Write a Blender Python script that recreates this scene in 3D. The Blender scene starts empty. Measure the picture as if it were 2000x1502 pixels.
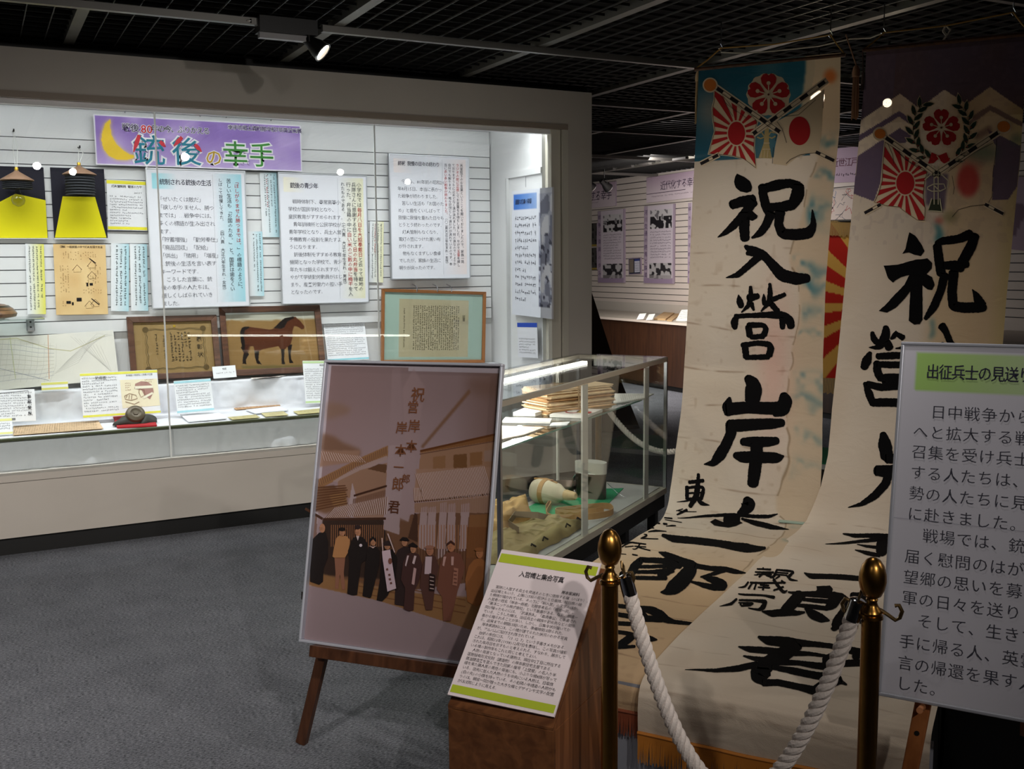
import bpy, bmesh, math, random
import numpy as np
from mathutils import Vector, Matrix
from mathutils.geometry import tessellate_polygon
random.seed(7); RNG = np.random.default_rng(7)
R = math.radians
A = np.array
# ---------------------------------------------------------------- camera
AZ, PITCH, ROLL, FPX = R(27.6), math.atan(239/2000.), R(.53), 2000.
_f = A([math.sin(AZ)*math.cos(PITCH), math.cos(AZ)*math.cos(PITCH), -math.sin(PITCH)])
_r0 = A([math.cos(AZ), -math.sin(AZ), 0]); _u0 = np.cross(_r0, _f)
_r = _r0*math.cos(ROLL)-_u0*math.sin(ROLL); _u = _u0*math.cos(ROLL)+_r0*math.sin(ROLL)
EYE = A([0, 0, 1.5])
cd = bpy.data.cameras.new('camera'); cam = bpy.data.objects.new('camera', cd)
bpy.context.scene.collection.objects.link(cam)
cd.sensor_width = 36; cd.lens = 36; cd.clip_start = .05; cd.clip_end = 60
m = Matrix.Identity(4)
for i in range(3):
    m[i][0], m[i][1], m[i][2], m[i][3] = _r[i], _u[i], -_f[i], EYE[i]
cam.matrix_world = m
SC = bpy.context.scene; SC.camera = cam; COL = SC.collection
# ---------------------------------------------------------------- world, exposure, large lamps
w = bpy.data.worlds.new('world'); SC.world = w; w.use_nodes = True
w.node_tree.nodes['Background'].inputs[0].default_value = (.9, .86, .8, 1)
w.node_tree.nodes['Background'].inputs[1].default_value = .0
SC.view_settings.view_transform = 'Standard'; SC.view_settings.look = 'None'
SC.view_settings.gamma = 1; SC.view_settings.use_curve_mapping = False
SC.view_settings.exposure = 0.0
def area(name, loc, aim, sx, sy, power, col):
    l = bpy.data.lights.new(name, 'AREA'); l.shape = 'RECTANGLE'; l.size = sx; l.size_y = sy
    l.energy = power; l.color = col
    o = bpy.data.objects.new(name, l); COL.objects.link(o); o.location = loc
    dv = Vector(aim)-Vector(loc); o.rotation_euler = dv.to_track_quat('-Z', 'Y').to_euler(); return o
def spot(name, loc, aim, power, ang, blend=.6, col=(1, .9, .78), rad=.04):
    l = bpy.data.lights.new(name, 'SPOT'); l.energy = power; l.spot_size = R(ang); l.spot_blend = blend
    l.color = col; l.shadow_soft_size = rad
    o = bpy.data.objects.new(name, l); COL.objects.link(o); o.location = loc
    dv = Vector(aim)-Vector(loc); o.rotation_euler = dv.to_track_quat('-Z', 'Y').to_euler(); return o
# fluorescent tubes inside the wall case, above its opening
area('case_tube_light', (1.0, 5.928, 2.50), (1.0, 6.06, 0), 4.6, .05, 44, (.96, .98, 1)).data.spread = R(125)
# ceiling spot lamps of the hall; left-hand ones added to brighten the case base
for _p, _a, _w, _g in (((.68, -.34, 2.56), (.2, 5.7, -.5), 150, 60), ((1.08, -.96, 2.56), (1.6, 5.7, -.4), 90, 58), ((1.93, 1.19, 2.56), (1.4, 5.6, .2), 46, 95), ((-.9, 1.4, 2.56), (.9, 5.7, -.3), 210, 64), ((-2.2, 1.6, 2.56), (-.6, 5.4, -.5), 130, 64), ((-.6, .3, 2.56), (.2, 3.6, 0), 46, 90),
                      ((1.92, 1.92, 2.56), (2.3, 2.4, .3), 30, 90), ((3.88, .09, 2.56), (2.6, 2.0, .4), 30, 90), ((4.96, .37, 2.56), (3.9, 2.6, .5), 14, 90), ((5.14, -.95, 2.56), (3, 2, .5), 8, 90)):
    spot('hall_spot_light', _p, _a, _w, _g, .9, (1, .945, .89), .038)
# gallery light of the far room
area('far_room_light', (6.6, 9.5, 2.5), (8.1, 9.8, 1.4), .25, 5.0, 120, (1, .93, .88))
spot('flag_fill_light', (3.72, 3.84, 2.5), (4.30, 4.27, .9), 20, 80, .9, (1, .92, .82), .03)  # added fill lamp to brighten the rayed flag, no fixture there
# spot trained on the hanging banners
spot('banner_spot_light', (1.6, 3.1, 2.5), (3.3, 3.75, .55), 88, 78, 1., (1, .95, .9))
# ---------------------------------------------------------------- helpers
def ray(x, y): return _f+(x-1000.)/FPX*_r-(y-751.)/FPX*_u
def pl(x, y, p, n):
    d = ray(x, y); n = A(n, float); return EYE+d*(((A(p, float)-EYE)@n)/(d@n))
def pz(x, y, z): return pl(x, y, (0, 0, z), (0, 0, 1))
def py(x, y, Y): return pl(x, y, (0, Y, 0), (0, 1, 0))
def px(x, y, X): return pl(x, y, (X, 0, 0), (1, 0, 0))
D = A([math.sin(R(55.1)), math.cos(R(55.1)), 0]); E = A([D[1], -D[0], 0]); Z = A([0, 0, 1.]); X_ = A([1., 0, 0]); Y_ = A([0, 1., 0])
def DE(d, e, z=0): return D*d+E*e+Z*z
def lin(c):
    c = np.asarray(c, float)/255.; return np.where(c <= .04045, c/12.92, ((c+.055)/1.055)**2.4)
_mats = {}
def mat(name, col, rough=.6, metal=0., spec=.5, bump=0., bscale=60., var=0., vscale=8., emit=0., stretch=None, trans=0.):
    """procedural material: sRGB colour with noise variation and noise bump"""
    if name in _mats: return _mats[name]
    m = bpy.data.materials.new(name); m.use_nodes = True; nt = m.node_tree; b = nt.nodes['Principled BSDF']
    c = lin(col)
    b.inputs['Base Color'].default_value = (*c, 1); b.inputs['Roughness'].default_value = rough
    b.inputs['Metallic'].default_value = metal; b.inputs['Specular IOR Level'].default_value = spec
    tc = nt.nodes.new('ShaderNodeTexCoord'); mp = nt.nodes.new('ShaderNodeMapping')
    nt.links.new(tc.outputs['Object'], mp.inputs[0])
    if stretch: mp.inputs['Scale'].default_value = stretch
    if var:
        n = nt.nodes.new('ShaderNodeTexNoise'); n.inputs['Scale'].default_value = vscale; n.inputs['Detail'].default_value = 4
        nt.links.new(mp.outputs[0], n.inputs['Vector'])
        cr = nt.nodes.new('ShaderNodeValToRGB'); nt.links.new(n.outputs['Fac'], cr.inputs[0])
        cr.color_ramp.elements[0].position = .3; cr.color_ramp.elements[1].position = .7
        cr.color_ramp.elements[0].color = (*(c*(1-var)), 1); cr.color_ramp.elements[1].color = (*np.minimum(c*(1+var), 1), 1)
        nt.links.new(cr.outputs[0], b.inputs['Base Color'])
    if bump:
        n2 = nt.nodes.new('ShaderNodeTexNoise'); n2.inputs['Scale'].default_value = bscale; n2.inputs['Detail'].default_value = 5
        nt.links.new(mp.outputs[0], n2.inputs['Vector'])
        bp = nt.nodes.new('ShaderNodeBump'); bp.inputs['Strength'].default_value = bump; bp.inputs['Distance'].default_value = .01
        nt.links.new(n2.outputs['Fac'], bp.inputs['Height']); nt.links.new(bp.outputs[0], b.inputs['Normal'])
    if emit:
        b.inputs['Emission Color'].default_value = (*c, 1); b.inputs['Emission Strength'].default_value = emit
    _mats[name] = m; return m
def wood(name, dark, light, scale=3., axis=2, rough=.45, dist=6.):
    if name in _mats: return _mats[name]
    m = bpy.data.materials.new(name); m.use_nodes = True; nt = m.node_tree; b = nt.nodes['Principled BSDF']
    tc = nt.nodes.new('ShaderNodeTexCoord'); mp = nt.nodes.new('ShaderNodeMapping'); nt.links.new(tc.outputs['Object'], mp.inputs[0])
    s = [14., 14., 14.]; s[axis] = 1.2; mp.inputs['Scale'].default_value = s
    n = nt.nodes.new('ShaderNodeTexNoise'); n.inputs['Scale'].default_value = scale; n.inputs['Detail'].default_value = 6; n.inputs['Distortion'].default_value = .6
    nt.links.new(mp.outputs[0], n.inputs['Vector'])
    cr = nt.nodes.new('ShaderNodeValToRGB'); nt.links.new(n.outputs['Fac'], cr.inputs[0])
    cr.color_ramp.elements[0].position = .32; cr.color_ramp.elements[1].position = .68
    cr.color_ramp.elements[0].color = (*lin(dark), 1); cr.color_ramp.elements[1].color = (*lin(light), 1)
    nt.links.new(cr.outputs[0], b.inputs['Base Color']); b.inputs['Roughness'].default_value = rough
    _mats[name] = m; return m
def colmat(name='painted', rough=.75, weave=0., trans=0., spec=.3, wrinkle=0.):
    """colour comes from the mesh's own print attribute"""
    if name in _mats: return _mats[name]
    m = bpy.data.materials.new(name); m.use_nodes = True; nt = m.node_tree; b = nt.nodes['Principled BSDF']
    a = nt.nodes.new('ShaderNodeAttribute'); a.attribute_name = 'Col'; nt.links.new(a.outputs['Color'], b.inputs['Base Color'])
    b.inputs['Roughness'].default_value = rough; b.inputs['Specular IOR Level'].default_value = spec
    if weave or wrinkle:
        tc = nt.nodes.new('ShaderNodeTexCoord')
        n1 = nt.nodes.new('ShaderNodeTexNoise'); n1.inputs['Scale'].default_value = 7; n1.inputs['Detail'].default_value = 5; n1.inputs['Distortion'].default_value = 1.2
        mp = nt.nodes.new('ShaderNodeMapping'); mp.inputs['Scale'].default_value = (1, 1, 2.2)
        nt.links.new(tc.outputs['Object'], mp.inputs[0]); nt.links.new(mp.outputs[0], n1.inputs['Vector'])
        bp = nt.nodes.new('ShaderNodeBump'); bp.inputs['Strength'].default_value = wrinkle; bp.inputs['Distance'].default_value = .03
        nt.links.new(n1.outputs['Fac'], bp.inputs['Height'])
        n2 = nt.nodes.new('ShaderNodeTexNoise'); n2.inputs['Scale'].default_value = 400
        nt.links.new(tc.outputs['Object'], n2.inputs['Vector'])
        b2 = nt.nodes.new('ShaderNodeBump'); b2.inputs['Strength'].default_value = weave; b2.inputs['Distance'].default_value = .002
        nt.links.new(n2.outputs['Fac'], b2.inputs['Height']); nt.links.new(bp.outputs[0], b2.inputs['Normal'])
        nt.links.new(b2.outputs[0], b.inputs['Normal'])
    if trans:
        tr = nt.nodes.new('ShaderNodeBsdfTranslucent'); nt.links.new(a.outputs['Color'], tr.inputs[0])
        tp = nt.nodes.new('ShaderNodeBsdfTransparent')
        mx = nt.nodes.new('ShaderNodeMixShader'); mx.inputs[0].default_value = trans
        nt.links.new(b.outputs[0], mx.inputs[1]); nt.links.new(tr.outputs[0], mx.inputs[2])
        m2 = nt.nodes.new('ShaderNodeMixShader'); m2.inputs[0].default_value = .012
        nt.links.new(mx.outputs[0], m2.inputs[1]); nt.links.new(tp.outputs[0], m2.inputs[2])
        nt.links.new(m2.outputs[0], nt.nodes['Material Output'].inputs[0])
    _mats[name] = m; return m
def glassmat(name, tint=(.96, .98, .97), refl=1.45):
    """thin clear pane: see-through with a Fresnel mirror coat"""
    if name in _mats: return _mats[name]
    m = bpy.data.materials.new(name); m.use_nodes = True; nt = m.node_tree; nt.nodes.remove(nt.nodes['Principled BSDF'])
    t = nt.nodes.new('ShaderNodeBsdfTransparent'); t.inputs[0].default_value = (*tint, 1)
    g = nt.nodes.new('ShaderNodeBsdfGlossy'); g.inputs['Roughness'].default_value = .0
    fr = nt.nodes.new('ShaderNodeFresnel'); ge = nt.nodes.new('ShaderNodeNewGeometry'); mi = nt.nodes.new('ShaderNodeMath'); mi.operation = 'POWER'
    mb_ = nt.nodes.new('ShaderNodeMath'); mb_.operation = 'MULTIPLY_ADD'; mb_.inputs[1].default_value = -2; mb_.inputs[2].default_value = 1  # +1 front, -1 back of the thin pane
    nt.links.new(ge.outputs['Backfacing'], mb_.inputs[0]); mi.inputs[0].default_value = refl; nt.links.new(mb_.outputs[0], mi.inputs[1]); nt.links.new(mi.outputs[0], fr.inputs[0])
    mx = nt.nodes.new('ShaderNodeMixShader')
    nt.links.new(fr.outputs[0], mx.inputs[0]); nt.links.new(t.outputs[0], mx.inputs[1]); nt.links.new(g.outputs[0], mx.inputs[2])
    nt.links.new(mx.outputs[0], nt.nodes['Material Output'].inputs[0]); _mats[name] = m; return m
def tag(o, label=None, cat=None, group=None, kind=None):
    if label: o['label'] = label
    if cat: o['category'] = cat
    if group: o['group'] = group
    if kind: o['kind'] = kind
    return o
def thing(name, label, cat, loc=(0, 0, 0), group=None):
    o = bpy.data.objects.new(name, None); COL.objects.link(o); o.location = Vector([float(v) for v in loc]); o.empty_display_size = .05
    return tag(o, label, cat, group)
def mesh(name, v, f, m, parent=None, smooth=False, cols=None):
    v = np.asarray(v, float).reshape(-1, 3)
    off = np.zeros(3)
    if parent is not None:
        p = parent
        while p is not None: off = off+A(p.location); p = p.parent
        org = off
    else:
        org = A([(v[:, 0].min()+v[:, 0].max())/2, (v[:, 1].min()+v[:, 1].max())/2, v[:, 2].min()])
    if isinstance(f, np.ndarray) and f.ndim == 2:
        me = bpy.data.meshes.new(name); n, k = f.shape
        me.vertices.add(len(v)); me.vertices.foreach_set('co', (v-org).ravel())
        me.loops.add(n*k); me.loops.foreach_set('vertex_index', f.ravel().astype(np.int32))
        me.polygons.add(n); me.polygons.foreach_set('loop_start', np.arange(0, n*k, k, dtype=np.int32))
        me.update(calc_edges=True)
    else:
        me = bpy.data.meshes.new(name); me.from_pydata([tuple(q) for q in (v-org)], [], [list(map(int, q)) for q in f]); me.update()
    if cols is not None:
        ca = me.color_attributes.new('Col', 'FLOAT_COLOR', 'POINT')
        ca.data.foreach_set('color', np.concatenate([cols.reshape(-1, 3), np.ones((len(v), 1))], 1).astype(np.float32).ravel())
    me.materials.append(m)
    if smooth: me.polygons.foreach_set('use_smooth', [True]*len(me.polygons))
    o = bpy.data.objects.new(name, me); COL.objects.link(o)
    if parent is None: o.location = Vector(org)
    else: o.parent = parent
    return o
def clone(o, parent=None, shift=(0, 0, 0)):
    c = o.copy(); COL.objects.link(c)
    if parent is not None: c.parent = parent
    c.location = o.location+Vector([float(s) for s in shift]); return c
def clone_tree(o, loc):
    c = o.copy(); COL.objects.link(c); c.location = Vector([float(s) for s in loc])
    for ch in o.children:
        k = ch.copy(); COL.objects.link(k); k.parent = c
        for g in ch.children:
            h = g.copy(); COL.objects.link(h); h.parent = k
    return c
class MB:
    def __init__(s): s.v = []; s.f = []
    def add(s, v, f):
        n = len(s.v); s.v += [A(q, float) for q in v]; s.f += [[i+n for i in q] for q in f]; return s
    def hexa(s, p):  # 8 points: bottom 4 ccw, top 4 ccw
        return s.add(p, [[3, 2, 1, 0], [4, 5, 6, 7], [0, 1, 5, 4], [1, 2, 6, 5], [2, 3, 7, 6], [3, 0, 4, 7]])
    def box(s, lo, hi):
        x0, y0, z0 = lo; x1, y1, z1 = hi
        return s.hexa([(x0, y0, z0), (x1, y0, z0), (x1, y1, z0), (x0, y1, z0), (x0, y0, z1), (x1, y0, z1), (x1, y1, z1), (x0, y1, z1)])
    def obox(s, o, a, b, c):  # corner + three edge vectors
        o, a, b, c = (A(q, float) for q in (o, a, b, c))
        return s.hexa([o, o+a, o+a+b, o+b, o+c, o+a+c, o+a+b+c, o+b+c])
    def bar(s, p, q, w, h, up=(0, 0, 1)):
        p, q = A(p, float), A(q, float); t = q-p; L = np.linalg.norm(t); t = t/L
        a = np.cross(t, A(up, float)); a /= np.linalg.norm(a); b = np.cross(a, t)
        return s.obox(p-a*w/2-b*h/2, t*L, a*w, b*h)
    def tube(s, pts, r, n=8, closed=False, cap=True):
        pts = [A(q, float) for q in pts]; rr = r if hasattr(r, '__len__') else [r]*len(pts)
        m = len(pts); base = len(s.v); pa = None
        for i, p in enumerate(pts):
            t = (pts[(i+1) % m]-pts[i-1]) if closed else (pts[min(i+1, m-1)]-pts[max(i-1, 0)])
            t = t/(np.linalg.norm(t)+1e-12)
            if pa is None:
                pa = np.cross(t, (0, 0, 1.)) if abs(t[2]) < .9 else np.cross(t, (1., 0, 0))
            pa = pa-t*(pa@t); pa /= np.linalg.norm(pa)+1e-12; pb = np.cross(t, pa)
            for k in range(n):
                a = 2*math.pi*k/n; s.v.append(p+(pa*math.cos(a)+pb*math.sin(a))*rr[i])
        for i in range(m if closed else m-1):
            j = (i+1) % m
            for k in range(n):
                l = (k+1) % n; s.f.append([base+i*n+k, base+i*n+l, base+j*n+l, base+j*n+k])
        if cap and not closed:
            s.f.append([base+k for k in range(n)][::-1]); s.f.append([base+(m-1)*n+k for k in range(n)])
        return s
    def lathe(s, o, prof, n=24, ax=(0, 0, 1), sx=1., cap=True):
        ax = A(ax, float); ax /= np.linalg.norm(ax)
        a = np.cross(ax, (0, 0, 1.)) if abs(ax[2]) < .9 else A([1., 0, 0]); a -= ax*(a@ax); a /= np.linalg.norm(a); b = np.cross(ax, a)
        base = len(s.v)
        for r, h in prof:
            for k in range(n):
                t = 2*math.pi*k/n; s.v.append(A(o, float)+ax*h+(a*math.cos(t)*sx+b*math.sin(t))*r)
        for i in range(len(prof)-1):
            for k in range(n):
                l = (k+1) % n; s.f.append([base+i*n+k, base+i*n+l, base+(i+1)*n+l, base+(i+1)*n+k])
        if cap:
            s.f.append([base+k for k in range(n)][::-1]); s.f.append([base+(len(prof)-1)*n+k for k in range(n)])
        return s
    def build(s, name, m, parent=None, smooth=False, bevel=0, kind=None):
        o = mesh(name, s.v, s.f, m, parent, smooth)
        if smooth and hasattr(o.data, 'set_sharp_from_angle'): o.data.set_sharp_from_angle(angle=R(40))
        if bevel:
            bv = o.modifiers.new('bevel', 'BEVEL'); bv.width = bevel; bv.segments = 2; bv.limit_method = 'ANGLE'
        if kind: o['kind'] = kind
        return o
# ---- flat and curved print surfaces
class Plane_:
    """origin top-left, U right, V down (unit), N towards the reader"""
    def __init__(s, O, U, V, w=1, h=1):
        s.O, s.U, s.V, s.w, s.h = A(O, float), A(U, float), A(V, float), w, h
        s.N = np.cross(s.V, s.U); s.N /= np.linalg.norm(s.N)
        if s.N@(s.O-EYE) > 0: s.N = -s.N
    def pt(s, uv, w=0.):
        uv = np.asarray(uv, float).reshape(-1, 2); return s.O+uv[:, :1]*s.U+uv[:, 1:]*s.V+s.N*w
    def px(s, x, y):
        p = pl(x, y, s.O, s.N)-s.O; return (p@s.U, p@s.V)
def quad_plane(q, p0, n):
    """fit a true rectangle to four seen corners (TL TR BR BL) on the plane (p0,n)"""
    P = [pl(x, y, p0, n) for x, y in q]; n = A(n, float); n /= np.linalg.norm(n)
    c = sum(P)/4; U = (P[1]-P[0]+P[2]-P[3]); U /= np.linalg.norm(U)
    V = np.cross(n, U); V /= np.linalg.norm(V)
    if V@(P[3]-P[0]) < 0: V = -V
    w = ((P[1]-P[0])@U+(P[2]-P[3])@U)/2; h = ((P[3]-P[0])@V+(P[2]-P[1])@V)/2
    return Plane_(c-U*w/2-V*h/2, U, V, w, h)
_gl = {}; _tc = {}
def glyph(ch, res=2, off=0.):
    k = (ch, res, off)
    if k in _gl: return _gl[k]
    if 'o' not in _tc:
        _tc['o'] = bpy.data.curves.new('typeset', 'FONT'); _tc['ob'] = bpy.data.objects.new('typeset', _tc['o']); COL.objects.link(_tc['ob'])
    c, ob = _tc['o'], _tc['ob']; c.body = ch; c.size = 1; c.resolution_u = res; c.offset = off; c.align_x = 'CENTER'; c.fill_mode = 'FRONT'
    dg = bpy.context.evaluated_depsgraph_get(); dg.update(); me = ob.evaluated_get(dg).to_mesh()
    n = len(me.vertices); v = np.zeros(n*3); me.vertices.foreach_get('co', v); v = v.reshape(-1, 3)[:, :2].copy()
    me.calc_loop_triangles(); f = np.zeros(len(me.loop_triangles)*3, int); me.loop_triangles.foreach_get('vertices', f); f = f.reshape(-1, 3).copy()
    ob.evaluated_get(dg).to_mesh_clear(); _gl[k] = (v, f); return _gl[k]
class Print:
    """ink on a surface, gathered per colour"""
    def __init__(s, surf, lift=.0008): s.s = surf; s.d = {}; s.lift = lift
    def _add(s, col, uv, f, layer=0, name='print'):
        if name.endswith('band'): name = name+' '*sum(1 for k in s.d if k[1].strip() == name)
        L = s.d.setdefault((col, name, layer), [[], [], 0]); uv = np.asarray(uv, float)
        L[0].append(uv); L[1].append(np.asarray(f, int)+L[2]); L[2] += len(uv)
    def poly(s, pts, col, layer=0, name='print', holes=()):
        rings = [[Vector((p[0], p[1], 0)) for p in pts]]+[[Vector((p[0], p[1], 0)) for p in h] for h in holes]
        f = tessellate_polygon(rings); uv = [(p.x, p.y) for r in rings for p in r]
        if len(f): s._add(col, uv, f, layer, name)
    def rect(s, u, v, w, h, col, layer=0, name='print'): s._add(col, [(u, v), (u+w, v), (u+w, v+h), (u, v+h)], [(0, 1, 2), (0, 2, 3)], layer, name)
    def line(s, pts, w, col, layer=0, name='print', rough=0., step=None):
        """ribbon; pts are (u,v) or (u,v,width)"""
        P = [(p[0], p[1], p[2] if len(p) > 2 else w) for p in pts]
        if step:
            Q = []
            for a, b in zip(P[:-1], P[1:]):
                n = max(1, int(math.hypot(b[0]-a[0], b[1]-a[1])/step))
                for i in range(n): Q.append(tuple(a[k]+(b[k]-a[k])*i/n for k in range(3)))
            P = Q+[P[-1]]
            for _ in range(2):
                P = [P[0]]+[tuple((P[i-1][k]+2*P[i][k]+P[i+1][k])/4 for k in range(3)) for i in range(1, len(P)-1)]+[P[-1]]
        uv = []; n = len(P)
        for i, (x, y, ww) in enumerate(P):
            a, b = P[max(i-1, 0)], P[min(i+1, n-1)]; t = A([b[0]-a[0], b[1]-a[1]]); L = np.linalg.norm(t) or 1; t = t/L
            r1 = random.uniform(1-rough, 1+rough); r2 = random.uniform(1-rough, 1+rough)
            uv.append((x-t[1]*ww/2*r1, y+t[0]*ww/2*r1)); uv.append((x+t[1]*ww/2*r2, y-t[0]*ww/2*r2))
        f = []
        for i in range(n-1): f += [(2*i, 2*i+1, 2*i+3), (2*i, 2*i+3, 2*i+2)]
        s._add(col, uv, f, layer, name)
    def disc(s, u, v, ru, rv, col, layer=0, name='print', n=24):
        s._add(col, [(u, v)]+[(u+ru*math.cos(2*math.pi*k/n), v+rv*math.sin(2*math.pi*k/n)) for k in range(n)], [(0, 1+k, 1+(k+1) % n) for k in range(n)], layer, name)
    def text(s, t, u, v, size, col=(30, 30, 34), adv=None, res=2, sx=1., vert=False, name='lettering', bold=0., fw=None, layer=1, off=0.):
        """u,v = top-left of the first character cell"""
        adv = adv or size
        for ch in t:
            if ch not in ' \u3000':
                g, f = glyph(ch, res, off or (bold*.16))
                if len(g):
                    q = g.copy()
                    half = ord(ch) < 128
                    if vert and ch in '、。': q += (.62, .55)
                    if vert and ch in 'ー「」（）・…': 
                        c = A([0, .36]); q = q-c; q = np.stack([q[:, 1], -q[:, 0]], 1)+c
                        if ch == '「': q += (-.05, -.1)
                        if ch == '」': q += (.05, .1)
                    uv = np.stack([u+size*sx*.5+q[:, 0]*size*sx*GS, v+size*.5-(q[:, 1]-GC)*size*GS], 1)
                    if half and not vert: uv[:, 0] -= size*sx*.25
                    s._add(col, uv, f, layer, name)
            if vert: v += adv
            else: u += (adv*.55 if ord(ch) < 128 else adv)*sx
        return u, v
    def scribble(s, u, v, w, h, size, col=(90, 90, 95), vert=False, name='fine_print', gap=1.7, ragged=True, fill=1.):
        """illegible small print: tiny strokes character by character"""
        uvs = []; fs = []; k = 0
        rows = int((w if vert else h)/(size*gap)); per = int((h if vert else w)/(size*1.05))
        for r in range(rows):
            L = int(per*(random.uniform(.55, 1) if ragged and random.random() < .25 else 1))
            for c in range(L):
                if random.random() > .93*fill: continue
                cx = u+(w-(r+.5)*size*gap if vert else (c+.5)*size*1.05); cy = v+((c+.5)*size*1.05 if vert else (r+.5)*size*gap)
                for _ in range(3):
                    a = size*random.uniform(.25, .42); t = size*.07; x = cx+size*random.uniform(-.2, .2); y = cy+size*random.uniform(-.35, .35)
                    if random.random() < .6: q = [(x-a, y-t), (x+a, y-t), (x+a, y+t), (x-a, y+t)]
                    else: q = [(x-t, y-a), (x+t, y-a), (x+t, y+a), (x-t, y+a)]
                    uvs += q; fs += [(k, k+1, k+2), (k, k+2, k+3)]; k += 4
        if k: s._add(col, uvs, fs, 1, name)
    def build(s, parent, rough=.6, prefix=''):
        for (col, name, layer), (uv, f, n) in s.d.items():
            uv = np.concatenate(uv); f = np.concatenate(f)
            P = s.s.pt(uv, s.lift*(1+layer))
            o = mesh(prefix+name.strip(), P, f.reshape(-1, 3), mat('ink_%d_%d_%d' % tuple(int(c) for c in col), col, rough, spec=.05 if max(col) < 20 else .25), parent)
            if len(s.d[(col, name, layer)][0]) > 1 or name in ('fine_print', 'red_print'): o['kind'] = 'stuff'
GS, GC = 1.08, .358
# ---- painter: small raster kept as the mesh's own print colours
def vnoise(h, w, cell, seed=0):
    r = np.random.default_rng(seed); gy, gx = max(2, int(h/cell)+2), max(2, int(w/cell)+2); g = r.random((gy, gx))
    y = np.linspace(0, gy-1.001, h); x = np.linspace(0, gx-1.001, w); yi = y.astype(int); xi = x.astype(int)
    fy = (y-yi)[:, None]; fx = (x-xi)[None]; fy = fy*fy*(3-2*fy); fx = fx*fx*(3-2*fx)
    a = g[yi][:, xi]; b = g[yi][:, xi+1]; c = g[yi+1][:, xi]; d = g[yi+1][:, xi+1]
    return (a*(1-fx)+b*fx)*(1-fy)+(c*(1-fx)+d*fx)*fy
def blur(a, k):
    if k < 1: return a
    for _ in range(2):
        for ax in (0, 1):
            p = np.pad(a, [(k, k) if i == ax else (0, 0) for i in range(a.ndim)], mode='edge'); c = np.cumsum(p, axis=ax)
            z = np.zeros_like(np.take(c, [0], axis=ax)); c = np.concatenate([z, c], axis=ax); n = a.shape[ax]; q = 2*k+1
            a = (np.take(c, range(q, q+n), axis=ax)-np.take(c, range(0, n), axis=ax))/q
    return a
class Canvas:
    def __init__(s, surf, w, h, nx, ny, base, conv=None):
        s.s, s.w, s.h, s.nx, s.ny = surf, w, h, nx, ny
        s.u = np.linspace(0, w, nx)[None].repeat(ny, 0); s.v = np.linspace(0, h, ny)[:, None].repeat(nx, 1)
        s.c = np.zeros((ny, nx, 3))+A(base, float); s.conv = conv or (lambda x, y: (x, y))
    def mask(s, pts):
        P = [s.conv(*p) for p in pts]; m = np.zeros((s.ny, s.nx), bool); n = len(P)
        for i in range(n):
            (x1, y1), (x2, y2) = P[i], P[(i+1) % n]
            if y1 == y2: continue
            c = ((y1 > s.v) != (y2 > s.v)) & (s.u < (x2-x1)*(s.v-y1)/(y2-y1)+x1); m ^= c
        return m.astype(float)
    def put(s, m, col, a=1., soft=0):
        m = blur(m, soft)*a if soft else m*a
        s.c = s.c*(1-m[..., None])+A(col, float)*m[..., None]
    def poly(s, pts, col, a=1., soft=0): s.put(s.mask(pts), col, a, soft)
    def ell(s, x, y, rx, ry, col, a=1., soft=0): s.poly([(x+rx*math.cos(t), y+ry*math.sin(t)) for t in np.linspace(0, 6.283, 20)[:-1]], col, a, soft)
    def line(s, pts, w, col, a=1., soft=0):
        m = np.zeros((s.ny, s.nx))
        for p, q in zip(pts[:-1], pts[1:]):
            p, q = A(p[:2], float), A(q[:2], float); t = q-p; L = np.linalg.norm(t) or 1; n = A([-t[1], t[0]])/L*w/2
            m = np.maximum(m, s.mask([p+n, q+n, q-n, p-n]))
        s.put(m, col, a, soft)
    def build(s, name, parent, m, lift=0.):
        P = s.s.pt(np.stack([s.u.ravel(), s.v.ravel()], 1), lift)
        i = np.arange(s.nx*s.ny).reshape(s.ny, s.nx)
        f = np.stack([i[:-1, :-1], i[1:, :-1], i[1:, 1:], i[:-1, 1:]], -1).reshape(-1, 4)
        return mesh(name, P, f, m, parent, smooth=True, cols=lin(np.clip(s.c, 0, 255)))
def conv_px(surf, sc=1., ox=0, oy=0): return lambda x, y: surf.px(ox+x/sc, oy+y/sc)
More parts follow.
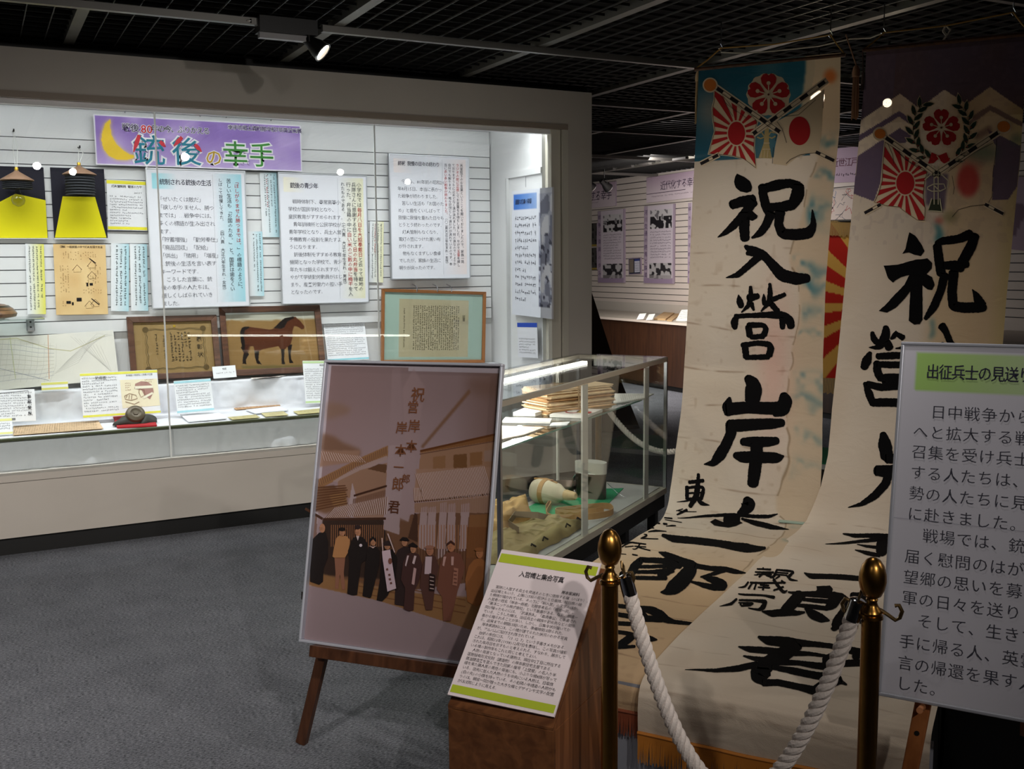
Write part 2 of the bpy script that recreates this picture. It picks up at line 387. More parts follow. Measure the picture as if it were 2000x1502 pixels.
# ---------------------------------------------------------------- materials
M_board = mat('case_paint', (196, 188, 178), .75, var=.02, vscale=4)
M_white = mat('white_laminate', (222, 222, 222), .5)
M_black = mat('black_paint', (14, 13, 12), .55)
M_groove = mat('groove_grey', (120, 120, 126), .6)
M_alu = mat('brushed_aluminium', (176, 178, 184), .32, 1.)
M_steel = mat('chrome', (200, 200, 205), .12, 1.)
M_glass = glassmat('clear_glass')
M_edge = mat('green_glass_edge', (118, 152, 140), .2)
M_paint = colmat('painted', .7)
M_gloss = colmat('photo_print', .3, spec=.25)
M_brown = wood('dark_brown_veneer', (46, 25, 12), (60, 34, 17), 2., 2, .5)
def carpet():
    m = bpy.data.materials.new('grey_carpet'); m.use_nodes = True; nt = m.node_tree; b = nt.nodes['Principled BSDF']
    tc = nt.nodes.new('ShaderNodeTexCoord')
    n = nt.nodes.new('ShaderNodeTexNoise'); n.inputs['Scale'].default_value = 170; n.inputs['Detail'].default_value = 7; n.inputs['Roughness'].default_value = .8
    n2 = nt.nodes.new('ShaderNodeTexNoise'); n2.inputs['Scale'].default_value = 7; n2.inputs['Detail'].default_value = 4
    mp = nt.nodes.new('ShaderNodeMapping'); mp.inputs['Scale'].default_value = (.5, 1.6, 1)
    nt.links.new(tc.outputs['Object'], mp.inputs[0]); nt.links.new(mp.outputs[0], n.inputs['Vector']); nt.links.new(tc.outputs['Object'], n2.inputs['Vector'])
    mx = nt.nodes.new('ShaderNodeMath'); mx.operation = 'MULTIPLY_ADD'; mx.inputs[1].default_value = .07; nt.links.new(n2.outputs[0], mx.inputs[0]); nt.links.new(n.outputs[0], mx.inputs[2])
    cr = nt.nodes.new('ShaderNodeValToRGB'); nt.links.new(mx.outputs[0], cr.inputs[0])
    e = cr.color_ramp.elements; e[0].position = .43; e[1].position = .66
    e[0].color = (*lin((54, 56, 63)), 1); e[1].color = (*lin((176, 178, 186)), 1)
    nt.links.new(cr.outputs[0], b.inputs['Base Color']); b.inputs['Roughness'].default_value = .95; b.inputs['Specular IOR Level'].default_value = .1
    bp = nt.nodes.new('ShaderNodeBump'); bp.inputs['Strength'].default_value = .7; bp.inputs['Distance'].default_value = .01
    nt.links.new(n.outputs[0], bp.inputs['Height']); nt.links.new(bp.outputs[0], b.inputs['Normal']); return m
# ---------------------------------------------------------------- setting
X0, X1, Y0, Y1, ZC = -3.2, 8.16, -2.2, 14.2, 2.65
def struct(name, mb, m, parent=None, **k):
    o = mb.build(name, m, parent, **k); 
    if parent is None: o['kind'] = 'structure'
    return o
struct('floor', MB().box((X0, Y0, -.1), (X1, Y1, 0)), carpet())
ceil = struct('ceiling', MB().box((X0, Y0, 3.05), (X1, Y1, 3.12)), mat('ceiling_black', (9, 9, 9), .9))
struct('wall_left', MB().box((X0-.1, Y0, 0), (X0, Y1, 3.05)), mat('dim_wall', (120, 112, 102), .8))
struct('wall_front', MB().box((X0, Y0-.1, 0), (X1, Y0, 3.05)), mat('dim_wall', (120, 112, 102), .8))
struct('wall_back', MB().box((X0, Y1, 0), (X1, Y1+.1, 3.05)), mat('dim_wall', (120, 112, 102), .8))
# louvre grid below the black ceiling
M_slat = mat('louvre_grey', (48, 48, 47), .6); M_slat2 = mat('louvre_black', (9, 9, 9), .7)
first = None
for i in range(64):
    x = .51-.14*22+.112*1.25*i*1.0
    x = .515+.1125*(i-24)
    if abs(((x-.515)/1.125)-round((x-.515)/1.125)) < .01 or x < X0 or x > X1: continue
    if first is None: first = mesh('louvre_slat', *(lambda b: (b.v, b.f))(MB().box((x-.0022, Y0, ZC), (x+.0022, Y1, ZC+.007))), M_slat, ceil)
    else: clone(first, ceil, (x-x_first, 0, 0))
    if first is not None and 'x_first' not in globals(): x_first = x
cf = None
for i in range(int((Y1-Y0)/.105)):
    y = Y0+.05+.105*i
    if cf is None: cf = MB().box((X0, y-.0015, ZC+.0075), (X1, y+.0015, ZC+.02)).build('cross_slat', M_slat2, ceil); y_first = y
    else: clone(cf, ceil, (0, y-y_first, 0))
M_tbar = mat('tbar_grey', (96, 94, 88), .4)
tb = None
for i in range(-3, 7):
    x = .515+1.125*i
    if tb is None: tb = MB().box((x-.026, Y0, ZC-.012), (x+.026, Y1, ZC+.03)).build('main_bar', M_tbar, ceil); xb = x
    else: clone(tb, ceil, (x-xb, 0, 0))
M_rail = mat('rail_grey', (120, 118, 114), .35, .6)
for k, (yy, xa, xc) in enumerate([(4.92, -2, 1.30), (4.92, 1.56, 5.2), (7.6, 3.7, 8.1), (9.5, 3.2, 8.1), (11.3, 3.2, 8.1), (3.1, 1.9, 8.0), (6.35, 3.8, 8.1)]):
    t = MB().box((xa, yy-.016, ZC-.045), (xc, yy+.016, ZC-.014)).build('lighting_track', M_rail)
    t['label'] = ['grey lighting track left of the ceiling spotlight above the wall case', 'grey lighting track running right from the ceiling spotlight above the wall case',
                  'thin lighting track seen beyond the wall case end', 'second thin lighting track far beyond the wall case end', 'farthest thin lighting track in the far room',
                  'grey lighting track crossing the ceiling above the two banners', 'thin lighting track just behind the wall case end'][k]
    t['category'] = 'track'
# far room wall (right side of the hall) with slats, and its brown counter
wr = struct('wall_right', MB().box((X1, Y0, 0), (X1+.1, Y1, 3.05)), M_groove)
M_slatw = mat('cream_slat', (214, 204, 196), .6)
sf = None
for i in range(20):
    z = .98+.0795*i
    if sf is None: sf = MB().box((X1-.04, 2.0, z), (X1-.002, Y1, z+.070)).build('wall_panel_strip', M_slatw, wr); z_f = z
    else: clone(sf, wr, (0, 0, z-z_f))
MB().box((X1-.04, 2.0, 2.575), (X1-.002, Y1, 2.65)).build('top_board', M_slatw, wr)
MB().box((X1-.03, 2.0, .78), (X1-.002, Y1, .97)).build('lower_board', M_slatw, wr)
# brown counter in front of it
ct = thing('display_counter', 'long dark brown counter along the far slatted wall', 'counter', (7.6, 9, 0))
MB().box((7.06, 6.2, .06), (8.10, Y1-.02, .775)).build('cabinet_body', M_brown, ct)
MB().box((7.10, 6.25, 0), (8.08, Y1-.05, .06)).build('plinth', M_black, ct)
MB().box((7.02, 6.18, .775), (8.115, Y1-.02, .80)).build('counter_top', mat('counter_cream', (196, 184, 172), .5), ct)
g = MB().box((7.06, 6.3, .80), (7.066, Y1-.05, 1.0)); g.build('glass_guard', M_glass, ct)
c2 = thing('display_counter', 'dark brown display counter seen right of the purple topped banner', 'counter', (7.6, 4.5, 0))
MB().box((7.06, 3.0, .06), (8.10, 6.0, .83)).build('cabinet_body', M_brown, c2)
MB().box((7.10, 3.05, 0), (8.08, 5.95, .06)).build('plinth', M_black, c2)
MB().box((7.02, 2.98, .83), (8.115, 6.02, .86)).build('counter_top', mat('counter_cream', (196, 184, 172), .5), c2)
# slanted brown side panel behind the wall case's end
sp = MB(); 
p = [px(1149, 566, 5.6), px(1151, 570, 5.6)]
a0, a1, a2 = py(1140, 540, 7.6), py(1186, 640, 7.6), py(1200, 700, 7.6)
xs = [a0[0]-.35, a0[0], a1[0], a1[0]+.02]
pr = [(xs[0], 0), (xs[3]+.3, 0), (xs[2]+.06, a1[2]-.35), (xs[1], a0[2]), (xs[0], a0[2]+.1)]
sp.add([(x, 7.55, z) for x, z in pr]+[(x, 7.62, z) for x, z in pr], [[0, 1, 2, 3, 4], [9, 8, 7, 6, 5]]+[[i, (i+1) % 5+0, (i+1) % 5+5, i+5][::-1] for i in range(5)])
tag(sp.build('partition_panel', M_brown), 'dark brown slanted partition board behind the wall case end', 'partition')
# wall prints of the far room
def wallprint_far(q, label, cat, group=None, title=None, col=(196, 178, 200), photos=(), strip=True, bodyscale=.012):
    s = quad_plane(q, (X1-.045, 0, 0), (-1, 0, 0)); b = thing('exhibit_panel', label, cat, s.pt([(s.w/2, s.h)])[0], group)
    mb = MB(); O = s.O-s.N*.0; mb.obox(s.O, s.U*s.w, s.V*s.h, s.N*.02); mb.build('board', mat('lilac_board', (150, 136, 152), .6), b)
    f = Plane_(s.O+s.N*.0205, s.U, s.V, s.w, s.h); return b, f
# two purple headers and three tall panels seen between case and banner
b, f = wallprint_far([(1265, 348), (1369, 331), (1369, 385), (1265, 396)], 'lilac header board with dark title left of the blue topped banner', 'sign')
cv = Canvas(f, f.w, f.h, 30, 20, (212, 198, 206)); cv.put(cv.v/f.h*0+np.clip(1-cv.v/f.h*1.5, 0, 1)*.6, (160, 132, 158)); cv.build('print', b, M_paint, .0005)
pr = Print(f, .001); pr.text('近代化する幸手', f.w*.28, f.h*.24, f.w*.1, (60, 45, 70), res=1); pr.line([(0, f.h*.66), (f.w*.75, f.h*.66)], .008, (80, 60, 80))
pr.scribble(f.w*.1, f.h*.74, f.w*.85, .04, .018, (110, 90, 110)); pr.build(b)
b, f = wallprint_far([(1120, 366), (1205, 354), (1204, 402), (1120, 410)], 'lilac header board next to the wall case end', 'sign')
cv = Canvas(f, f.w, f.h, 30, 20, (214, 200, 208)); cv.put(np.clip(1-cv.v/f.h*1.5, 0, 1)*.6, (166, 138, 162)); cv.build('print', b, M_paint, .0005)
pr = Print(f, .001); pr.text('飛躍する幸手', f.w*.2, f.h*.3, f.w*.12, (60, 45, 70), res=1); pr.line([(0, f.h*.66), (f.w*.65, f.h*.66)], .008, (80, 60, 80))
pr.scribble(f.w*.2, f.h*.74, f.w*.7, .04, .018, (110, 90, 110)); pr.build(b)
def tall(q, label, vt, seed):
    b, f = wallprint_far(q, label, 'panel'); cv = Canvas(f, f.w, f.h, 60, 110, (206, 196, 206)); W, H = f.w, f.h
    cv.put((cv.u < W*.13)*1., (172, 156, 174)); cv.put((cv.v > H*.93)*1., (152, 134, 160)); cv.put((cv.u > W*.96)*1., (172, 156, 174))
    n = vnoise(110, 60, 5, seed)
    for (a, c0, d) in ((.03, .20, .97), (.72, .68, .97)):
        pass
    m = ((cv.u > W*.22) & (cv.u < W*.92) & (cv.v > H*.06) & (cv.v < H*.30))*1.; cv.put(m, (196, 194, 196)); cv.put(m*(n > .45)*(cv.v > H*.14), (34, 32, 36)); cv.put(m*(n < .3)*(cv.v < H*.2), (92, 90, 94), .8)
    m = ((cv.u > W*.20) & (cv.u < W*.92) & (cv.v > H*.74) & (cv.v < H*.94))*1.; cv.put(m, (180, 178, 180)); cv.put(m*(n > .5), (44, 42, 46)); cv.put(m*(cv.v > H*.89), (150, 146, 148), .7)
    cv.build('print', b, M_paint, .0005); pr = Print(f, .001)
    pr.text(vt, W*.02, H*.05, W*.10, (70, 48, 90), adv=H*.9/len(vt), vert=True, res=1); pr.scribble(W*.22, H*.32, W*.7, H*.38, .022, (96, 84, 100)); pr.build(b)
tall([(1170, 412), (1222, 409), (1222, 551), (1170, 553)], 'lilac picture panel with group photograph, nearest the wall case end', '戦争と復興の歩み', 3)
tall([(1260, 402), (1320, 399), (1318, 553), (1260, 554)], 'lilac picture panel with white canal photograph left of the blue topped banner', '河川交通の終焉と鉄道', 5)
tall([(1346, 396), (1400, 392), (1398, 553), (1346, 554)], 'lilac picture panel half hidden by the blue topped banner', '移りかわる町と村', 9)
for q, lab in (([(1143, 437), (1168, 436), (1168, 481), (1143, 482)], 'dark landscape photograph on the far wall, upper one'), ([(1143, 485), (1168, 484), (1168, 526), (1143, 528)], 'dark landscape photograph on the far wall, lower one')):
    b, f = wallprint_far(q, lab, 'photograph'); cv = Canvas(f, f.w, f.h, 30, 30, (70, 68, 66)); n = vnoise(30, 30, 4, len(lab)); cv.put((n > .5)*1., (24, 24, 24)); cv.put((cv.v > f.h*.92)*1., (150, 130, 60)); cv.build('print', b, M_paint, .0005)
b, f = wallprint_far([(1230, 504), (1254, 503), (1254, 535), (1230, 537)], 'small dark notice board with blue heading on the far wall', 'notice')
pr = Print(f); pr.rect(f.w*.05, f.h*.05, f.w*.9, f.h*.9, (36, 40, 60)); pr.rect(f.w*.08, f.h*.08, f.w*.35, f.h*.8, (120, 110, 100), 1); pr.rect(f.w*.5, f.h*.08, f.w*.42, f.h*.8, (196, 196, 210), 1)
pr.rect(f.w*.5, f.h*.08, f.w*.42, f.h*.12, (60, 70, 130), 2); pr.scribble(f.w*.53, f.h*.25, f.w*.36, f.h*.6, .02, (90, 90, 110)); pr.build(b)
# things on the far counter
def slab(name, P, h, m, label=None, cat=None, group=None, parent=None):
    P = [A(p, float) for p in P]; n = len(P); mb = MB(); mb.add(P+[p+Z*h for p in P], [list(range(n))[::-1], [n+i for i in range(n)]]+[[i, (i+1) % n, (i+1) % n+n, i+n] for i in range(n)])
    o = mb.build(name, m, parent); return tag(o, label, cat, group)
M_paper = mat('white_paper', (226, 224, 220), .8)
M_old = mat('aged_paper', (196, 160, 118), .85, var=.12, vscale=30)
zc = .801
slab('cloth_strip', [pz(1277, 625, zc), pz(1300, 626, zc), pz(1326, 607, zc), pz(1310, 603, zc)], .02, M_old, 'brown folded cloth strip lying on the far counter', 'cloth')
slab('cloth_strip', [pz(1302, 627, zc), pz(1312, 628, zc), pz(1336, 609, zc), pz(1328, 606, zc)], .012, M_old, 'second brown cloth strip on the far counter, the right one', 'cloth')
def standcard(px4, base, n, label, cat='card', body=(232, 232, 230), group=None, bands=None, th=.004):
    s = quad_plane(px4, base, n); o = MB().obox(s.O-s.N*th, s.U*s.w, s.V*s.h, s.N*th).build('card', mat('card_%d_%d_%d' % body, body, .7)); return tag(o, label, cat, group), s
for q, lab in (([(1247, 613), (1258, 612), (1260, 623), (1245, 624)], 'small white caption card on the far counter, the left one'), ([(1266, 614), (1277, 613), (1276, 624), (1263, 625)], 'small white caption card on the far counter beside the brown cloth')):
    P0 = pz(*q[3], zc); standcard(q, P0+Z*.05, (-.8, 0, .6), lab)
P0 = pz(1340, 627, zc); o, s = standcard([(1328, 606), (1352, 604), (1350, 627), (1322, 627)], P0+Z*.06, (-.8, 0, .6), 'white explanation sheet propped up beside the banner on the far counter')
pr = Print(s); pr.scribble(.01, .01, s.w-.02, s.h-.02, .014, (110, 110, 110)); pr.build(o)
# wall prints seen right of the second banner
b, f = wallprint_far([(1975, 340), (2110, 356), (2110, 500), (1975, 490)], 'lilac picture panel on the wall right of the purple topped banner', 'panel')
cv = Canvas(f, f.w, f.h, 30, 30, (170, 150, 168)); n = vnoise(30, 30, 4, 8); cv.put((n > .5)*(cv.v > f.h*.35)*(cv.v < f.h*.8), (96, 70, 90), .7); cv.build('print', b, M_paint, .0005)
b, f = wallprint_far([(1545, 295), (1720, 285), (1720, 352), (1545, 362)], 'lilac header board seen between the two banners', 'sign')
cv = Canvas(f, f.w, f.h, 30, 20, (190, 168, 190)); cv.build('print', b, M_paint, .0005)
pr = Print(f, .001); pr.text('近世江戸時代', f.w*.5, f.h*.3, f.w*.07, (110, 60, 80), res=1); pr.scribble(f.w*.4, f.h*.7, f.w*.4, .06, .03, (90, 70, 90)); pr.build(b)
b, f = wallprint_far([(1600, 372), (1720, 366), (1720, 440), (1600, 438)], 'printed map with coloured lines seen between the two banners', 'map')
cv = Canvas(f, f.w, f.h, 20, 20, (214, 200, 192)); cv.build('print', b, M_paint, .0005); pr = Print(f, .001)
for i in range(46):
    u, v = random.uniform(0, f.w), random.uniform(0, f.h); P = [(u, v)]
    for _ in range(5): P.append((min(f.w, max(0, P[-1][0]+random.uniform(-.06, .06))), min(f.h, max(0, P[-1][1]+random.uniform(-.06, .06)))))
    pr.line(P, .006, random.choice([(180, 70, 70), (90, 120, 170), (110, 110, 120)]), name='map_line')
pr.build(b)
# ---------------------------------------------------------------- wall case (built-in)
YF, XR = 5.83, 3.655
wc = struct('wall_case', MB().box((X0+.02, YF, 2.375), (XR, YF+.05, 2.592)), M_board)
bx = lambda n, a, b_, m=M_board, **k: MB().box(a, b_).build(n, m, wc, **k)
bx('base_panel', (X0+.02, YF, .095), (XR, YF+.05, .395))
bx('pier', (3.455, YF, .395), (XR, YF+.05, 2.375))
bx('end_wall', (3.42, YF+.05, .095), (XR, 6.85, 2.592))
bx('plinth', (X0+.02, YF+.03, 0), (XR-.03, YF+.09, .095), M_black)
bx('plinth', (3.5, YF+.09, 0), (XR-.03, 6.85, .095), M_black)
bx('sill', (X0+.02, YF-.012, .392), (3.455, YF+.09, .427))
bx('head_trim', (X0+.02, YF-.008, 2.345), (3.47, YF+.012, 2.378), mat('trim_taupe', (150, 136, 122), .6))
bx('jamb_trim', (3.43, YF-.008, .427), (3.47, YF+.012, 2.345), mat('trim_cream', (206, 200, 186), .5))
bx('window_channel', (X0+.02, YF+.03, 2.318), (3.36, YF+.075, 2.35), M_white)
bx('window_channel', (3.36, YF+.02, .427), (3.43, YF+.10, 2.35), mat('trim_cream', (206, 200, 186), .5))
bx('case_roof', (X0+.02, YF+.05, 2.56), (XR, 6.85, 2.592), M_white)
bx('case_floor', (X0+.02, YF+.05, .38), (3.42, 6.7, .40), M_white)
bx('soffit_strip', (X0+.02, YF+.06, 2.592), (XR, YF+.10, ZC-.01), M_black)
# sloping light baffle along the head of the opening
bx('light_baffle', (X0+.02, YF+.05, 2.36), (3.42, YF+.06, 2.56), M_white)
bk = struct('wall_case_back', MB().box((X0+.02, 6.70, .4), (3.42, 6.78, 2.56)), M_white)
sf = None; grv = MB().box((X0+.02, 6.688, 1.10), (3.33, 6.70, 2.32)).build('groove_backing', M_groove, bk)
zz = [1.1+.0765*i for i in range(15)]
for i, z in enumerate(zz):
    if sf is None: sf = MB().box((X0+.02, 6.675, z), (3.325, 6.69, z+.0705)).build('wall_panel_strip', M_white, bk); z_f = z
    else: clone(sf, bk, (0, 0, z-z_f))
MB().box((X0+.02, 6.672, 2.246), (3.325, 6.69, 2.335)).build('top_board', M_white, bk)
MB().box((X0+.02, 6.60, 2.43), (3.325, 6.60+.014, 2.44)).build('hanging_rail', M_white, bk)
MB().box((X0+.02, 6.66, 2.425), (3.325, 6.70, 2.445)).build('picture_rail', mat('rail_mid_grey', (150, 150, 150), .5), bk)  # rail in plain mid grey along the back wall
# inner side wall with a door-like recess
sw = struct('wall_case_side', MB().box((3.335, 5.93, .4), (3.42, 6.70, 2.56)), M_white)
MB().box((3.325, 5.93, 2.075), (3.34, 6.52, 2.115)).build('door_head', M_white, sw)
MB().box((3.322, 6.40, .6), (3.34, 6.52, 2.075)).build('door_post', M_white, sw)
MB().box((3.31, 6.388, .6), (3.34, 6.402, 2.075)).build('door_post', mat('post_grey', (196, 196, 196), .5), sw)
MB().box((3.333, 6.15, 2.0), (3.337, 6.152, 2.07)).build('panel_joint', M_groove, sw)
# glass panes of the case
GY = YF+.06
j1, j2 = py(318, 550, GY)[0], py(736, 446, GY)[0]
for k, (a, b_) in enumerate([(X0+.05, j1-.002), (j1+.002, j2-.002), (j2+.002, 3.359)]):
    o = MB().box((a, GY, .425), (b_, GY+.006, 2.317)).build('glass_pane', M_glass, wc)
for x in (j1, j2): MB().box((x-.0045, GY-.001, .43), (x+.0035, GY+.008, 2.317)).build('glass_joint', mat('joint_clear', (236, 240, 238), .25), wc)
# cloth covered deck (two tiers)
def cloth_mesh(prof, xa, xb, nx, amp, seed, ns=None):
    """prof: list of (y,z); extruded along x with wrinkles"""
    pts = []
    for a, b_ in zip(prof[:-1], prof[1:]):
        n = max(2, int(math.hypot(b_[0]-a[0], b_[1]-a[1])/.012)); pts += [(a[0]+(b_[0]-a[0])*i/n, a[1]+(b_[1]-a[1])*i/n) for i in range(n)]
    pts.append(prof[-1]); P = A(pts); P2 = P.copy()
    for _ in range(2): P2[1:-1] = (P2[:-2]+2*P2[1:-1]+P2[2:])/4
    P = P2; T = np.gradient(P, axis=0); T /= np.linalg.norm(T, axis=1)[:, None]; N = np.stack([-T[:, 1], T[:, 0]], 1)
    xs = np.linspace(xa, xb, nx); ns = len(P)
    w = (np.abs(vnoise(ns, nx, 9, seed)-.5)*2-.4)*.6+(vnoise(ns, nx, 4, seed+1)-.5)*.35+(np.abs(vnoise(ns, nx, 22, seed+2)-.5)*2-.5)*.9
    mask = np.clip(np.abs(N[:, 1:2])*-1.6+1.3, .12, 1.)
    w = w*amp*mask
    y = P[:, 0][:, None]-N[:, 0][:, None]*w*np.sign(1); z = P[:, 1][:, None]+np.abs(N[:, 1][:, None])*w
    y = P[:, 0][:, None]-np.abs(N[:, 0][:, None])*w
    V = np.stack([np.repeat(xs[None], ns, 0), y, z], -1).reshape(-1, 3); i = np.arange(ns*nx).reshape(ns, nx)
    return V, np.stack([i[:-1, :-1], i[:-1, 1:], i[1:, 1:], i[1:, :-1]], -1).reshape(-1, 4)
M_cloth = mat('white_cloth', (214, 215, 220), .9, bump=.35, bscale=16)
ZD, ZS, YD, YS = .592, .775, 5.945, 6.50
dk = thing('display_deck', 'white cloth covered two-tier deck inside the wall case', 'deck', (1, 6.2, .40))
MB().box((X0+.05, YD+.02, .402), (3.33, 6.66, ZD-.02)).build('deck_box', M_white, dk)
V, F_ = cloth_mesh([(YD-.004, .43), (YD, ZD-.01), (YD+.02, ZD), (YS, ZD), (YS+.02, ZS-.01), (YS+.03, ZS), (6.668, ZS)], X0+.05, 3.33, 640, .026, 11)
mesh('cloth', V, F_, M_cloth, dk, smooth=True)
MB().box((X0+.05, YD-.012, ZD-.004), (3.33, YD+.03, ZD+.008)).build('front_edge_strip', mat('olive_edge', (74, 78, 52), .7), dk)
# ---------------------------------------------------------------- things on the case's back wall
def z1(x, y): return (x/3.125, 180+y/3.125)
def z2(x, y): return (500+x/3.125, 180+y/3.125)
def z3(x, y): return (x/3.125, 580+y/3.125)
M_frame_s = mat('silver_frame', (206, 208, 212), .35, .7)
INK, GREY, RED = (34, 34, 48), (92, 92, 100), (176, 40, 44)
def wallboard(name, q, label, cat, Y=6.655, th=.012, col=(224, 224, 228), frame=0, zf=None, group=None):
    s = quad_plane(q, (0, Y, 0), (0, -1, 0)); b = thing(name, label, cat, s.pt([(s.w/2, s.h)])[0], group)
    MB().obox(s.O-s.N*th, s.U*s.w, s.V*s.h, s.N*th).build('board', mat('board_%d_%d_%d' % col, col, .6), b)
    if frame:
        w_, h_ = s.w, s.h; k = frame
        for (u, v, a, c) in ((0, 0, w_, k), (0, h_-k, w_, k), (0, k, k, h_-2*k), (w_-k, k, k, h_-2*k)):
            MB().obox(s.pt([(u, v)], -th)[0], s.U*a, s.V*c, s.N*(th+.006)).build('frame_rail', M_frame_s, b)
    return b, s
# title banner
b, s = wallboard('title_poster', [z1(565, 135), z1(1838, 203), z1(1842, 487), z1(590, 441)], 'wide purple title poster with yellow crescent moon and coloured characters', 'poster', 6.63, .004, (236, 232, 240))
W, H = s.w, s.h
cv = Canvas(s, W, H, 260, 66, (150, 120, 192)); n = vnoise(66, 260, 26, 2); n2 = vnoise(66, 260, 9, 4)
cv.put(np.clip((n-.45)*2.5, 0, 1), (196, 172, 224), .8); cv.put(np.clip(cv.v/H-.35, 0, 1), (214, 196, 232), .9); cv.put(np.clip((n2-.6)*3, 0, 1), (170, 140, 212), .4)
C_ = lambda x, y: s.px(*z1(x, y))
cv.conv = C_
moon = [(675, 160), (640, 195), (625, 240), (618, 290), (632, 345), (665, 390), (715, 412), (770, 415), (815, 402), (830, 388), (790, 380), (745, 350), (705, 310), (680, 260), (672, 210)]
cv.poly(moon, (250, 216, 80), 1, 2); cv.poly(moon, (248, 208, 60), 1, 0)
bw = .008; m = ((cv.u < bw) | (cv.u > W-bw) | (cv.v < bw) | (cv.v > H-bw))*1.; cv.put(m, (238, 234, 242))
cv.build('print', b, M_paint, .0006)
pr = Print(s, .001); c1 = C_(745, 190); sz = .066
def outl(t, u, v, size, col, w_=(244, 240, 246), **k):
    pr.text(t, u, v, size, w_, name='lettering_outline', layer=0, off=.055, **k)
    pr.text(t, u, v, size, col, layer=2, bold=.03, **k)
su = (C_(1270, 200)[0]-C_(745, 190)[0])
q = su/12.2
outl('戦後', c1[0], c1[1], q*1.15, (60, 50, 80)); outl('80', c1[0]+q*2.55, c1[1]-.004, q*1.5, (214, 36, 48)); outl('年の今、ふりかえる', c1[0]+q*4.0, c1[1], q*1.0, (60, 50, 80), adv=q*.93)
c2 = C_(1390, 198); outl('幸手市郷土資料館令和7年度企画展', c2[0], c2[1], .031, (70, 56, 96), adv=.0302)
for ch, x, y, sz, col in (('銃', 812, 262, 172, (44, 128, 150)), ('後', 1048, 276, 162, (44, 128, 150)), ('の', 1252, 348, 98, (190, 150, 30)), ('幸', 1358, 300, 150, (66, 140, 60)), ('手', 1522, 310, 145, (66, 140, 60))):
    p = C_(x, y); S_ = sz/3.125*(H/ (284/3.125)); outl(ch, p[0], p[1], S_, col)
for (x1, y1, x2, y2) in ((850, 262, 815, 365), (1110, 275, 1060, 330), (975, 300, 1010, 335), (1190, 320, 1230, 365)):
    pr.line([(*C_(x1, y1), .02), (*C_((x1+x2)/2, (y1+y2)/2), .026), (*C_(x2, y2), .006)], .01, (212, 60, 74), 3, 'red_accent')
pr.text('さて', *C_(1462, 415), .034, (120, 110, 130)); pr.build(b)
# four little hooks on the rail
for k, (x, y) in enumerate([(760, 105), (1218, 128), (1378, 135), (1650, 155)]):
    p = py(*z1(x, y), 6.61); o = MB().tube([p+(0, 0, .06), p+(0, -.004, .0), p+(0, -.02, -.012), p+(0, -.012, -.022)], .0035, 6).build('rail_hook', M_steel)
    tag(o, ['leftmost small metal hook above the purple poster', 'metal hook above the middle of the purple poster', 'third metal hook above the purple poster from the left', 'rightmost metal hook above the purple poster'][k], 'hook', 'hooks on the case rail')
# lamp posters
for k, (q, lab, yel) in enumerate([([z1(-60, 450), z1(265, 458), z1(293, 897), z1(-40, 895)], 'black poster with wide yellow beam behind the left lampshade', [(-45, 890), (-40, 690), (95, 620), (278, 660), (290, 890)]),
                              ([z1(308, 460), z1(632, 468), z1(660, 900), z1(328, 897)], 'black poster with narrow yellow beam behind the right lampshade', [(335, 888), (382, 636), (580, 640), (650, 888)])]):
    b, s = wallboard('lamp_poster', q, lab, 'poster', 6.65, .004, (226, 226, 226)); C_ = lambda x, y: s.px(*z1(x, y))
    pr = Print(s); pr.rect(0, 0, s.w, s.h-.008, (26, 24, 38)); pr.poly([C_(*p) for p in yel], (238, 226, 20), 1, 'beam_print'); pr.build(b)
# text boards
def textboard(q, label, title, body, vert, hcol, bandcol, vx, redspans=(), tpos=(.13, .075), title_col=(40, 40, 60), tsize=.036, bsize=.031, Y=6.63):
    b, s = wallboard('text_board', q, label, 'board', Y, .014, (222, 222, 228), .006); W, H = s.w, s.h
    cv = Canvas(s, W, H, 80, 100, (222, 222, 228))
    m = ((cv.u > W*.06) & (cv.u < W*.30) & (cv.v > H*.035) & (cv.v < H*.145))*np.clip(1-(cv.u/W-.06)/.24, 0, 1); cv.put(m, hcol)
    m = ((cv.u > vx*W) & (cv.u < W*.955) & (cv.v > H*.03) & (cv.v < H*.965)); cv.put(m*np.clip((cv.u/W-vx)/(.955-vx), 0, 1), bandcol)
    m = ((cv.u > W*.006) & (cv.u < W*.994) & (cv.v > H*.006) & (cv.v < H*.994)); cv.c[~m] = (206, 208, 212)
    cv.build('print', b, M_paint, .0006); pr = Print(s, .0012)
    pr.text(title, W*tpos[0], H*tpos[1], tsize, title_col, sx=.86, bold=.04)
    for i, l in enumerate(body): pr.text(l, W*.10, H*.20+i*H*.0575, bsize, (104, 104, 112), res=1, adv=bsize*1.0, off=-.007)
    n = len(vert)
    for i, (l, sz) in enumerate(vert):
        u = W*.905-(i*(.905-vx)*W/ n)-.015; v = H*.06
        for seg, red in l:
            _, v = pr.text(seg, u, v, sz, RED if red else (70, 72, 80), vert=True, adv=sz*1.06, res=1)
    pr.line([(vx*W, H*.03), (vx*W, H*.965)], .0015, (170, 174, 178)); pr.build(b); return b, s
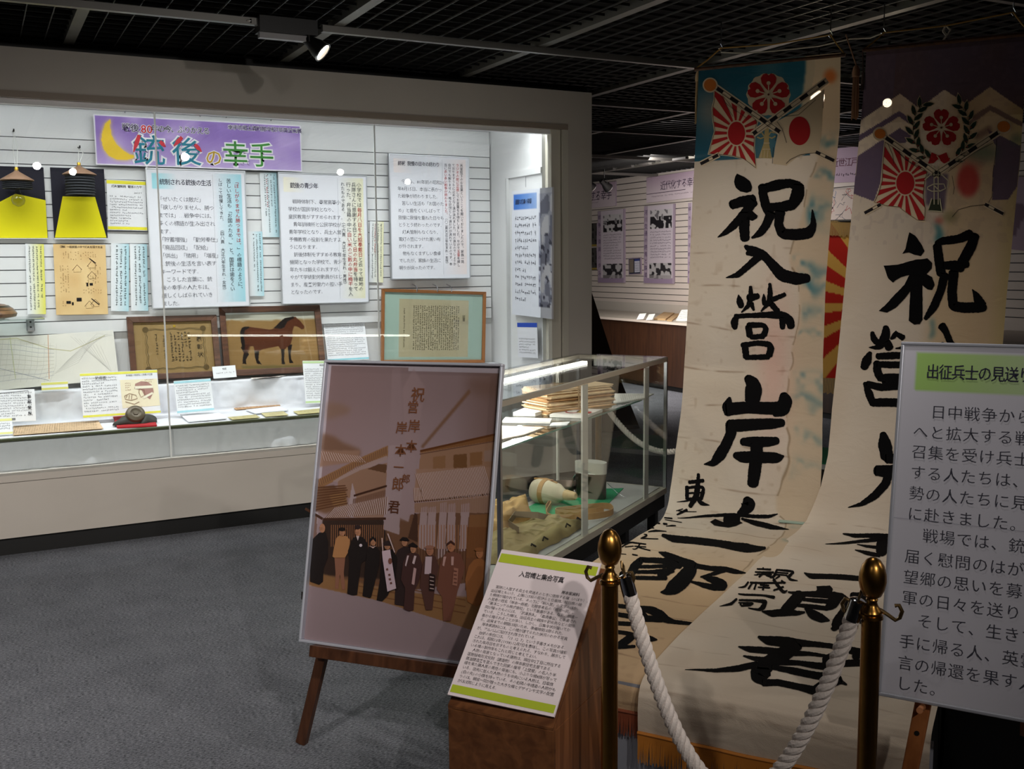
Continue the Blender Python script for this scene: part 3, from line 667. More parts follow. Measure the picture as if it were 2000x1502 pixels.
textboard([z1(885, 462), z1(1500, 480), z1(1523, 1308), z1(930, 1320)], 'framed text board with light blue heading left of centre, under the purple poster', '統制される銃後の生活',
    ['「ぜいたくは敵だ」', '「欲しがりません、勝つ', 'までは」…戦争中には、', '多くの標語が生み出され', 'ます。', '「貯蓄増強」「勤労奉仕」', '「廃品回収」「配給」', '「供出」「徴用」「増産」', '…銃後の生活を言い表す', 'キーワードです。', '　こうした言葉に、銃', '後の幸手の人たちは、', '厳しくしばられていき', 'ました。'],
    [([('「ほしがりません勝つまでは。', 1), ('」の標語のように、', 0)], .029), ([('苦しい生活も「お国のため。」と、国民は歯をくい', 0)], .029), ([('しばって我慢してきた。', 0), ('　（四八頁　大正六年生まれ・女性）', 0)], .024)],
    (150, 208, 218), (156, 204, 216), .66)
textboard([z2(132, 485), z2(675, 510), z2(692, 1282), z2(158, 1298)], 'framed text board with cream heading, middle of the three, above the horse picture', '銃後の青少年',
    ['　戦時体制下、尋常高等小', '学校が国民学校となり、', '皇民教育がすすめられます。', '　青年訓練所と公民学校が', '青年学校となり、兵士入営', '予備教育の役割を果たすよ', 'うになります。', '　銃後体制をすすめる教育', '機関となった学校で、青少', '年たちは鍛えられますが、', 'やがて学徒勤労動員がはじ', 'まり、産業労働力の担い手', 'となったのです。'],
    [([('小学校では', 0), ('毎月八日を大詔奉戴日', 1), ('と云って戦地の', 0)], .031), ([('兵隊さんに感謝する日として', 0), ('日の丸弁当', 1), ('を持って', 0)], .031), ([('行った。弁当箱の中に', 0), ('白い米のご飯の中に梅干', 1), ('を入', 0)], .031), ([('れたものである。　', 0), ('（七六頁　大正七年生まれ・男性）', 0)], .026)],
    (232, 226, 206), (226, 222, 190), .66, bsize=.0295)
textboard([z2(805, 375), z2(1303, 395), z2(1305, 1138), z2(828, 1142)], 'framed text board with pinkish heading, rightmost of the three, hung highest', '終戦 我慢の日々の終わり',
    ['　今から、80年前の昭和20', '年8月15日、本当に長かっ', 'た戦争が終わりました。', '　苦しい生活も「お国のた', 'め」と歯をくいしばって', '我慢に我慢を重ねた日々も', 'とうとう終わったのです。', '　灯火管制もなくなり、', '電灯の笠につけた黒い布', 'が外されます。', '　物もなくまずしい食卓', 'でしたが、家族の生活に', '明りが戻ったのです。'],
    [([('天皇陛下のお言葉ということを聞いておりましたので、家族一同', 0)], .0225), ([('ラジオの前に正座', 1), ('してお言葉をお待ちしました。やがて', 0), ('玉音', 1), ('を拝し', 0)], .0225), ([('ておりますうちに止めどなく涙が流れました。何の涙なのでしょうか', 0)], .0215), ([('自分でも解りません。唯々茫然として涙だけが流れているのです。本', 0)], .0215), ([('当に', 0), ('長い長い戦争が終わりました。', 1), ('（八二頁大正三年生まれ・女性）', 0)], .0215)],
    (236, 224, 222), (232, 218, 216), .655, tpos=(.11, .055), tsize=.031, bsize=.0285)
# small strips and sheets on the slats
def strip(q, label, tint, side, seed=0, red=False, Y=6.662, vert=True, size=.0115, cat='card', base=(228, 230, 232)):
    b, s = wallboard('caption_strip', q, label, cat, Y, .003, base); cv = Canvas(s, s.w, s.h, 24, 30, base)
    g = np.clip(cv.u/s.w, 0, 1) if side == 'r' else np.clip(1-cv.u/s.w, 0, 1)
    cv.put(g**1.6, tint); cv.build('print', b, M_paint, .0005); pr = Print(s, .001)
    pr.scribble(s.w*.08, s.h*.03, s.w*.84, s.h*.92, size, (84, 92, 96), vert=vert, gap=1.75)
    if red: pr.scribble(s.w*.28, s.h*.04, s.w*.2, s.h*.5, size, (190, 60, 60), vert=vert, name='red_print')
    pr.build(b)
BLU, YEL = (172, 212, 222), (224, 220, 96)
strip([z1(150, 925), z1(268, 928), z1(280, 1355), z1(172, 1355)], 'narrow caption strip with yellow edge left of the brown diagram', YEL, 'r')
strip([z1(665, 922), z1(775, 925), z1(798, 1340), z1(690, 1335)], 'narrow blue edged caption strip directly right of the brown diagram', BLU, 'r', red=True, size=.014)
strip([z1(782, 925), z1(890, 928), z1(912, 1335), z1(810, 1335)], 'narrow blue edged caption strip just left of the blue headed text board', BLU, 'r', red=True, size=.014)
strip([z1(1585, 488), z1(1690, 490), z1(1702, 885), z1(1600, 885)], 'upper blue edged caption strip between the left and middle text boards', BLU, 'r', red=True)
strip([z1(1510, 850), z1(1602, 850), z1(1612, 1245), z1(1525, 1245)], 'lower blue edged caption strip between the left and middle text boards', BLU, 'r', red=True)
strip([z2(688, 787), z2(775, 790), z2(780, 1163), z2(697, 1160)], 'cream caption strip between the middle and right text boards', (226, 222, 180), 'r', red=True)
b, s = wallboard('explanation_card', [z1(645, 533), z1(882, 542), z1(905, 848), z1(665, 840)], 'white explanation card with yellow top and bottom bands beside the right lampshade', 'card', 6.655, .004, (230, 230, 232))
pr = Print(s); pr.rect(0, .004, s.w, .02, (232, 222, 60)); pr.rect(0, s.h-.022, s.w, .018, (232, 222, 60)); pr.text('灯火管制用 電球のカサ', s.w*.12, s.h*.10, .0165, (60, 60, 66), res=1, bold=.04)
pr.scribble(s.w*.68, s.h*.22, s.w*.26, .02, .009, (110, 110, 110)); pr.scribble(s.w*.06, s.h*.3, s.w*.88, s.h*.6, .0095, (110, 110, 118)); pr.build(b)
b, s = wallboard('diagram_sheet', [z1(318, 927), z1(640, 932), z1(663, 1355), z1(350, 1360)], 'aged brown diagram sheet of household blackout methods', 'poster', 6.655, .003, (214, 178, 120))
cv = Canvas(s, s.w, s.h, 50, 66, (216, 180, 124)); cv.put(vnoise(66, 50, 12, 3), (232, 204, 150), .8); cv.build('print', b, M_paint, .0005)
C_ = lambda x, y: s.px(*z1(x, y)); pr = Print(s, .001); pr.text('図解 一般家屋の中で灯火を隠す方法', *C_(366, 936), .0142, (50, 40, 34), res=1, bold=.04)
for x, y, w_, h_ in ((405, 1275, 28, 16), (438, 1282, 12, 18), (467, 1255, 32, 22), (527, 1163, 12, 22), (547, 1165, 20, 15)):
    a = C_(x, y); c = C_(x+w_, y+h_); pr.rect(a[0], a[1], c[0]-a[0], c[1]-a[1], (24, 20, 20), 1)
for x, y in ((470, 1070), (560, 1045), (560, 1110), (545, 1290), (580, 1280)):
    pr.line([C_(x-28, y+18), C_(x, y-16), C_(x+30, y+14)], .003, (90, 66, 46)); pr.line([C_(x-20, y+16), C_(x-20, y+30), C_(x+24, y+28), C_(x+24, y+10)], .002, (120, 92, 60))
pr.line([C_(545, 1015), C_(585, 1045)], .006, (40, 30, 24)); pr.line([C_(558, 1260), C_(606, 1298)], .006, (40, 30, 24))
for u, v, w_, h_ in ((.12, .1, .7, .14), (.6, .3, .3, .2), (.55, .46, .3, .12), (.08, .3, .2, .4), (.1, .8, .3, .1), (.5, .62, .4, .1)): pr.scribble(s.w*u, s.h*v, s.w*w_, s.h*h_, .008, (140, 108, 72), vert=True, fill=.5)
pr.build(b)
# lampshades with blackout bellows
def lampshade(cx, ctop, cbot, rx, label, bulb, rings, xh, yh, collar):
    YL = 6.50; c = py(*z1(cx, ctop), YL); zt = c[2]; zb = py(*z1(cx, cbot), YL)[2]; r = abs(py(*z1(cx+rx, ctop), YL)[0]-c[0])
    t = thing('lampshade', label, 'lamp', (c[0], YL, zb)); o = (c[0], YL, 0)
    hh = zt-zb; zs = zt-collar
    MB().lathe(o, [(.012, zt+.0), (.014, zt-.006), (r*.98, zs+.004), (r, zs), (r*.97, zs-.002), (.02, zt-.012)], 32).build('paper_cone', mat('brown_card', (128, 98, 76), .7, var=.08, vscale=20), t, smooth=True)
    pf = []; rr = r*.9
    for i in range(rings+1):
        z = zs-.006-(zs-.006-zb)*i/rings; pf += [(rr, z)]
        if i < rings: pf += [(rr*.9, z-(zs-zb)/rings*.5)]
    MB().lathe(o, pf+[(rr*.85, zb), (rr*.8, zs-.01)], 32, cap=False).build('bellows', mat('black_crepe', (38, 40, 44), .8), t, smooth=True)
    MB().lathe(o, [(.010, zt-.002), (.011, zt+.012), (.008, zt+.018)], 16).build('socket', mat('brass_socket', (196, 160, 60), .35, .8), t, smooth=True)
    if bulb:
        g = MB().lathe(o, [(.012, zb-.0), (.016, zb-.02), (.034, zb-.05), (.037, zb-.065), (.03, zb-.085), (.012, zb-.098), (.001, zb-.1)], 24).build('glass_bulb', glassmat('bulb_glass', (.80, .80, .76)), t, smooth=True)
        MB().lathe(o, [(.013, zb+.03), (.013, zb)], 12).build('bulb_cap', M_steel, t, smooth=True)
    hk = py(*z1(xh, yh), 6.62); tag(MB().tube([(hk[0], 6.67, hk[2]+.012), (hk[0], 6.64, hk[2]+.01), (hk[0], 6.60, hk[2]), (hk[0], 6.57, hk[2]-.01), (hk[0], 6.56, hk[2]+.012)], .004, 6).build('wall_hook', mat('black_hook', (30, 30, 30), .5)), 'black tipped wall hook holding the '+label.split(' with ')[0], 'hook')
    for dx in (-.012, .012): MB().tube([(hk[0], 6.565, hk[2]-.004), (hk[0]+dx, 6.53, (hk[2]+zt)/2+.02), (c[0]+dx*.3, YL, zt+.016)], .0022, 5).build('cord', mat('clear_string', (214, 214, 210), .5), t)
lampshade(100, 478, 590, 106, 'left lampshade of brown card with black bellows and clear bulb', True, 4, 82, 245, .055)
lampshade(482, 448, 628, 105, 'right lampshade of brown card with tall black bellows', False, 7, 482, 345, .052)
# framed document hanging at the right with clips
s = quad_plane([z2(762, 1210), z2(1403, 1208), (948.5, 712), (748, 706)], (0, 6.58, 0), (0, -1, .03))
def picture(s, name, label, rail, mr, depth=.025, inner=None):
    b = thing(name, label, 'picture', s.pt([(s.w/2, s.h)])[0]); W, H, k = s.w, s.h, rail
    MB().obox(s.pt([(.004, .004)], -depth)[0], s.U*(W-.008), s.V*(H-.008), s.N*.006).build('backing', M_old, b)
    def rl(a, b_, c, d):  # mitred rail from outer a-b to inner c-d
        o = [s.pt([p], -depth)[0] for p in (a, b_, d, c)]; t = [s.pt([p], .0)[0] for p in (a, b_)]+[s.pt([p], -.006)[0] for p in (d, c)]
        MB().hexa(o+t).build('frame_rail', mr, b, bevel=.002)
    rl((0, 0), (W, 0), (k, k), (W-k, k)); rl((W, 0), (W, H), (W-k, k), (W-k, H-k)); rl((W, H), (0, H), (W-k, H-k), (k, H-k)); rl((0, H), (0, 0), (k, H-k), (k, k))
    MB().obox(s.pt([(k, k)], -.009)[0], s.U*(W-2*k), s.V*(H-2*k), s.N*.0015).build('glass_sheet', M_glass, b)
    return b, Plane_(s.pt([(k, k)], -depth+.008)[0], s.U, s.V, W-2*k, H-2*k)
b, f = picture(s, 'framed_document', 'tan framed handwritten document on pale green mount, hung at the right end', .022, mat('tan_frame', (150, 96, 52), .4))
cv = Canvas(f, f.w, f.h, 80, 60, (186, 204, 192)); W, H = f.w, f.h
m = ((cv.u > W*.15) & (cv.u < W*.86) & (cv.v > H*.09) & (cv.v < H*.95))*1.; cv.put(m, (208, 190, 158)); cv.put(m*vnoise(60, 80, 14, 7), (190, 172, 138), .4); cv.build('print', b, M_paint, .0005)
pr = Print(f, .001); pr.scribble(W*.26, H*.18, W*.5, H*.7, .0125, (66, 60, 50), vert=True, gap=1.3, ragged=False); pr.text('証書', W*.79, H*.32, .022, (70, 62, 50), vert=True, res=1); pr.scribble(W*.17, H*.22, W*.04, H*.6, .012, (90, 80, 66), vert=True); pr.build(b)
for k, (x, y) in enumerate([(975, 1200), (1100, 1200), (1185, 1200)]):
    p = py(*z2(x, y), 6.60); o = MB().tube([p+(0, .06, .03), p+(0, .0, .02), p+(0, -.03, .0), p+(0, -.02, -.02)], .004, 6).build('picture_hook', M_steel)
    tag(o, ['left metal hook above the tan framed document', 'middle metal hook above the tan framed document', 'right metal hook above the tan framed document'][k], 'hook', 'hooks over the document')
# side wall poster and blue card
s = quad_plane([z2(1560, 600), z2(1806, 585), z2(1807, 1380), z2(1567, 1362)], (3.30, 0, 0), (-1, 0, 0)); b = thing('photo_board', 'tall grey board with blue heading and drawing on the inner side wall', 'board', s.pt([(s.w/2, s.h)])[0])
MB().obox(s.O-s.N*.012, s.U*s.w, s.V*s.h, s.N*.012).build('board', mat('board_222', (222, 222, 228), .6), b); W, H = s.w, s.h
cv = Canvas(s, W, H, 60, 90, (216, 218, 226)); m = ((cv.v > H*.03) & (cv.v < H*.15) & (cv.u < W*.64) & (cv.u > W*.05)); cv.put(m*np.clip(1-cv.u/W, 0, 1)**.8, (56, 110, 196))
n = vnoise(90, 60, 7, 5); n2 = vnoise(90, 60, 3, 6); m = ((cv.u > W*.68) & (cv.v > H*.04) & (cv.v < H*.92))*1.
cv.put(m, (190, 192, 206)); cv.put(m*(n > .52), (120, 122, 140), .8); cv.put(m*(n2 > .66)*(cv.v > H*.25), (54, 54, 70), .8); cv.put(m*(n < .3), (228, 228, 234)); cv.build('print', b, M_paint, .0006)
pr = Print(s, .0012); pr.text('過酷な捕虜の抑留', W*.09, H*.07, .034, INK, res=1, sx=.85, bold=.04); pr.scribble(W*.08, H*.19, W*.55, H*.76, .026, (110, 110, 120), gap=1.9); pr.build(b)
s = quad_plane([z2(1595, 1403), z2(1716, 1412), z2(1720, 1620), z2(1600, 1620)], (3.30, 0, 0), (-1, 0, 0)); b = thing('caption_card', 'small card with dark blue band under the grey side board', 'card', s.pt([(s.w/2, s.h)])[0])
MB().obox(s.O-s.N*.004, s.U*s.w, s.V*s.h, s.N*.004).build('board', mat('board_222', (222, 222, 228), .6), b); pr = Print(s); pr.rect(0, 0, s.w, .03, (44, 76, 176)); pr.scribble(.03, .05, s.w-.06, .02, .014, (70, 70, 80)); pr.scribble(.02, .1, s.w-.04, s.h-.12, .011, (120, 120, 120)); pr.build(b)
# ---------------------------------------------------------------- leaning frames on the upper tier
def lean(q, yb, zb, tilt=.28):
    """plane leaning back; bottom edge at y=yb,z=zb"""
    return quad_plane(q, (0, yb, zb), (0, -1, tilt))
M_dkf = wood('old_brown_frame', (66, 40, 26), (98, 62, 42), 4, 0, .4)
s = lean([z3(775, 118), z3(1335, 110), z3(1342, 480), z3(800, 512)], 6.545, ZS+.004)
b, f = picture(s, 'framed_certificate', 'brown framed certificate with ornate border leaning on the upper tier', .036, M_dkf, .03)
cv = Canvas(f, f.w, f.h, 70, 50, (168, 134, 88)); cv.put(vnoise(50, 70, 16, 1), (150, 116, 72), .5); cv.build('print', b, M_paint, .0005); W, H = f.w, f.h
pr = Print(f, .001)
def wob(u0, v0, u1, v1, w_, col):
    P = []
    for (a, b_, c, d) in ((u0, v0, u1, v0), (u1, v0, u1, v1), (u1, v1, u0, v1), (u0, v1, u0, v0)):
        for i in range(12): P.append((a+(c-a)*i/12+.004*math.sin(i*2.1), b_+(d-b_)*i/12+.004*math.cos(i*1.7)))
    pr.line(P+[P[0]], w_, col)
wob(W*.16, H*.15, W*.88, H*.9, .004, (96, 76, 44)); wob(W*.14, H*.13, W*.90, H*.92, .003, (110, 86, 50))
for u, v in ((.15, .14), (.89, .14), (.15, .91), (.89, .91)): pr.disc(W*u, H*v, .018, .018, (104, 80, 46), 1)
pr.disc(W*.52, H*.08, .008, .008, (190, 150, 40), 1); pr.text('表彰状', W*.79, H*.30, .034, (46, 38, 28), vert=True, res=1, adv=.05)
pr.scribble(W*.42, H*.2, W*.3, H*.6, .018, (60, 48, 34), vert=True, gap=1.2, ragged=False); pr.scribble(W*.33, H*.25, W*.07, H*.5, .015, (76, 60, 40), vert=True); pr.scribble(W*.26, H*.22, W*.035, H*.6, .016, (60, 48, 34), vert=True, gap=1); pr.build(b)
s = lean([z3(1325, 62), z3(1945, 48), z3(2000, 455), z3(1385, 480)], 6.54, ZS+.004)
b, f = picture(s, 'framed_horse_picture', 'brown framed painting of a bay horse standing in profile', .038, M_dkf, .03)
cv = Canvas(f, f.w, f.h, 190, 130, (160, 122, 78), conv=lambda x, y: f.px(*z3(x, y))); n = vnoise(130, 190, 30, 3); cv.put(n, (140, 104, 64), .5)
tp = np.clip((.13+.05*vnoise(130, 190, 12, 9)-cv.v/f.h)*22, 0, 1); cv.put(tp, (204, 200, 192), .85)
bay, dk_ = (92, 48, 30), (36, 26, 24)
cv.poly([(1470, 420), (1850, 415), (1900, 428), (1600, 440), (1480, 436)], (112, 100, 62), .7, 1)
cv.poly([(1480, 290), (1500, 320), (1520, 350), (1500, 385), (1505, 410), (1480, 408), (1482, 370), (1488, 340), (1470, 310)], dk_)
cv.poly([(1555, 300), (1585, 300), (1580, 350), (1578, 385), (1598, 412), (1568, 408), (1556, 370), (1552, 330)], dk_)
cv.poly([(1712, 300), (1738, 300), (1736, 345), (1734, 385), (1742, 412), (1718, 410), (1718, 350)], dk_)
cv.poly([(1752, 290), (1784, 290), (1775, 340), (1778, 380), (1792, 405), (1765, 403), (1760, 340)], dk_)
cv.poly([(1472, 220), (1480, 195), (1520, 182), (1580, 190), (1650, 200), (1690, 185), (1720, 150), (1765, 125), (1790, 122), (1805, 120), (1812, 130), (1835, 150), (1858, 180), (1855, 195), (1840, 198), (1815, 180), (1795, 178), (1785, 210), (1785, 250), (1775, 285), (1755, 305), (1740, 318), (1712, 320), (1700, 300), (1650, 310), (1600, 320), (1585, 330), (1555, 330), (1545, 300), (1520, 300), (1500, 330), (1480, 320), (1470, 270)], bay)
cv.poly([(1500, 200), (1600, 205), (1690, 215), (1740, 200), (1760, 250), (1650, 262), (1520, 250)], (108, 58, 38), .7, 3)
cv.poly([(1480, 290), (1530, 290), (1515, 340), (1490, 345)], (72, 34, 24), .8, 1)
cv.poly([(1520, 182), (1495, 180), (1475, 190), (1465, 215), (1468, 260), (1476, 300), (1482, 325), (1494, 320), (1496, 280), (1486, 240), (1494, 205), (1520, 190)], dk_)
cv.poly([(1670, 190), (1700, 160), (1735, 130), (1790, 118), (1798, 130), (1775, 140), (1755, 150), (1735, 185), (1715, 195)], dk_)
cv.line([(1455, 405), (1900, 412)], .004, (110, 96, 60), .6); cv.build('painting', b, M_gloss, .0005)
# printed sheet right of the horse, cards, caption cards and papers on the deck
def easel_card(q, yb, zb, label, bands=None, head=None, size=.0085, tilt=.30, cat='card', fig=None, body=(232, 233, 236), name='explanation_card', fillcol=(96, 96, 104)):
    s = lean(q, yb, zb, tilt)
    # slide so that the lower edge stands on the deck
    b = thing(name, label, cat, s.pt([(s.w/2, s.h)])[0]); W, H = s.w, s.h
    MB().obox(s.O-s.N*.004, s.U*W, s.V*H, s.N*.004).build('board', mat('board_%d_%d_%d' % body, body, .6), b); pr = Print(s)
    y0 = .012
    if bands: pr.rect(0, .003, W, .014, bands); pr.rect(0, H-.016, W, .012, bands); y0 = .024
    if head: pr.text(head, W*.5-len(head)*.006, y0, .013, (70, 70, 76), res=1); y0 += .024
    fw_ = W if not fig else W*.5
    pr.scribble(.008, y0, fw_-.016, H-y0-.02, size, fillcol); return b, s, pr
b, s, pr = easel_card([(628, 612), (706, 605), (724, 704), (641, 704)], 6.60, ZS, 'white explanation sheet with light blue band between horse picture and tan frame', (150, 206, 216), '昭和の写真資料'); pr.build(b)
b, s, pr = easel_card([z3(1292, 425), z3(1437, 418), z3(1443, 486), z3(1307, 500)], 6.525, ZS, 'tiny white caption card in front of the two brown frames', None, '特選'); pr.build(b)
b, s, pr = easel_card([z3(1828, 396), (668, 702), (676, 788), z3(1885, 645)], 6.33, ZD, 'white explanation card partly hidden by the sepia photo board', (190, 214, 160), '報国貯金'); pr.build(b)
b, s, pr = easel_card([z3(480, 467), z3(952, 443), z3(988, 710), z3(515, 740)], 6.30, ZD, 'wide white card with gas mask diagram and yellow bands behind the gas mask', (226, 222, 90), None, .0095, fig=True)
W, H = s.w, s.h; C_ = lambda x, y: s.px(*z3(x, y)); pr.text('防毒面', *C_(580, 486), .02, (60, 60, 66), res=1); pr.text('防毒面の各部名と装着の位置', *C_(768, 474), .0115, (80, 80, 86), res=1)
pr.poly([C_(*p) for p in ((732, 507), (958, 498), (978, 662), (748, 680))], (236, 226, 196), 0, 'figure_ground')
pr.poly([C_(*p) for p in ((820, 560), (825, 530), (860, 515), (900, 518), (930, 540), (938, 580), (915, 625), (880, 600), (865, 570))], (170, 130, 120), 1, 'mask_figure')
pr.poly([C_(*p) for p in ((822, 545), (935, 540), (932, 556), (824, 562))], (238, 232, 210), 2, 'mask_strap'); pr.poly([C_(*p) for p in ((870, 610), (930, 580), (934, 592), (878, 622))], (238, 232, 210), 2, 'mask_strap')
for pth in ([(760, 605), (790, 590), (830, 600), (838, 620), (800, 632), (765, 625), (760, 605)], [(850, 560), (880, 570), (885, 600), (860, 612), (848, 585), (850, 560)], [(765, 640), (820, 655), (850, 640)], [(775, 602), (770, 618)], [(790, 598), (786, 624)], [(805, 597), (802, 626)]): pr.line([C_(*p) for p in pth], .003, (130, 90, 70), 2)
pr.scribble(W*.56, H*.25, W*.08, H*.25, .008, (160, 110, 90)); pr.scribble(W*.82, H*.2, W*.14, H*.12, .008, (160, 110, 90)); pr.scribble(W*.56, H*.8, W*.3, H*.08, .007, (160, 110, 90)); pr.build(b)
b, s, pr = easel_card([z3(1050, 512), z3(1275, 500), z3(1318, 690), z3(1092, 715)], 6.28, ZD, 'white explanation card with light blue bands right of the gas mask card', (170, 214, 224), None); pr.build(b)
b, s, pr = easel_card([z3(250, 520), z3(413, 515), z3(418, 562), z3(255, 575)], 6.50, ZS, 'tiny caption card with yellow edges before the pale map', (220, 216, 120), None, .007); pr.build(b)
b, s, pr = easel_card([z3(-90, 572), z3(208, 562), z3(222, 755), z3(-75, 770)], 6.33, ZD, 'white newspaper style card with bold vertical heading at the left edge', None, None, .0085)
C_ = lambda x, y: s.px(*z3(x, y)); pr.text('警戒警報', *C_(166, 598), .019, (40, 40, 46), vert=True, adv=.032, res=1, bold=.05); pr.line([C_(-20, 590), C_(172, 572), C_(176, 650)], .003, (60, 60, 66)); pr.rect(*C_(70, 740), .02, .012, (120, 120, 120), 1); pr.build(b)
b, s, pr = easel_card([z3(-120, 748), z3(72, 738), z3(80, 838), z3(-112, 852)], 6.10, ZD, 'small low card with pale yellow top at the far left deck edge', (226, 222, 150), None, .0085, tilt=.6); pr.build(b)
# pale map leaning behind
s = quad_plane([z3(-140, 235), z3(700, 226), z3(716, 470), z3(-140, 600)], (0, 6.60, .8), (0, -1, .18)); 
s = Plane_(s.O, s.U, s.V, s.w, (s.O[2]-ZS-.012)/-s.V[2])
b = thing('town_map', 'large pale street map leaning against the case wall at the left', 'map', s.pt([(s.w/2, s.h)])[0]); W, H = s.w, s.h
MB().obox(s.O-s.N*.003, s.U*W, s.V*H, s.N*.003).build('sheet', mat('map_sheet', (218, 216, 208), .7), b)
cv = Canvas(s, W, H, 140, 60, (214, 212, 204)); cv.put(vnoise(60, 140, 18, 2), (224, 220, 206), .7); cv.build('print', b, M_paint, .0004); pr = Print(s, .0008); C_ = lambda x, y: s.px(*z3(x, y))
def clipm(P): return [(min(W, max(0, u)), min(H, max(0, v))) for u, v in P]
for i in range(9): pr.line(clipm([C_(-100+i*8, 250+i*34), C_(100, 262+i*30), C_(240, 290+i*26), C_(330, 300+i*22)]), .0022, random.choice([(182, 180, 172), (196, 192, 178), (176, 178, 182)]), name='street_line')
for i in range(10): pr.line(clipm([C_(20+i*36, 250+i*4), C_(0+i*38, 420), C_(-20+i*36, 520)]), .0018, (200, 198, 190), name='street_line')
for i in range(9): pr.line(clipm([C_(330+i*10, 470-i*10), C_(480+i*14, 400-i*22), C_(560+i*16, 250-i*2)]), .0018, (192, 190, 182), name='street_line')
for i in range(8): pr.line(clipm([C_(430+i*26, 240+i*8), C_(520+i*20, 320+i*12), C_(640+i*6, 420+i*6)]), .0018, (194, 192, 184), name='street_line')
pr.line(clipm([C_(-100, 268), C_(100, 252), C_(300, 315), C_(430, 330), C_(500, 300), C_(640, 235)]), .005, (190, 186, 150), name='street_line'); pr.line(clipm([C_(293, 230), C_(300, 500)]), .004, (206, 160, 130), name='street_line'); pr.line(clipm([C_(60, 240), C_(95, 500)]), .004, (196, 200, 160), name='street_line')
pr.line(clipm([C_(-60, 240), C_(-30, 430), C_(300, 510)]), .004, (172, 174, 178), name='street_line'); pr.build(b)
# shelf with brown bowl at the left, bracket
sh = thing('glass_shelf', 'glass shelf on a metal bracket at the far left of the wall case', 'shelf', (-.1, 6.5, 1.12))
zsh = py(*z3(30, 135), 6.4)[2]
MB().box((-1.2, 6.32, zsh-.006), (py(*z3(262, 140), 6.5)[0], 6.67, zsh)).build('glass_plate', glassmat('shelf_glass', (.9, .96, .93)), sh)
xb = py(*z3(188, 185), 6.6)[0]; MB().box((xb-.022, 6.60, zsh-.085), (xb+.022, 6.67, zsh-.006)).build('bracket', M_alu, sh, bevel=.004)
for dz in (-.03, -.06): MB().lathe((xb, 6.60, zsh+dz), [(.006, 0), (.006, .003)], 10, ax=(0, -1, 0)).build('screw', M_steel, sh)
cb = py(*z3(20, 90), 6.45); bw_ = thing('wooden_bowl', 'dark brown lacquered wooden helmet-like bowl on the glass shelf, cut by the frame', 'bowl', (cb[0]-.1, 6.45, zsh))
MB().lathe((cb[0]-.1, 6.45, zsh), [(.10, 0), (.165, .012), (.172, .03), (.15, .06), (.11, .082), (.06, .09), (.001, .091)], 36).build('shell', wood('bowl_wood', (70, 48, 34), (120, 88, 60), 2, 0, .3), bw_, smooth=True)
MB().lathe((cb[0]-.1, 6.45, zsh), [(.150, .024), (.155, .022), (.158, .05), (.13, .075), (.128, .072)], 36, cap=False).build('dark_band', mat('bowl_dark', (36, 28, 24), .3), bw_, smooth=True)
# gas mask canister on red cloth
rc = [pz(*z3(x, y), ZD+.004) for x, y in ((690, 735), (745, 722), (935, 735), (958, 790), (715, 802))]
o = slab('red_cloth', rc, .008, mat('red_felt', (168, 28, 34), .9), 'small red cloth under the gas mask', 'cloth')
c = pz(*z3(835, 775), ZD+.012); gm = thing('gas_mask', 'olive drab gas mask with round filter canister on the red cloth', 'gas mask', c)
M_ol = mat('olive_metal', (86, 76, 60), .45, .3); M_rub = mat('grey_rubber', (52, 52, 46), .6)
axc = A([.05, -.80, .60]); oc = c+A([.0, .035, .05])
MB().lathe(oc, [(.050, -.035), (.053, -.03), (.053, .006), (.049, .012), (.050, .016), (.046, .020), (.030, .022), (.026, .019), (.014, .019), (.013, .023), (.001, .023)], 40, ax=axc).build('canister', M_ol, gm, smooth=True)
MB().lathe(oc, [(.0535, -.022), (.0545, -.020), (.0545, -.008), (.0535, -.006)], 40, ax=axc, cap=False).build('canister_band', mat('brown_band', (120, 70, 50), .5), gm, smooth=True)
def lump(name, o, sx, sy, sz, m, parent, seed=0, amp=.15, n=24, rot=0, cut=True, xy=None):
    v = []; f = []; r = np.random.default_rng(seed); ph = r.random(8)*6
    for i in range(n+1):
        th = math.pi*i/n
        for j in range(2*n):
            a = 2*math.pi*j/(2*n); k = 1+amp*(math.sin(3*a+ph[0]+2*th)+math.sin(5*a+ph[1])*.6+math.sin(4*th+ph[2]+a)*.6)*math.sin(th)
            x, y, z = sx*math.sin(th)*math.cos(a)*k, sy*math.sin(th)*math.sin(a)*k, sz*math.cos(th)*(k*.5+.5)
            if cut: z = max(z, 0)
            x, y = x*math.cos(rot)-y*math.sin(rot), x*math.sin(rot)+y*math.cos(rot)
            v.append((o[0]+x, o[1]+y, o[2]+z))
    for i in range(n):
        for j in range(2*n): k = (j+1) % (2*n); f.append([i*2*n+j, (i+1)*2*n+j, (i+1)*2*n+k, i*2*n+k])
    return mesh(name, v, f, m, parent, smooth=True)
lump('face_piece', c+A([-.03, .05, -.004]), .085, .05, .05, M_rub, gm, 3, .14); lump('head_strap', c+A([.055, .045, -.004]), .055, .04, .05, M_rub, gm, 5, .2)
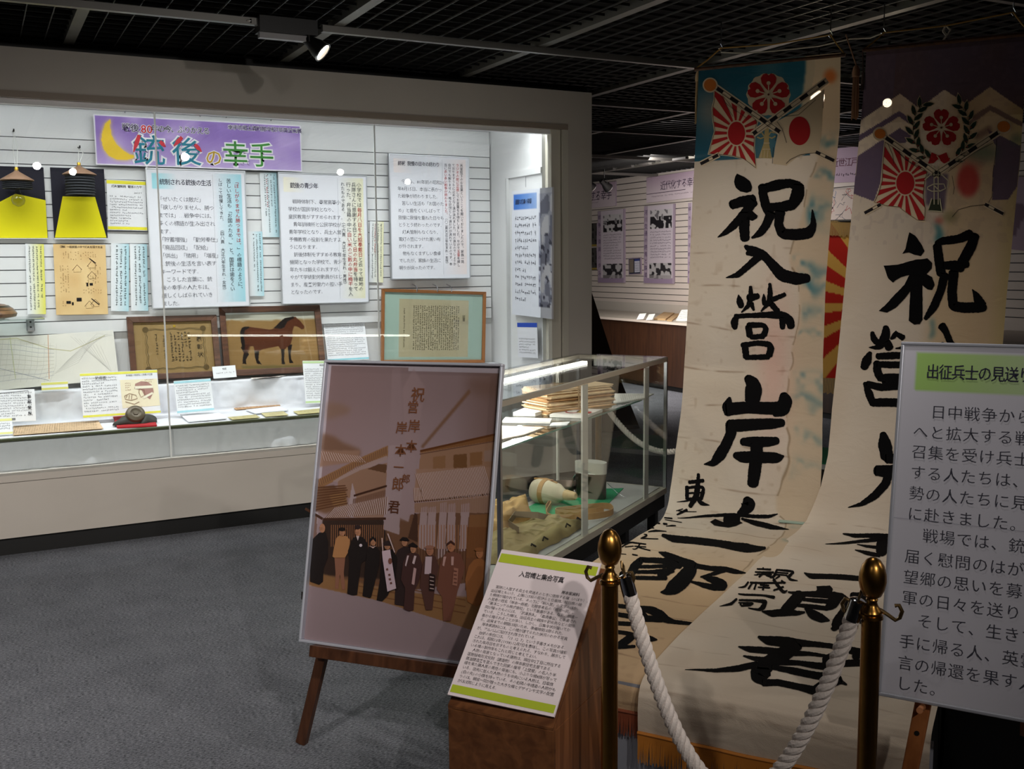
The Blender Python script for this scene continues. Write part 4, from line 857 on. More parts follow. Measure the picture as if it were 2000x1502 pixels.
# flat papers on the lower deck
def paper(q, label, col, cat='paper', h=.003, z=None, marks=None, mcol=(120, 100, 70), group=None, var=.1):
    z = z or ZD+.006; P = [pz(*p, z) for p in q]; o = slab('old_paper', P, h, mat('paper_%d_%d_%d' % col, col, .8, var=var, vscale=25), label, cat, group)
    if marks:
        n = A([0, 0, 1.]); U = (P[1]-P[0]); w_ = np.linalg.norm(U); U = U/w_; V = P[3]-P[0]; V -= U*(V@U); hh = np.linalg.norm(V); V /= hh
        s = Plane_(P[0]+Z*(h+.0005), U, V, w_, hh); pr = Print(s); pr.scribble(.01, .01, w_-.02, hh-.02, marks, mcol); pr.build(o)
    return o
paper([z3(82, 790), z3(600, 757), z3(630, 805), z3(80, 845)], 'long brown envelope-like paper lying at the left deck edge', (206, 176, 140), marks=.012)
paper([z3(1408, 665), z3(1695, 648), z3(1712, 665), z3(1440, 690)], 'brown postcard with small pictures behind the right deck papers', (190, 150, 110), marks=.02, mcol=(110, 60, 40))
paper([z3(1390, 736), z3(1560, 720), z3(1588, 737), z3(1420, 750)], 'small olive banknote at the deck edge, left one', (190, 180, 130), marks=.01)
paper([z3(1595, 712), z3(1730, 700), z3(1760, 722), z3(1620, 732)], 'small olive banknote at the deck edge, middle one', (196, 186, 138), marks=.01)
paper([z3(1790, 700), z3(1950, 682), z3(1965, 706), z3(1820, 718)], 'small olive banknote at the deck edge, right one', (188, 178, 126), marks=.01)
paper([z3(1100, 722), z3(1330, 705), z3(1385, 745), z3(1150, 766)], 'blank white acrylic sheet lying right of the gas mask', (230, 232, 236), h=.006, var=.02)
paper([z3(1500, 693), z3(1700, 672), z3(1760, 695), z3(1560, 715)], 'blank white acrylic sheet behind the olive banknotes', (228, 230, 234), h=.006, var=.02)
paper([z3(1530, 497), z3(1700, 488), z3(1745, 480), z3(1540, 503)], 'white slip with red and black drawings below the horse picture', (222, 216, 208), z=ZS+.004, marks=.012, mcol=(150, 80, 60))
paper([z3(1945, 632), (640, 780), (645, 795), z3(1960, 655)], 'small brown wood tag beside the hidden explanation card', (130, 96, 60), h=.01)
# ---------------------------------------------------------------- free-standing glass case
D0, D1, EB, EF, ZB, ZT = 3.244, 5.113, -2.255, -1.74, .304, 1.0
fc = thing('glass_showcase', 'low free-standing glass showcase on black legs beside the sepia photo board', 'showcase', DE((D0+D1)/2, (EB+EF)/2))
def dbox(d0, d1, e0, e1, z0, z1_): return MB().obox(DE(d0, e0, z0), D*(d1-d0), E*(e1-e0), Z*(z1_-z0))
M_case = mat('case_champagne', (188, 180, 164), .35, .35); M_grayal = mat('case_grey', (168, 166, 160), .4, .3)
dbox(D0, D1, EB, EF, ZB-.03, ZB).build('deck_tray', M_case, fc)
dbox(D0+.01, D1-.01, EB+.01, EF-.008, ZB-.105, ZB-.03).build('black_frame', M_black, fc)
for d_ in (D0+.05, D1-.48, D1-.05):
    for e_ in (EB+.05, EF-.06): dbox(d_-.022, d_+.022, e_-.022, e_+.022, 0, ZB-.105).build('leg', M_black, fc)
for a in ((D0, D1, EF-.02, EF), (D0, D1, EB, EB+.02), (D0, D0+.02, EB, EF), (D1-.02, D1, EB, EF)): dbox(*a, ZT-.024, ZT-.003).build('top_rail', M_case, fc)
for d_, e_ in ((D0+.008, EF-.008), (D1-.008, EF-.008), (D0+.008, EB+.008), (D1-.008, EB+.008)): dbox(d_-.008, d_+.008, e_-.008, e_+.008, ZB, ZT-.02).build('corner_post', M_alu, fc)
dbox(D0, D1, EF-.004, EF-.0005, ZB, ZT-.024).build('front_glass', M_glass, fc)
dbox(D0, D1, EB+.0005, EB+.004, ZB, ZT-.024).build('rear_glass', M_glass, fc)
dbox(D0+.0005, D0+.004, EB, EF, ZB, ZT-.024).build('end_glass', M_glass, fc); dbox(D1-.004, D1-.0005, EB, EF, ZB, ZT-.024).build('end_glass', M_glass, fc)
dbox(D0, D1, EB, EF, ZT-.003, ZT+.002).build('top_glass', M_glass, fc)
M_stdw = mat('shelf_standard', (214, 210, 202), .4)
for x, yy in ((1142, 900), (1262, 850)):
    p = pl(x, yy, DE(0, EF-.012), E); d_ = p@D; dbox(d_-.030, d_+.030, EF-.016, EF-.009, ZB, ZT-.03).build('shelf_standard', M_stdw, fc)
    dbox(d_-.010, d_+.010, EB+.008, EB+.016, ZB, ZT-.03).build('shelf_standard', M_stdw, fc)
zs = .815
dbox(D0+.03, D1-.33, EB+.06, EF-.02, zs-.006, zs).build('glass_shelf', glassmat('shelf_glass', (.9, .96, .93)), fc)
dbox(D0+.03, D1-.33, EF-.021, EF-.0195, zs-.0065, zs+.0005).build('shelf_edge', M_edge, fc)
dbox(D0+.03, D1-.1, EB+.07, EB+.10, ZT-.045, ZT-.028).build('tube_lamp', mat('tube_glow', (255, 250, 240), .5, emit=14), fc)
dbox(D1-.012, D1-.006, EB+.1, EF-.1, ZT-.06, ZT-.004).build('white_end_strip', M_white, fc)
area('showcase_tube_light', DE((D0+D1)/2-.1, EB+.13, ZT-.05), DE((D0+D1)/2, EF-.15, ZB), 1.5, .02, 4.5, (1, .98, .92))
z_ = zs+.001
def Zc(x, y): return (940+x/3.4125, 660+y/3.4125)
# bundle of old papers (each leaf layer)
pa, pb = pz(*Zc(450, 520), z_), pz(*Zc(895, 468), z_); ax_ = pb-pa; Lb = np.linalg.norm(ax_); ax_ /= Lb; side = np.cross(Z, ax_)
bd = thing('paper_bundle', 'thick string-tied bundle of yellowed old papers on the showcase shelf', 'papers', (pa+pb)/2)
M_lf = mat('leaf_cream', (224, 196, 156), .85, var=.12, vscale=40); M_lf2 = mat('leaf_tan', (186, 142, 96), .85, var=.2, vscale=40)
hB = .115
for i in range(22):
    o1, o2, o3 = (random.uniform(-.012, .012) for _ in range(3)); z = z_+hB*i/22
    MB().obox(pa+ax_*(.0+o1)+side*(.004+o2)+Z*(z-z_), ax_*(Lb-.012+o3)+Z*random.uniform(-.002, .002), side*.19, Z*hB/22*random.uniform(.6, .95)).build('leaf_layer', random.choice([M_lf, M_lf, M_lf2]), bd)
for f_ in (.42, .46): MB().tube([pa+ax_*Lb*f_+side*(-.006)+Z*.0, pa+ax_*Lb*f_+side*(-.010)+Z*hB*.5, pa+ax_*Lb*f_+side*(-.004)+Z*(hB+.004), pa+ax_*Lb*f_+side*.1+Z*(hB+.005), pa+ax_*Lb*f_+side*.2+Z*(hB+.003), pa+ax_*Lb*f_+side*.205], .003, 6).build('string', mat('string', (150, 122, 84), .8), bd)
def flat(q, z, h, label, col, cat='booklet', name='booklet', marks=None, art=False):
    P = [pz(*Zc(*p), z) for p in q]; o = slab(name, P, h, mat('bk_%d_%d_%d' % col, col, .7, var=.04, vscale=20), label, cat)
    U = P[1]-P[0]; w_ = np.linalg.norm(U); U /= w_; V = P[3]-P[0]; V -= U*(V@U); hh = np.linalg.norm(V); V /= hh; s = Plane_(P[0]+Z*(h+.0006), U, V, w_, hh)
    if s.N[2] < 0: s.N = -s.N
    if marks or art:
        pr = Print(s)
        if marks: pr.scribble(w_*.1, hh*.1, w_*.8, hh*.8, marks, (120, 110, 100))
        if art:
            pr.disc(w_*.4, hh*.5, w_*.2, hh*.26, (190, 110, 110)); pr.disc(w_*.4, hh*.5, w_*.16, hh*.2, col, 1); pr.disc(w_*.62, hh*.45, w_*.14, hh*.2, (216, 180, 80), 1); pr.disc(w_*.82, hh*.6, w_*.08, hh*.15, (180, 60, 60), 1)
        pr.build(o)
    return o
flat([(560, 482), (808, 492), (700, 536), (455, 528)], z_, .012, 'white booklet with coloured picture cover on the showcase shelf', (232, 228, 222), art=True)
flat([(290, 488), (458, 492), (360, 524), (212, 520)], z_, .016, 'thick white book left of the paper bundle on the shelf', (228, 226, 220))
flat([(160, 540), (470, 548), (460, 572), (140, 566)], z_, .008, 'flat white open booklet at the front of the shelf', (232, 228, 224), marks=.008)
flat([(120, 590), (420, 600), (285, 650), (130, 680)], z_, .004, 'torn cream sheet at the left end of the showcase shelf', (224, 210, 196), 'paper', 'torn_sheet', marks=.008)
flat([(470, 568), (590, 562), (570, 585), (455, 588)], z_, .003, 'small white caption card on the shelf edge', (238, 238, 238), 'card', 'caption_card')
flat([(890, 378), (1150, 378), (1080, 412), (880, 440)], z_, .006, 'white explanation sheet lying right of the paper bundle', (228, 226, 220), 'paper', 'explanation_sheet', marks=.01)
# lower level: grey-white cloth, green felt, canteen, mess tin, cup, belt, pouch
zf = ZB+.0005
dbox(D0+.03, D1-.03, EB+.03, EF-.03, zf, zf+.003).build('lining_cloth', mat('lining', (176, 172, 170), .9, bump=.3, bscale=12), fc)
zf += .0035
P = [pz(*Zc(x, y), zf) for x, y in ((215, 1145), (330, 1075), (930, 1000), (958, 1010), (580, 1228), (380, 1200))]
P = [DE(3.95, -2.2, zf), DE(4.80, -2.2, zf), DE(4.97, -1.93, zf), DE(4.55, -1.86, zf), DE(4.20, -1.89, zf), DE(3.97, -1.95, zf)][::-1]
slab('felt_sheet', P, .003, mat('green_felt', (30, 140, 92), .95), 'green felt sheet under the canteen and mess tin', 'felt'); zf += .0036
zk = zf+.0
ca, cb_ = pz(*Zc(345, 1085), zf+.0), pz(*Zc(560, 1120), zf); axx = (cb_-ca); L0 = np.linalg.norm(axx); axx /= L0
ct_ = thing('canteen', 'cream cloth-covered field canteen with tan strap lying on green felt', 'canteen', (ca+cb_)/2)
rr = .062; sidec = np.cross(Z, axx)
o_ = ca+Z*rr*.9-sidec*.0
MB().lathe(o_, [(.001, -.006), (rr*.5, -.002), (rr*.85, .012), (rr, .035), (rr*1.02, .08), (rr*.98, L0*.55), (rr*.80, L0*.78), (rr*.5, L0*.93), (rr*.34, L0*1.0), (rr*.33, L0*1.02)], 36, ax=axx, sx=1.0).build('body', mat('canteen_cream', (206, 192, 168), .8, var=.06, vscale=30), ct_, smooth=True)
MB().lathe(o_+axx*L0*1.0, [(.026, 0), (.027, .006), (.020, .055), (.015, .062), (.001, .062)], 24, ax=axx).build('stopper', mat('cork_tan', (206, 174, 126), .6, var=.1, vscale=60), ct_, smooth=True)
M_str = mat('tan_strap', (176, 134, 84), .8)
def strap(name, pts, w_, th, up, parent, m=M_str):
    v = []; f = []
    pts = [A(p, float) for p in pts]; n = len(pts)
    for i, p in enumerate(pts):
        t = pts[min(i+1, n-1)]-pts[max(i-1, 0)]; t /= np.linalg.norm(t)+1e-9; u_ = A(up, float)-t*(A(up, float)@t); u_ /= np.linalg.norm(u_)+1e-9; s_ = np.cross(t, u_)
        v += [p-u_*w_/2-s_*th/2, p+u_*w_/2-s_*th/2, p+u_*w_/2+s_*th/2, p-u_*w_/2+s_*th/2]
    for i in range(n-1):
        for k in range(4): l = (k+1) % 4; f.append([4*i+k, 4*i+l, 4*i+4+l, 4*i+4+k])
    return mesh(name, v, f+[[0, 1, 2, 3][::-1], [4*n-4, 4*n-3, 4*n-2, 4*n-1]], m, parent, smooth=False)
def ring_on(o, ax, r, w_, name, parent, m):
    pf = [(r, -w_/2), (r+.003, -w_/2), (r+.003, w_/2), (r, w_/2)]; MB().lathe(o, pf, 36, ax=ax, cap=False).build(name, m, parent, smooth=True)
ring_on(o_+axx*L0*.42, axx, rr*1.0, .026, 'band', ct_, M_str)
MB().tube([o_+axx*(L0*.05)+Z*rr*.95, o_+axx*(L0*.42)+Z*rr*1.06, o_+axx*(L0*.75)+Z*rr*.85+sidec*.0], .005, 6).build('cord', M_str, ct_)
MB().lathe(o_+axx*(L0*.60)+Z*rr*.96, [(.008, 0), (.008, .006), (.001, .008)], 12).build('buckle', mat('buckle', (150, 100, 70), .4), ct_, smooth=True)
# carrying strap folded on the deck
st_ = thing('canteen_strap', 'folded tan webbing strap lying in front of the canteen', 'strap', pz(*Zc(560, 1190), zf))
pts = [pz(*Zc(x, y), zf+.016) for x, y in ((430, 1135), (450, 1100), (470, 1110), (440, 1150), (430, 1180), (470, 1200), (560, 1202), (650, 1196), (760, 1188), (860, 1170), (885, 1150), (860, 1120), (790, 1118), (700, 1128), (600, 1140), (500, 1150), (490, 1165), (560, 1170), (650, 1166), (760, 1155), (830, 1145))]
pts2 = []
for a, b_ in zip(pts[:-1], pts[1:]):
    for k in range(5): pts2.append(a+(b_-a)*k/5)
P2 = A(pts2); 
for _ in range(4): P2[1:-1] = (P2[:-2]+P2[1:-1]*2+P2[2:])/4
strap('webbing', list(P2), .030, .003, (0, 0, 1), st_)
# mess tin
mc = pz(*Zc(730, 1065), zf); ht = .185
mt = thing('mess_tin', 'dark kidney-shaped mess tin with shiny open rim on green felt', 'mess tin', mc)
def kidney(z, s): 
    P = []
    for k in range(40):
        t = 2*math.pi*k/40; x, y = .082*math.cos(t), .052*math.sin(t)
        y += .022*(1-(x/.082)**2)*(1 if y < 0 else .35); P.append(mc+(E*x+D*y)*s+Z*z)
    return P
def ringed(levels, name, m, parent, cap=False):
    v = []; f = []
    for z, s in levels: v += kidney(z, s)
    for i in range(len(levels)-1):
        for k in range(40): l = (k+1) % 40; f.append([i*40+k, i*40+l, (i+1)*40+l, (i+1)*40+k])
    if cap: f.append(list(range(40))[::-1])
    o = mesh(name, v, f, m, parent, smooth=True); o.data.set_sharp_from_angle(angle=R(40)); return o
ringed([(0, .96), (.006, 1), (ht*.70, 1.0)], 'tin_body', mat('tin_dark', (92, 84, 74), .3, .85), mt, True)
ringed([(ht*.70, 1.02), (ht*.98, 1.03), (ht, 1.02), (ht, .985), (ht*.7, .97), (ht*.69, 1.02)], 'tin_rim', mat('tin_bright', (226, 224, 220), .35, .5), mt)
ringed([(ht*.66, .97), (ht*.66, .01)], 'tin_inner_tray', mat('tin_bright', (226, 224, 220), .35, .5), mt)
MB().tube([mc-E*.084+Z*ht*.62, mc-E*.10+Z*ht*.5, mc-E*.098+Z*ht*.2, mc-E*.086+Z*ht*.1], .0022, 6).build('bail_wire', M_steel, mt)
MB().tube([mc+E*.09+Z*ht*.45, mc+E*.13+D*.02+Z*ht*.2, mc+E*.17+D*.05+Z*.004], .0018, 6).build('bail_wire', M_steel, mt)
cc = pz(*Zc(560, 1035), zf); cp = thing('drinking_cup', 'shallow dark metal cup behind the mess tin', 'cup', cc)
MB().lathe(cc, [(.06, 0), (.074, .008), (.08, .05), (.082, .052), (.078, .05), (.06, .012), (.001, .01)], 32).build('cup_body', mat('cup_dark', (84, 70, 62), .35, .7), cp, smooth=True)
# khaki bag, folded garment
bg = thing('khaki_pouch', 'crumpled khaki canvas pouch in the near end of the showcase', 'bag', DE(3.8, -1.9, zf))
def crumple(name, c, hd, he, hz, m, parent, seed, nx=60, ny=46, rot=0., fold=1.):
    n1 = vnoise(ny, nx, 14, seed); n2 = vnoise(ny, nx, 6, seed+1); n3 = np.abs(vnoise(ny, nx, 9, seed+2)-.5)*2
    a = np.linspace(-1, 1, nx)[None].repeat(ny, 0); b_ = np.linspace(-1, 1, ny)[:, None].repeat(nx, 1)
    edge = np.clip((1-np.abs(a)**6)*(1-np.abs(b_)**6), 0, 1)**.5
    z = hz*edge*(.45+.5*n1+.25*n2*fold-.3*n3*fold); z = np.maximum(z, 0)
    du = hd*(a+.08*(n1-.5)*2); dv = he*(b_+.10*(n2-.5)*2); cr, sr = math.cos(rot), math.sin(rot); d2, e2 = du*cr-dv*sr, du*sr+dv*cr
    V = (A(c, float)+d2.ravel()[:, None]*D+e2.ravel()[:, None]*E+z.ravel()[:, None]*Z); i = np.arange(nx*ny).reshape(ny, nx)
    return mesh(name, V, np.stack([i[:-1, :-1], i[1:, :-1], i[1:, 1:], i[:-1, 1:]], -1).reshape(-1, 4), m, parent, smooth=True)
crumple('canvas_body', DE(3.82, -1.93, zf), .36, .13, .07, mat('khaki', (146, 128, 88), .95, bump=.4, bscale=30, var=.1, vscale=15), bg, 3, rot=.0)
strap('canvas_strap', [DE(4.15, -1.97, zf+.02), DE(4.0, -1.96, zf+.07), DE(3.9, -2.02, zf+.09), DE(3.8, -2.0, zf+.075), DE(3.7, -1.9, zf+.08)], .028, .003, (0, .2, 1), bg, mat('khaki_dark', (110, 94, 70), .95))
for k in range(5):
    p = DE(4.12-.12*k, -1.825+.002*k, zf+.03); MB().tube([p, p+D*.012+Z*.014, p+D*.03+Z*.0+E*.01], .004, 6).build('lace', mat('lace_dark', (50, 42, 34), .9), bg)
b2 = thing('leather_bag', 'light tan suede pouch heaped at the rear of the showcase', 'bag', DE(3.86, -2.12, zf))
crumple('suede_body', DE(3.80, -2.12, zf+.01), .33, .10, .13, mat('suede_tan', (186, 148, 98), .9, bump=.4, bscale=25, var=.12, vscale=12), b2, 9, fold=1.4)
MB().tube([DE(4.08, -2.1, zf+.05), DE(4.13, -2.1, zf+.075), DE(4.15, -2.1, zf+.05)], [.014, .018, .008], 12).build('drawstring_knot', mat('suede_tan', (186, 148, 98), .9), b2, smooth=True)
M_sil = mat('satin_silver', (188, 190, 200), .35, .35)
# ---------------------------------------------------------------- sepia photo board on its easel
q = [(645, 703), (996, 711), (925, 1302), (571, 1251)]
P4 = [A(v) for v in ((.965, 3.059, 1.204), (1.354, 2.602, 1.209), (1.177, 2.5, .374), (.788, 2.958, .369))]
c = sum(P4)/4; U = (P4[1]-P4[0])+(P4[2]-P4[3]); U /= np.linalg.norm(U); V = (P4[3]-P4[0])+(P4[2]-P4[1]); V -= U*(V@U); V /= np.linalg.norm(V)
Wp, Hp = .600, .860; ps = Plane_(c-U*Wp/2-V*Hp/2, U, V, Wp, Hp)
pb_ = thing('photo_board', 'large sepia photograph of people under banners in a silver frame on an easel', 'photograph', ps.pt([(Wp/2, Hp)])[0])
MB().obox(ps.pt([(.004, .004)], -.0185)[0], U*(Wp-.008), V*(Hp-.008), -ps.N*.006).build('backing', mat('backing_white', (214, 206, 212), .6), pb_)
kf = .008
for (u, v, a, b_) in ((0, 0, Wp, kf), (0, Hp-kf, Wp, kf), (0, kf, kf, Hp-2*kf), (Wp-kf, kf, kf, Hp-2*kf)):
    MB().obox(ps.pt([(u, v)], -.020)[0], U*a, V*b_, ps.N*.022).build('frame_rail', M_sil, pb_, bevel=.002)
fp = Plane_(ps.O-ps.N*.0175, U, V, Wp, Hp)
cv = Canvas(fp, Wp, Hp, 330, 470, (214, 200, 206), conv=lambda x, y: fp.px(560+x/2.348, 680+y/2.348))
W, H = Wp, Hp; in_ = ((cv.u > .018) & (cv.u < W-.016) & (cv.v > .016+.010*(cv.u > W*.48)) & (cv.v < H-.014))*1.
t = cv.v/H; g = in_; cv.put(g, (178, 150, 150)); cv.put(g*np.clip(1-t*2.2, 0, 1), (160, 132, 130)); cv.put(g*np.clip(t*3-.4, 0, 1)*np.clip(2.2-t*3, 0, 1), (200, 176, 180), .6)
cv.put(g*np.clip(1-(cv.u/W)*2.2, 0, 1)*(t < .5), (120, 84, 78), .3); cv.put(g*np.clip((cv.u/W-.75)*4, 0, 1)*(t < .4), (110, 74, 56), .6)
G = lambda x, y: (x, y)
def PO(p, c, a=1., s=0): cv.poly(p, c, a, s)
def LN(p, w_, c, a=1., s=0): cv.line(p, w_, c, a, s)
def K(x, y): return ((x)*2.348/4.694*1+(590-560)*2.348, (y)*2.348/4.694+(940-680)*2.348)  # from the lower detail view
def K2(x, y): return ((x/5+40)*2.348, (y/5+20)*2.348)
# trees and mid buildings
PO([K2(200, 430), K2(330, 440), K2(430, 490), K2(400, 540), K2(260, 580), K2(190, 600)], (150, 112, 86), .7, 4)
PO([K2(150, 730), K2(260, 760), K2(350, 820), K2(520, 890), K2(520, 960), K2(300, 980), K2(120, 900)], (128, 86, 56), .8, 3)
PO([K2(140, 900), K2(520, 900), K2(480, 1010), K2(120, 1060)], (176, 132, 104), .9, 1)
for i in range(14): LN([K2(150+i*28, 900+i*2), K2(190+i*28, 1000+i*2)], .003, (140, 98, 70), .6)
PO([K2(1110, 860), K2(1580, 300), K2(1600, 330), K2(1130, 880)], (128, 82, 48), .8, 1); LN([K2(1180, 870), K2(1600, 540)], .003, (140, 96, 66), .5); LN([K2(1320, 850), K2(1610, 560)], .002, (140, 96, 66), .5)
PO([K2(1560, 190), K2(1900, 200), K2(1900, 380), K2(1660, 360), K2(1580, 320)], (112, 74, 52), .45, 8)
PO([K2(1100, 905), K2(1330, 850), K2(1870, 730), K2(1860, 800), K2(1340, 890), K2(1110, 930)], (142, 86, 36), .95)
PO([K2(1110, 920), K2(1860, 800), K2(1830, 1080), K2(1080, 1160)], (176, 128, 92), .95); 
for (x0, y0, x1, y1, c_) in ((1230, 950, 1350, 1080, (160, 110, 66)), (1430, 930, 1560, 1070, (120, 74, 32)), (1590, 910, 1710, 1040, (150, 98, 52)), (1730, 890, 1840, 1000, (176, 140, 118))): PO([K2(x0, y0+12), K2(x1, y0), K2(x1, y1), K2(x0, y1+10)], c_, .95); LN([K2(x0, y0+12), K2(x1, y0), K2(x1, y1), K2(x0, y1+10), K2(x0, y0+12)], .004, (206, 176, 160))
for k in range(6): LN([K2(1445+k*20, 950), K2(1445+k*20, 1060)], .002, (90, 54, 24))
# left house gable and roofs
PO([K2(90, 1190), K2(540, 960), K2(790, 850), K2(790, 960), K2(480, 1100), K2(100, 1280)], (164, 112, 62), .95)
for i in range(30): LN([K2(120+i*23, 1170-i*10), K2(140+i*22, 1240-i*10)], .002, (130, 84, 44), .7)
PO([K2(480, 1060), K2(780, 950), K2(780, 990), K2(440, 1150), K2(300, 1210), K2(250, 1200)], (190, 160, 150), .95)
PO([K2(300, 1200), K2(520, 1090), K2(780, 1020), K2(770, 1330), K2(470, 1400), K2(300, 1300)], (166, 122, 92), .95)
PO([K2(590, 1080), K2(700, 1030), K2(780, 1040), K2(770, 1120)], (100, 62, 34)); LN([K2(560, 1110), K2(770, 1150)], .005, (110, 66, 30))
for x in (570, 690): LN([K2(x, 1110), K2(x, 1270)], .004, (110, 68, 34))
LN([K2(330, 1250), K2(770, 1270)], .004, (110, 68, 34)); PO([K2(80, 1270), K2(260, 1240), K2(320, 1300), K2(260, 1420), K2(80, 1500)], (60, 36, 24), .9, 1)
PO([K(120, 40), K(400, 60), K(420, 220), K(220, 300), K(100, 260)], (126, 82, 48), .9, 2); PO([K(250, 130), K(400, 90), K(410, 220), K(290, 230)], (160, 112, 62), .8, 1)
for i in range(13): LN([K2(480+i*22, 1350-i*6), K2(490+i*22, 1330-i*6)], .008, (80, 46, 26))
# main roofs
PO([K(195, 345), K(480, 190), K(770, 120), K(770, 340), K(420, 330)], (176, 134, 110)); 
for i in range(26): LN([K(480+i*12-140, 215+(i % 2)), K(330+i*17-100, 330)], .0035, (120, 80, 58), .8)
for i in range(22): LN([K(215+i*26, 348-i*2), K(225+i*26, 318-i*2)], .006, (70, 44, 32), .8)
PO([K(1020, -110), K(1740, -130), K(1740, 140), K(1030, 190)], (186, 140, 110))
for i in range(44): LN([K(1020+i*17, -80-i*1.2), K(1080+i*17, 190-i*1.8)], .0035, (140, 94, 66), .75)
for i in range(20): LN([K(1030+i*20, 182-i*3), K(1040+i*20, 180-i*3)], .006, (100, 62, 44), .9)
PO([K(1030, 200), K(1740, 140), K(1740, 290), K(1030, 290)], (178, 138, 112)); 
for i in range(30): LN([K(1040+i*24, 200-i*1.5), K(1044+i*24, 285)], .003, (140, 98, 72), .6)
# shop front
PO([K(190, 345), K(770, 340), K(1100, 290), K(1740, 290), K(1740, 900), K(1000, 1000), K(190, 900)], (120, 78, 50)); PO([K(190, 350), K(770, 345), K(770, 900), K(160, 860)], (44, 28, 20), .95, 1)
for i in range(22): LN([K(290+i*20, 410), K(290+i*20, 580)], .0022, (170, 116, 78), .8)
PO([K(1030, 290), K(1060, 300), K(1060, 560), K(970, 520)], (70, 40, 24)); PO([K(1540, 310), K(1740, 300), K(1740, 700), K(1500, 700)], (150, 96, 50)); 
for i in range(12): LN([K(1530+i*18, 400), K(1520+i*18, 720)], .004, (120, 74, 36), .7)
PO([K(80, 300), K(140, 300), K(130, 640), K(60, 640)], (130, 92, 74), .9)
# ground
PO([K(0, 800), K(300, 880), K(900, 1010), K(1740, 1080), K(1740, 1400), K(1540, 1370), K(700, 1100), K(0, 940)], (162, 112, 62), 1., 1)
PO([K(-60, 930), K(700, 1095), K(1540, 1360), K(1740, 1420), K(1740, 1900), K(-200, 1900)], (172, 148, 150)); 
for i in range(6): LN([K(520, 930+i*30), K(1500, 1120+i*36)], .002, (120, 80, 46), .4)
# pennants and small banners behind the people
PO([K(462, 10), K(498, 150), K(470, 330), K(412, 320)], (196, 172, 170))
for a in ([(1090, 240), (1150, 230), (1140, 640), (1060, 600)], [(1160, 240), (1230, 230), (1220, 600), (1130, 600)], [(1270, 200), (1330, 190), (1310, 680), (1230, 720)], [(1340, 210), (1410, 200), (1400, 620), (1320, 640)], [(1460, 210), (1540, 200), (1500, 640), (1440, 640)]):
    PO([K(*p) for p in a], (198, 168, 164))
    xm = (a[0][0]+a[1][0])/2; 
    for j in range(9): LN([K(xm-8+random.uniform(-6, 6), 250+j*38), K(xm-8+random.uniform(-10, 10), 272+j*38)], .006, (100, 66, 54), .8)
# the two tall banners
PO([K2(830, 110), K2(910, 90), K2(920, 400), K2(960, 1000), K(1035, 0), K(975, 370), K(890, 350), K(890, 490), K(745, 440), K(770, 100), K2(770, 1330), K2(800, 850)], (178, 150, 150), .55, 1)
PO([K2(1040, 100), K2(1150, 280), K2(1110, 560), K2(1060, 1200), K(1010, 200), K(975, 370), K(910, 340), K2(960, 900), K2(930, 300)], (184, 154, 152), .6, 1)
PO([K2(800, 850), K2(960, 850), K2(920, 1400), K(890, 490), K(745, 440), K2(770, 1200)], (190, 164, 164), .95); PO([K2(960, 900), K2(1070, 960), K2(1040, 1400), K(975, 370), K(890, 330)], (186, 158, 158), .9)
LN([K2(1100, 450), K2(1070, 1000), K2(1030, 1480), K(1010, 420)], .004, (128, 84, 60))
cv.c = cv.c*.72+A([122, 112, 112.])*.20; cv.build('print', pb_, M_gloss, .0006)
pr = Print(fp, .0010)
def QL(a, b, w_, col): pr.line([fp.px(560+q[0]/2.348, 680+q[1]/2.348) for q in (a, b)], w_, col, 0, 'photo_line')
DB, MBR, LB = (110, 76, 58), (146, 110, 88), (208, 186, 180)
for i in range(17): QL(K2(135+i*23, 905+i*3), K2(165+i*25, 1000+i*1), .0022, MBR); QL(K2(141+i*23, 905+i*3), K2(171+i*25, 1000+i*1), .0014, LB)
for i in range(34): QL(K2(110+i*20, 1185-i*9.6), K2(128+i*19.5, 1245-i*9.4), .0022, DB)
for i in range(30): QL(K(215+i*19, 338-i*1.2), K(300+i*16.5, 240-i*3.4), .0026, DB); QL(K(222+i*19, 336-i*1.2), K(307+i*16.5, 240-i*3.4), .0018, LB)
for i in range(30): QL(K(470+i*10, 205-i*2.2), K(474+i*10, 160-i*2.8), .0024, DB)
for i in range(25): QL(K(480+i*12, 140-i*3.6), K(486+i*12, 122-i*3.6), .006, (70, 40, 24))
for i in range(50): QL(K(1030+i*14.5, 182-i*1.0), K(1020+i*14.5-70, -60-i*1.6) if i > 5 else K(1024+i*14, 60), .0024, MBR); QL(K(1037+i*14.5, 180-i*1.0), K(1027+i*14.5-70, -60-i*1.6) if i > 5 else K(1030+i*14, 60), .0016, LB)
for i in range(36): QL(K(1032+i*20, 190-i*2.0), K(1042+i*20, 184-i*2.0), .006, (84, 50, 32)) if i < 35 else None
for i in range(44): QL(K(1040+i*16, 202-i*1.4), K(1043+i*16, 282), .0020, MBR)
for i in range(26): QL(K(270+i*19, 400), K(268+i*19, 600), .0022, (150, 100, 66))
for i in range(18): QL(K(1060+i*26, 620), K(1056+i*26, 900), .0030, (92, 56, 36)); QL(K(1070+i*26, 400), K(1068+i*26, 620), .0024, (156, 108, 74))
for i in range(18): QL(K(1520+i*12, 420), K(1500+i*12, 1000), .0026, (118, 72, 38))
for y in (900, 960, 1020): QL(K(520, y), K(1500, y+190), .003, (116, 76, 46))
QL(K2(1105, 905), K2(1870, 735), .006, (96, 54, 20)); QL(K2(1100, 935), K2(1860, 805), .003, DB)
for i in range(9): QL(K(100, 60+i*26), K(400+10*(i % 3), 40+i*20), .003, (90, 54, 30))
QL(K(30, 250), K(190, 345), .008, (70, 42, 26)); QL(K(195, 348), K(770, 342), .007, (66, 38, 24))
pr.build(pb_)
pr = Print(fp, .0016)
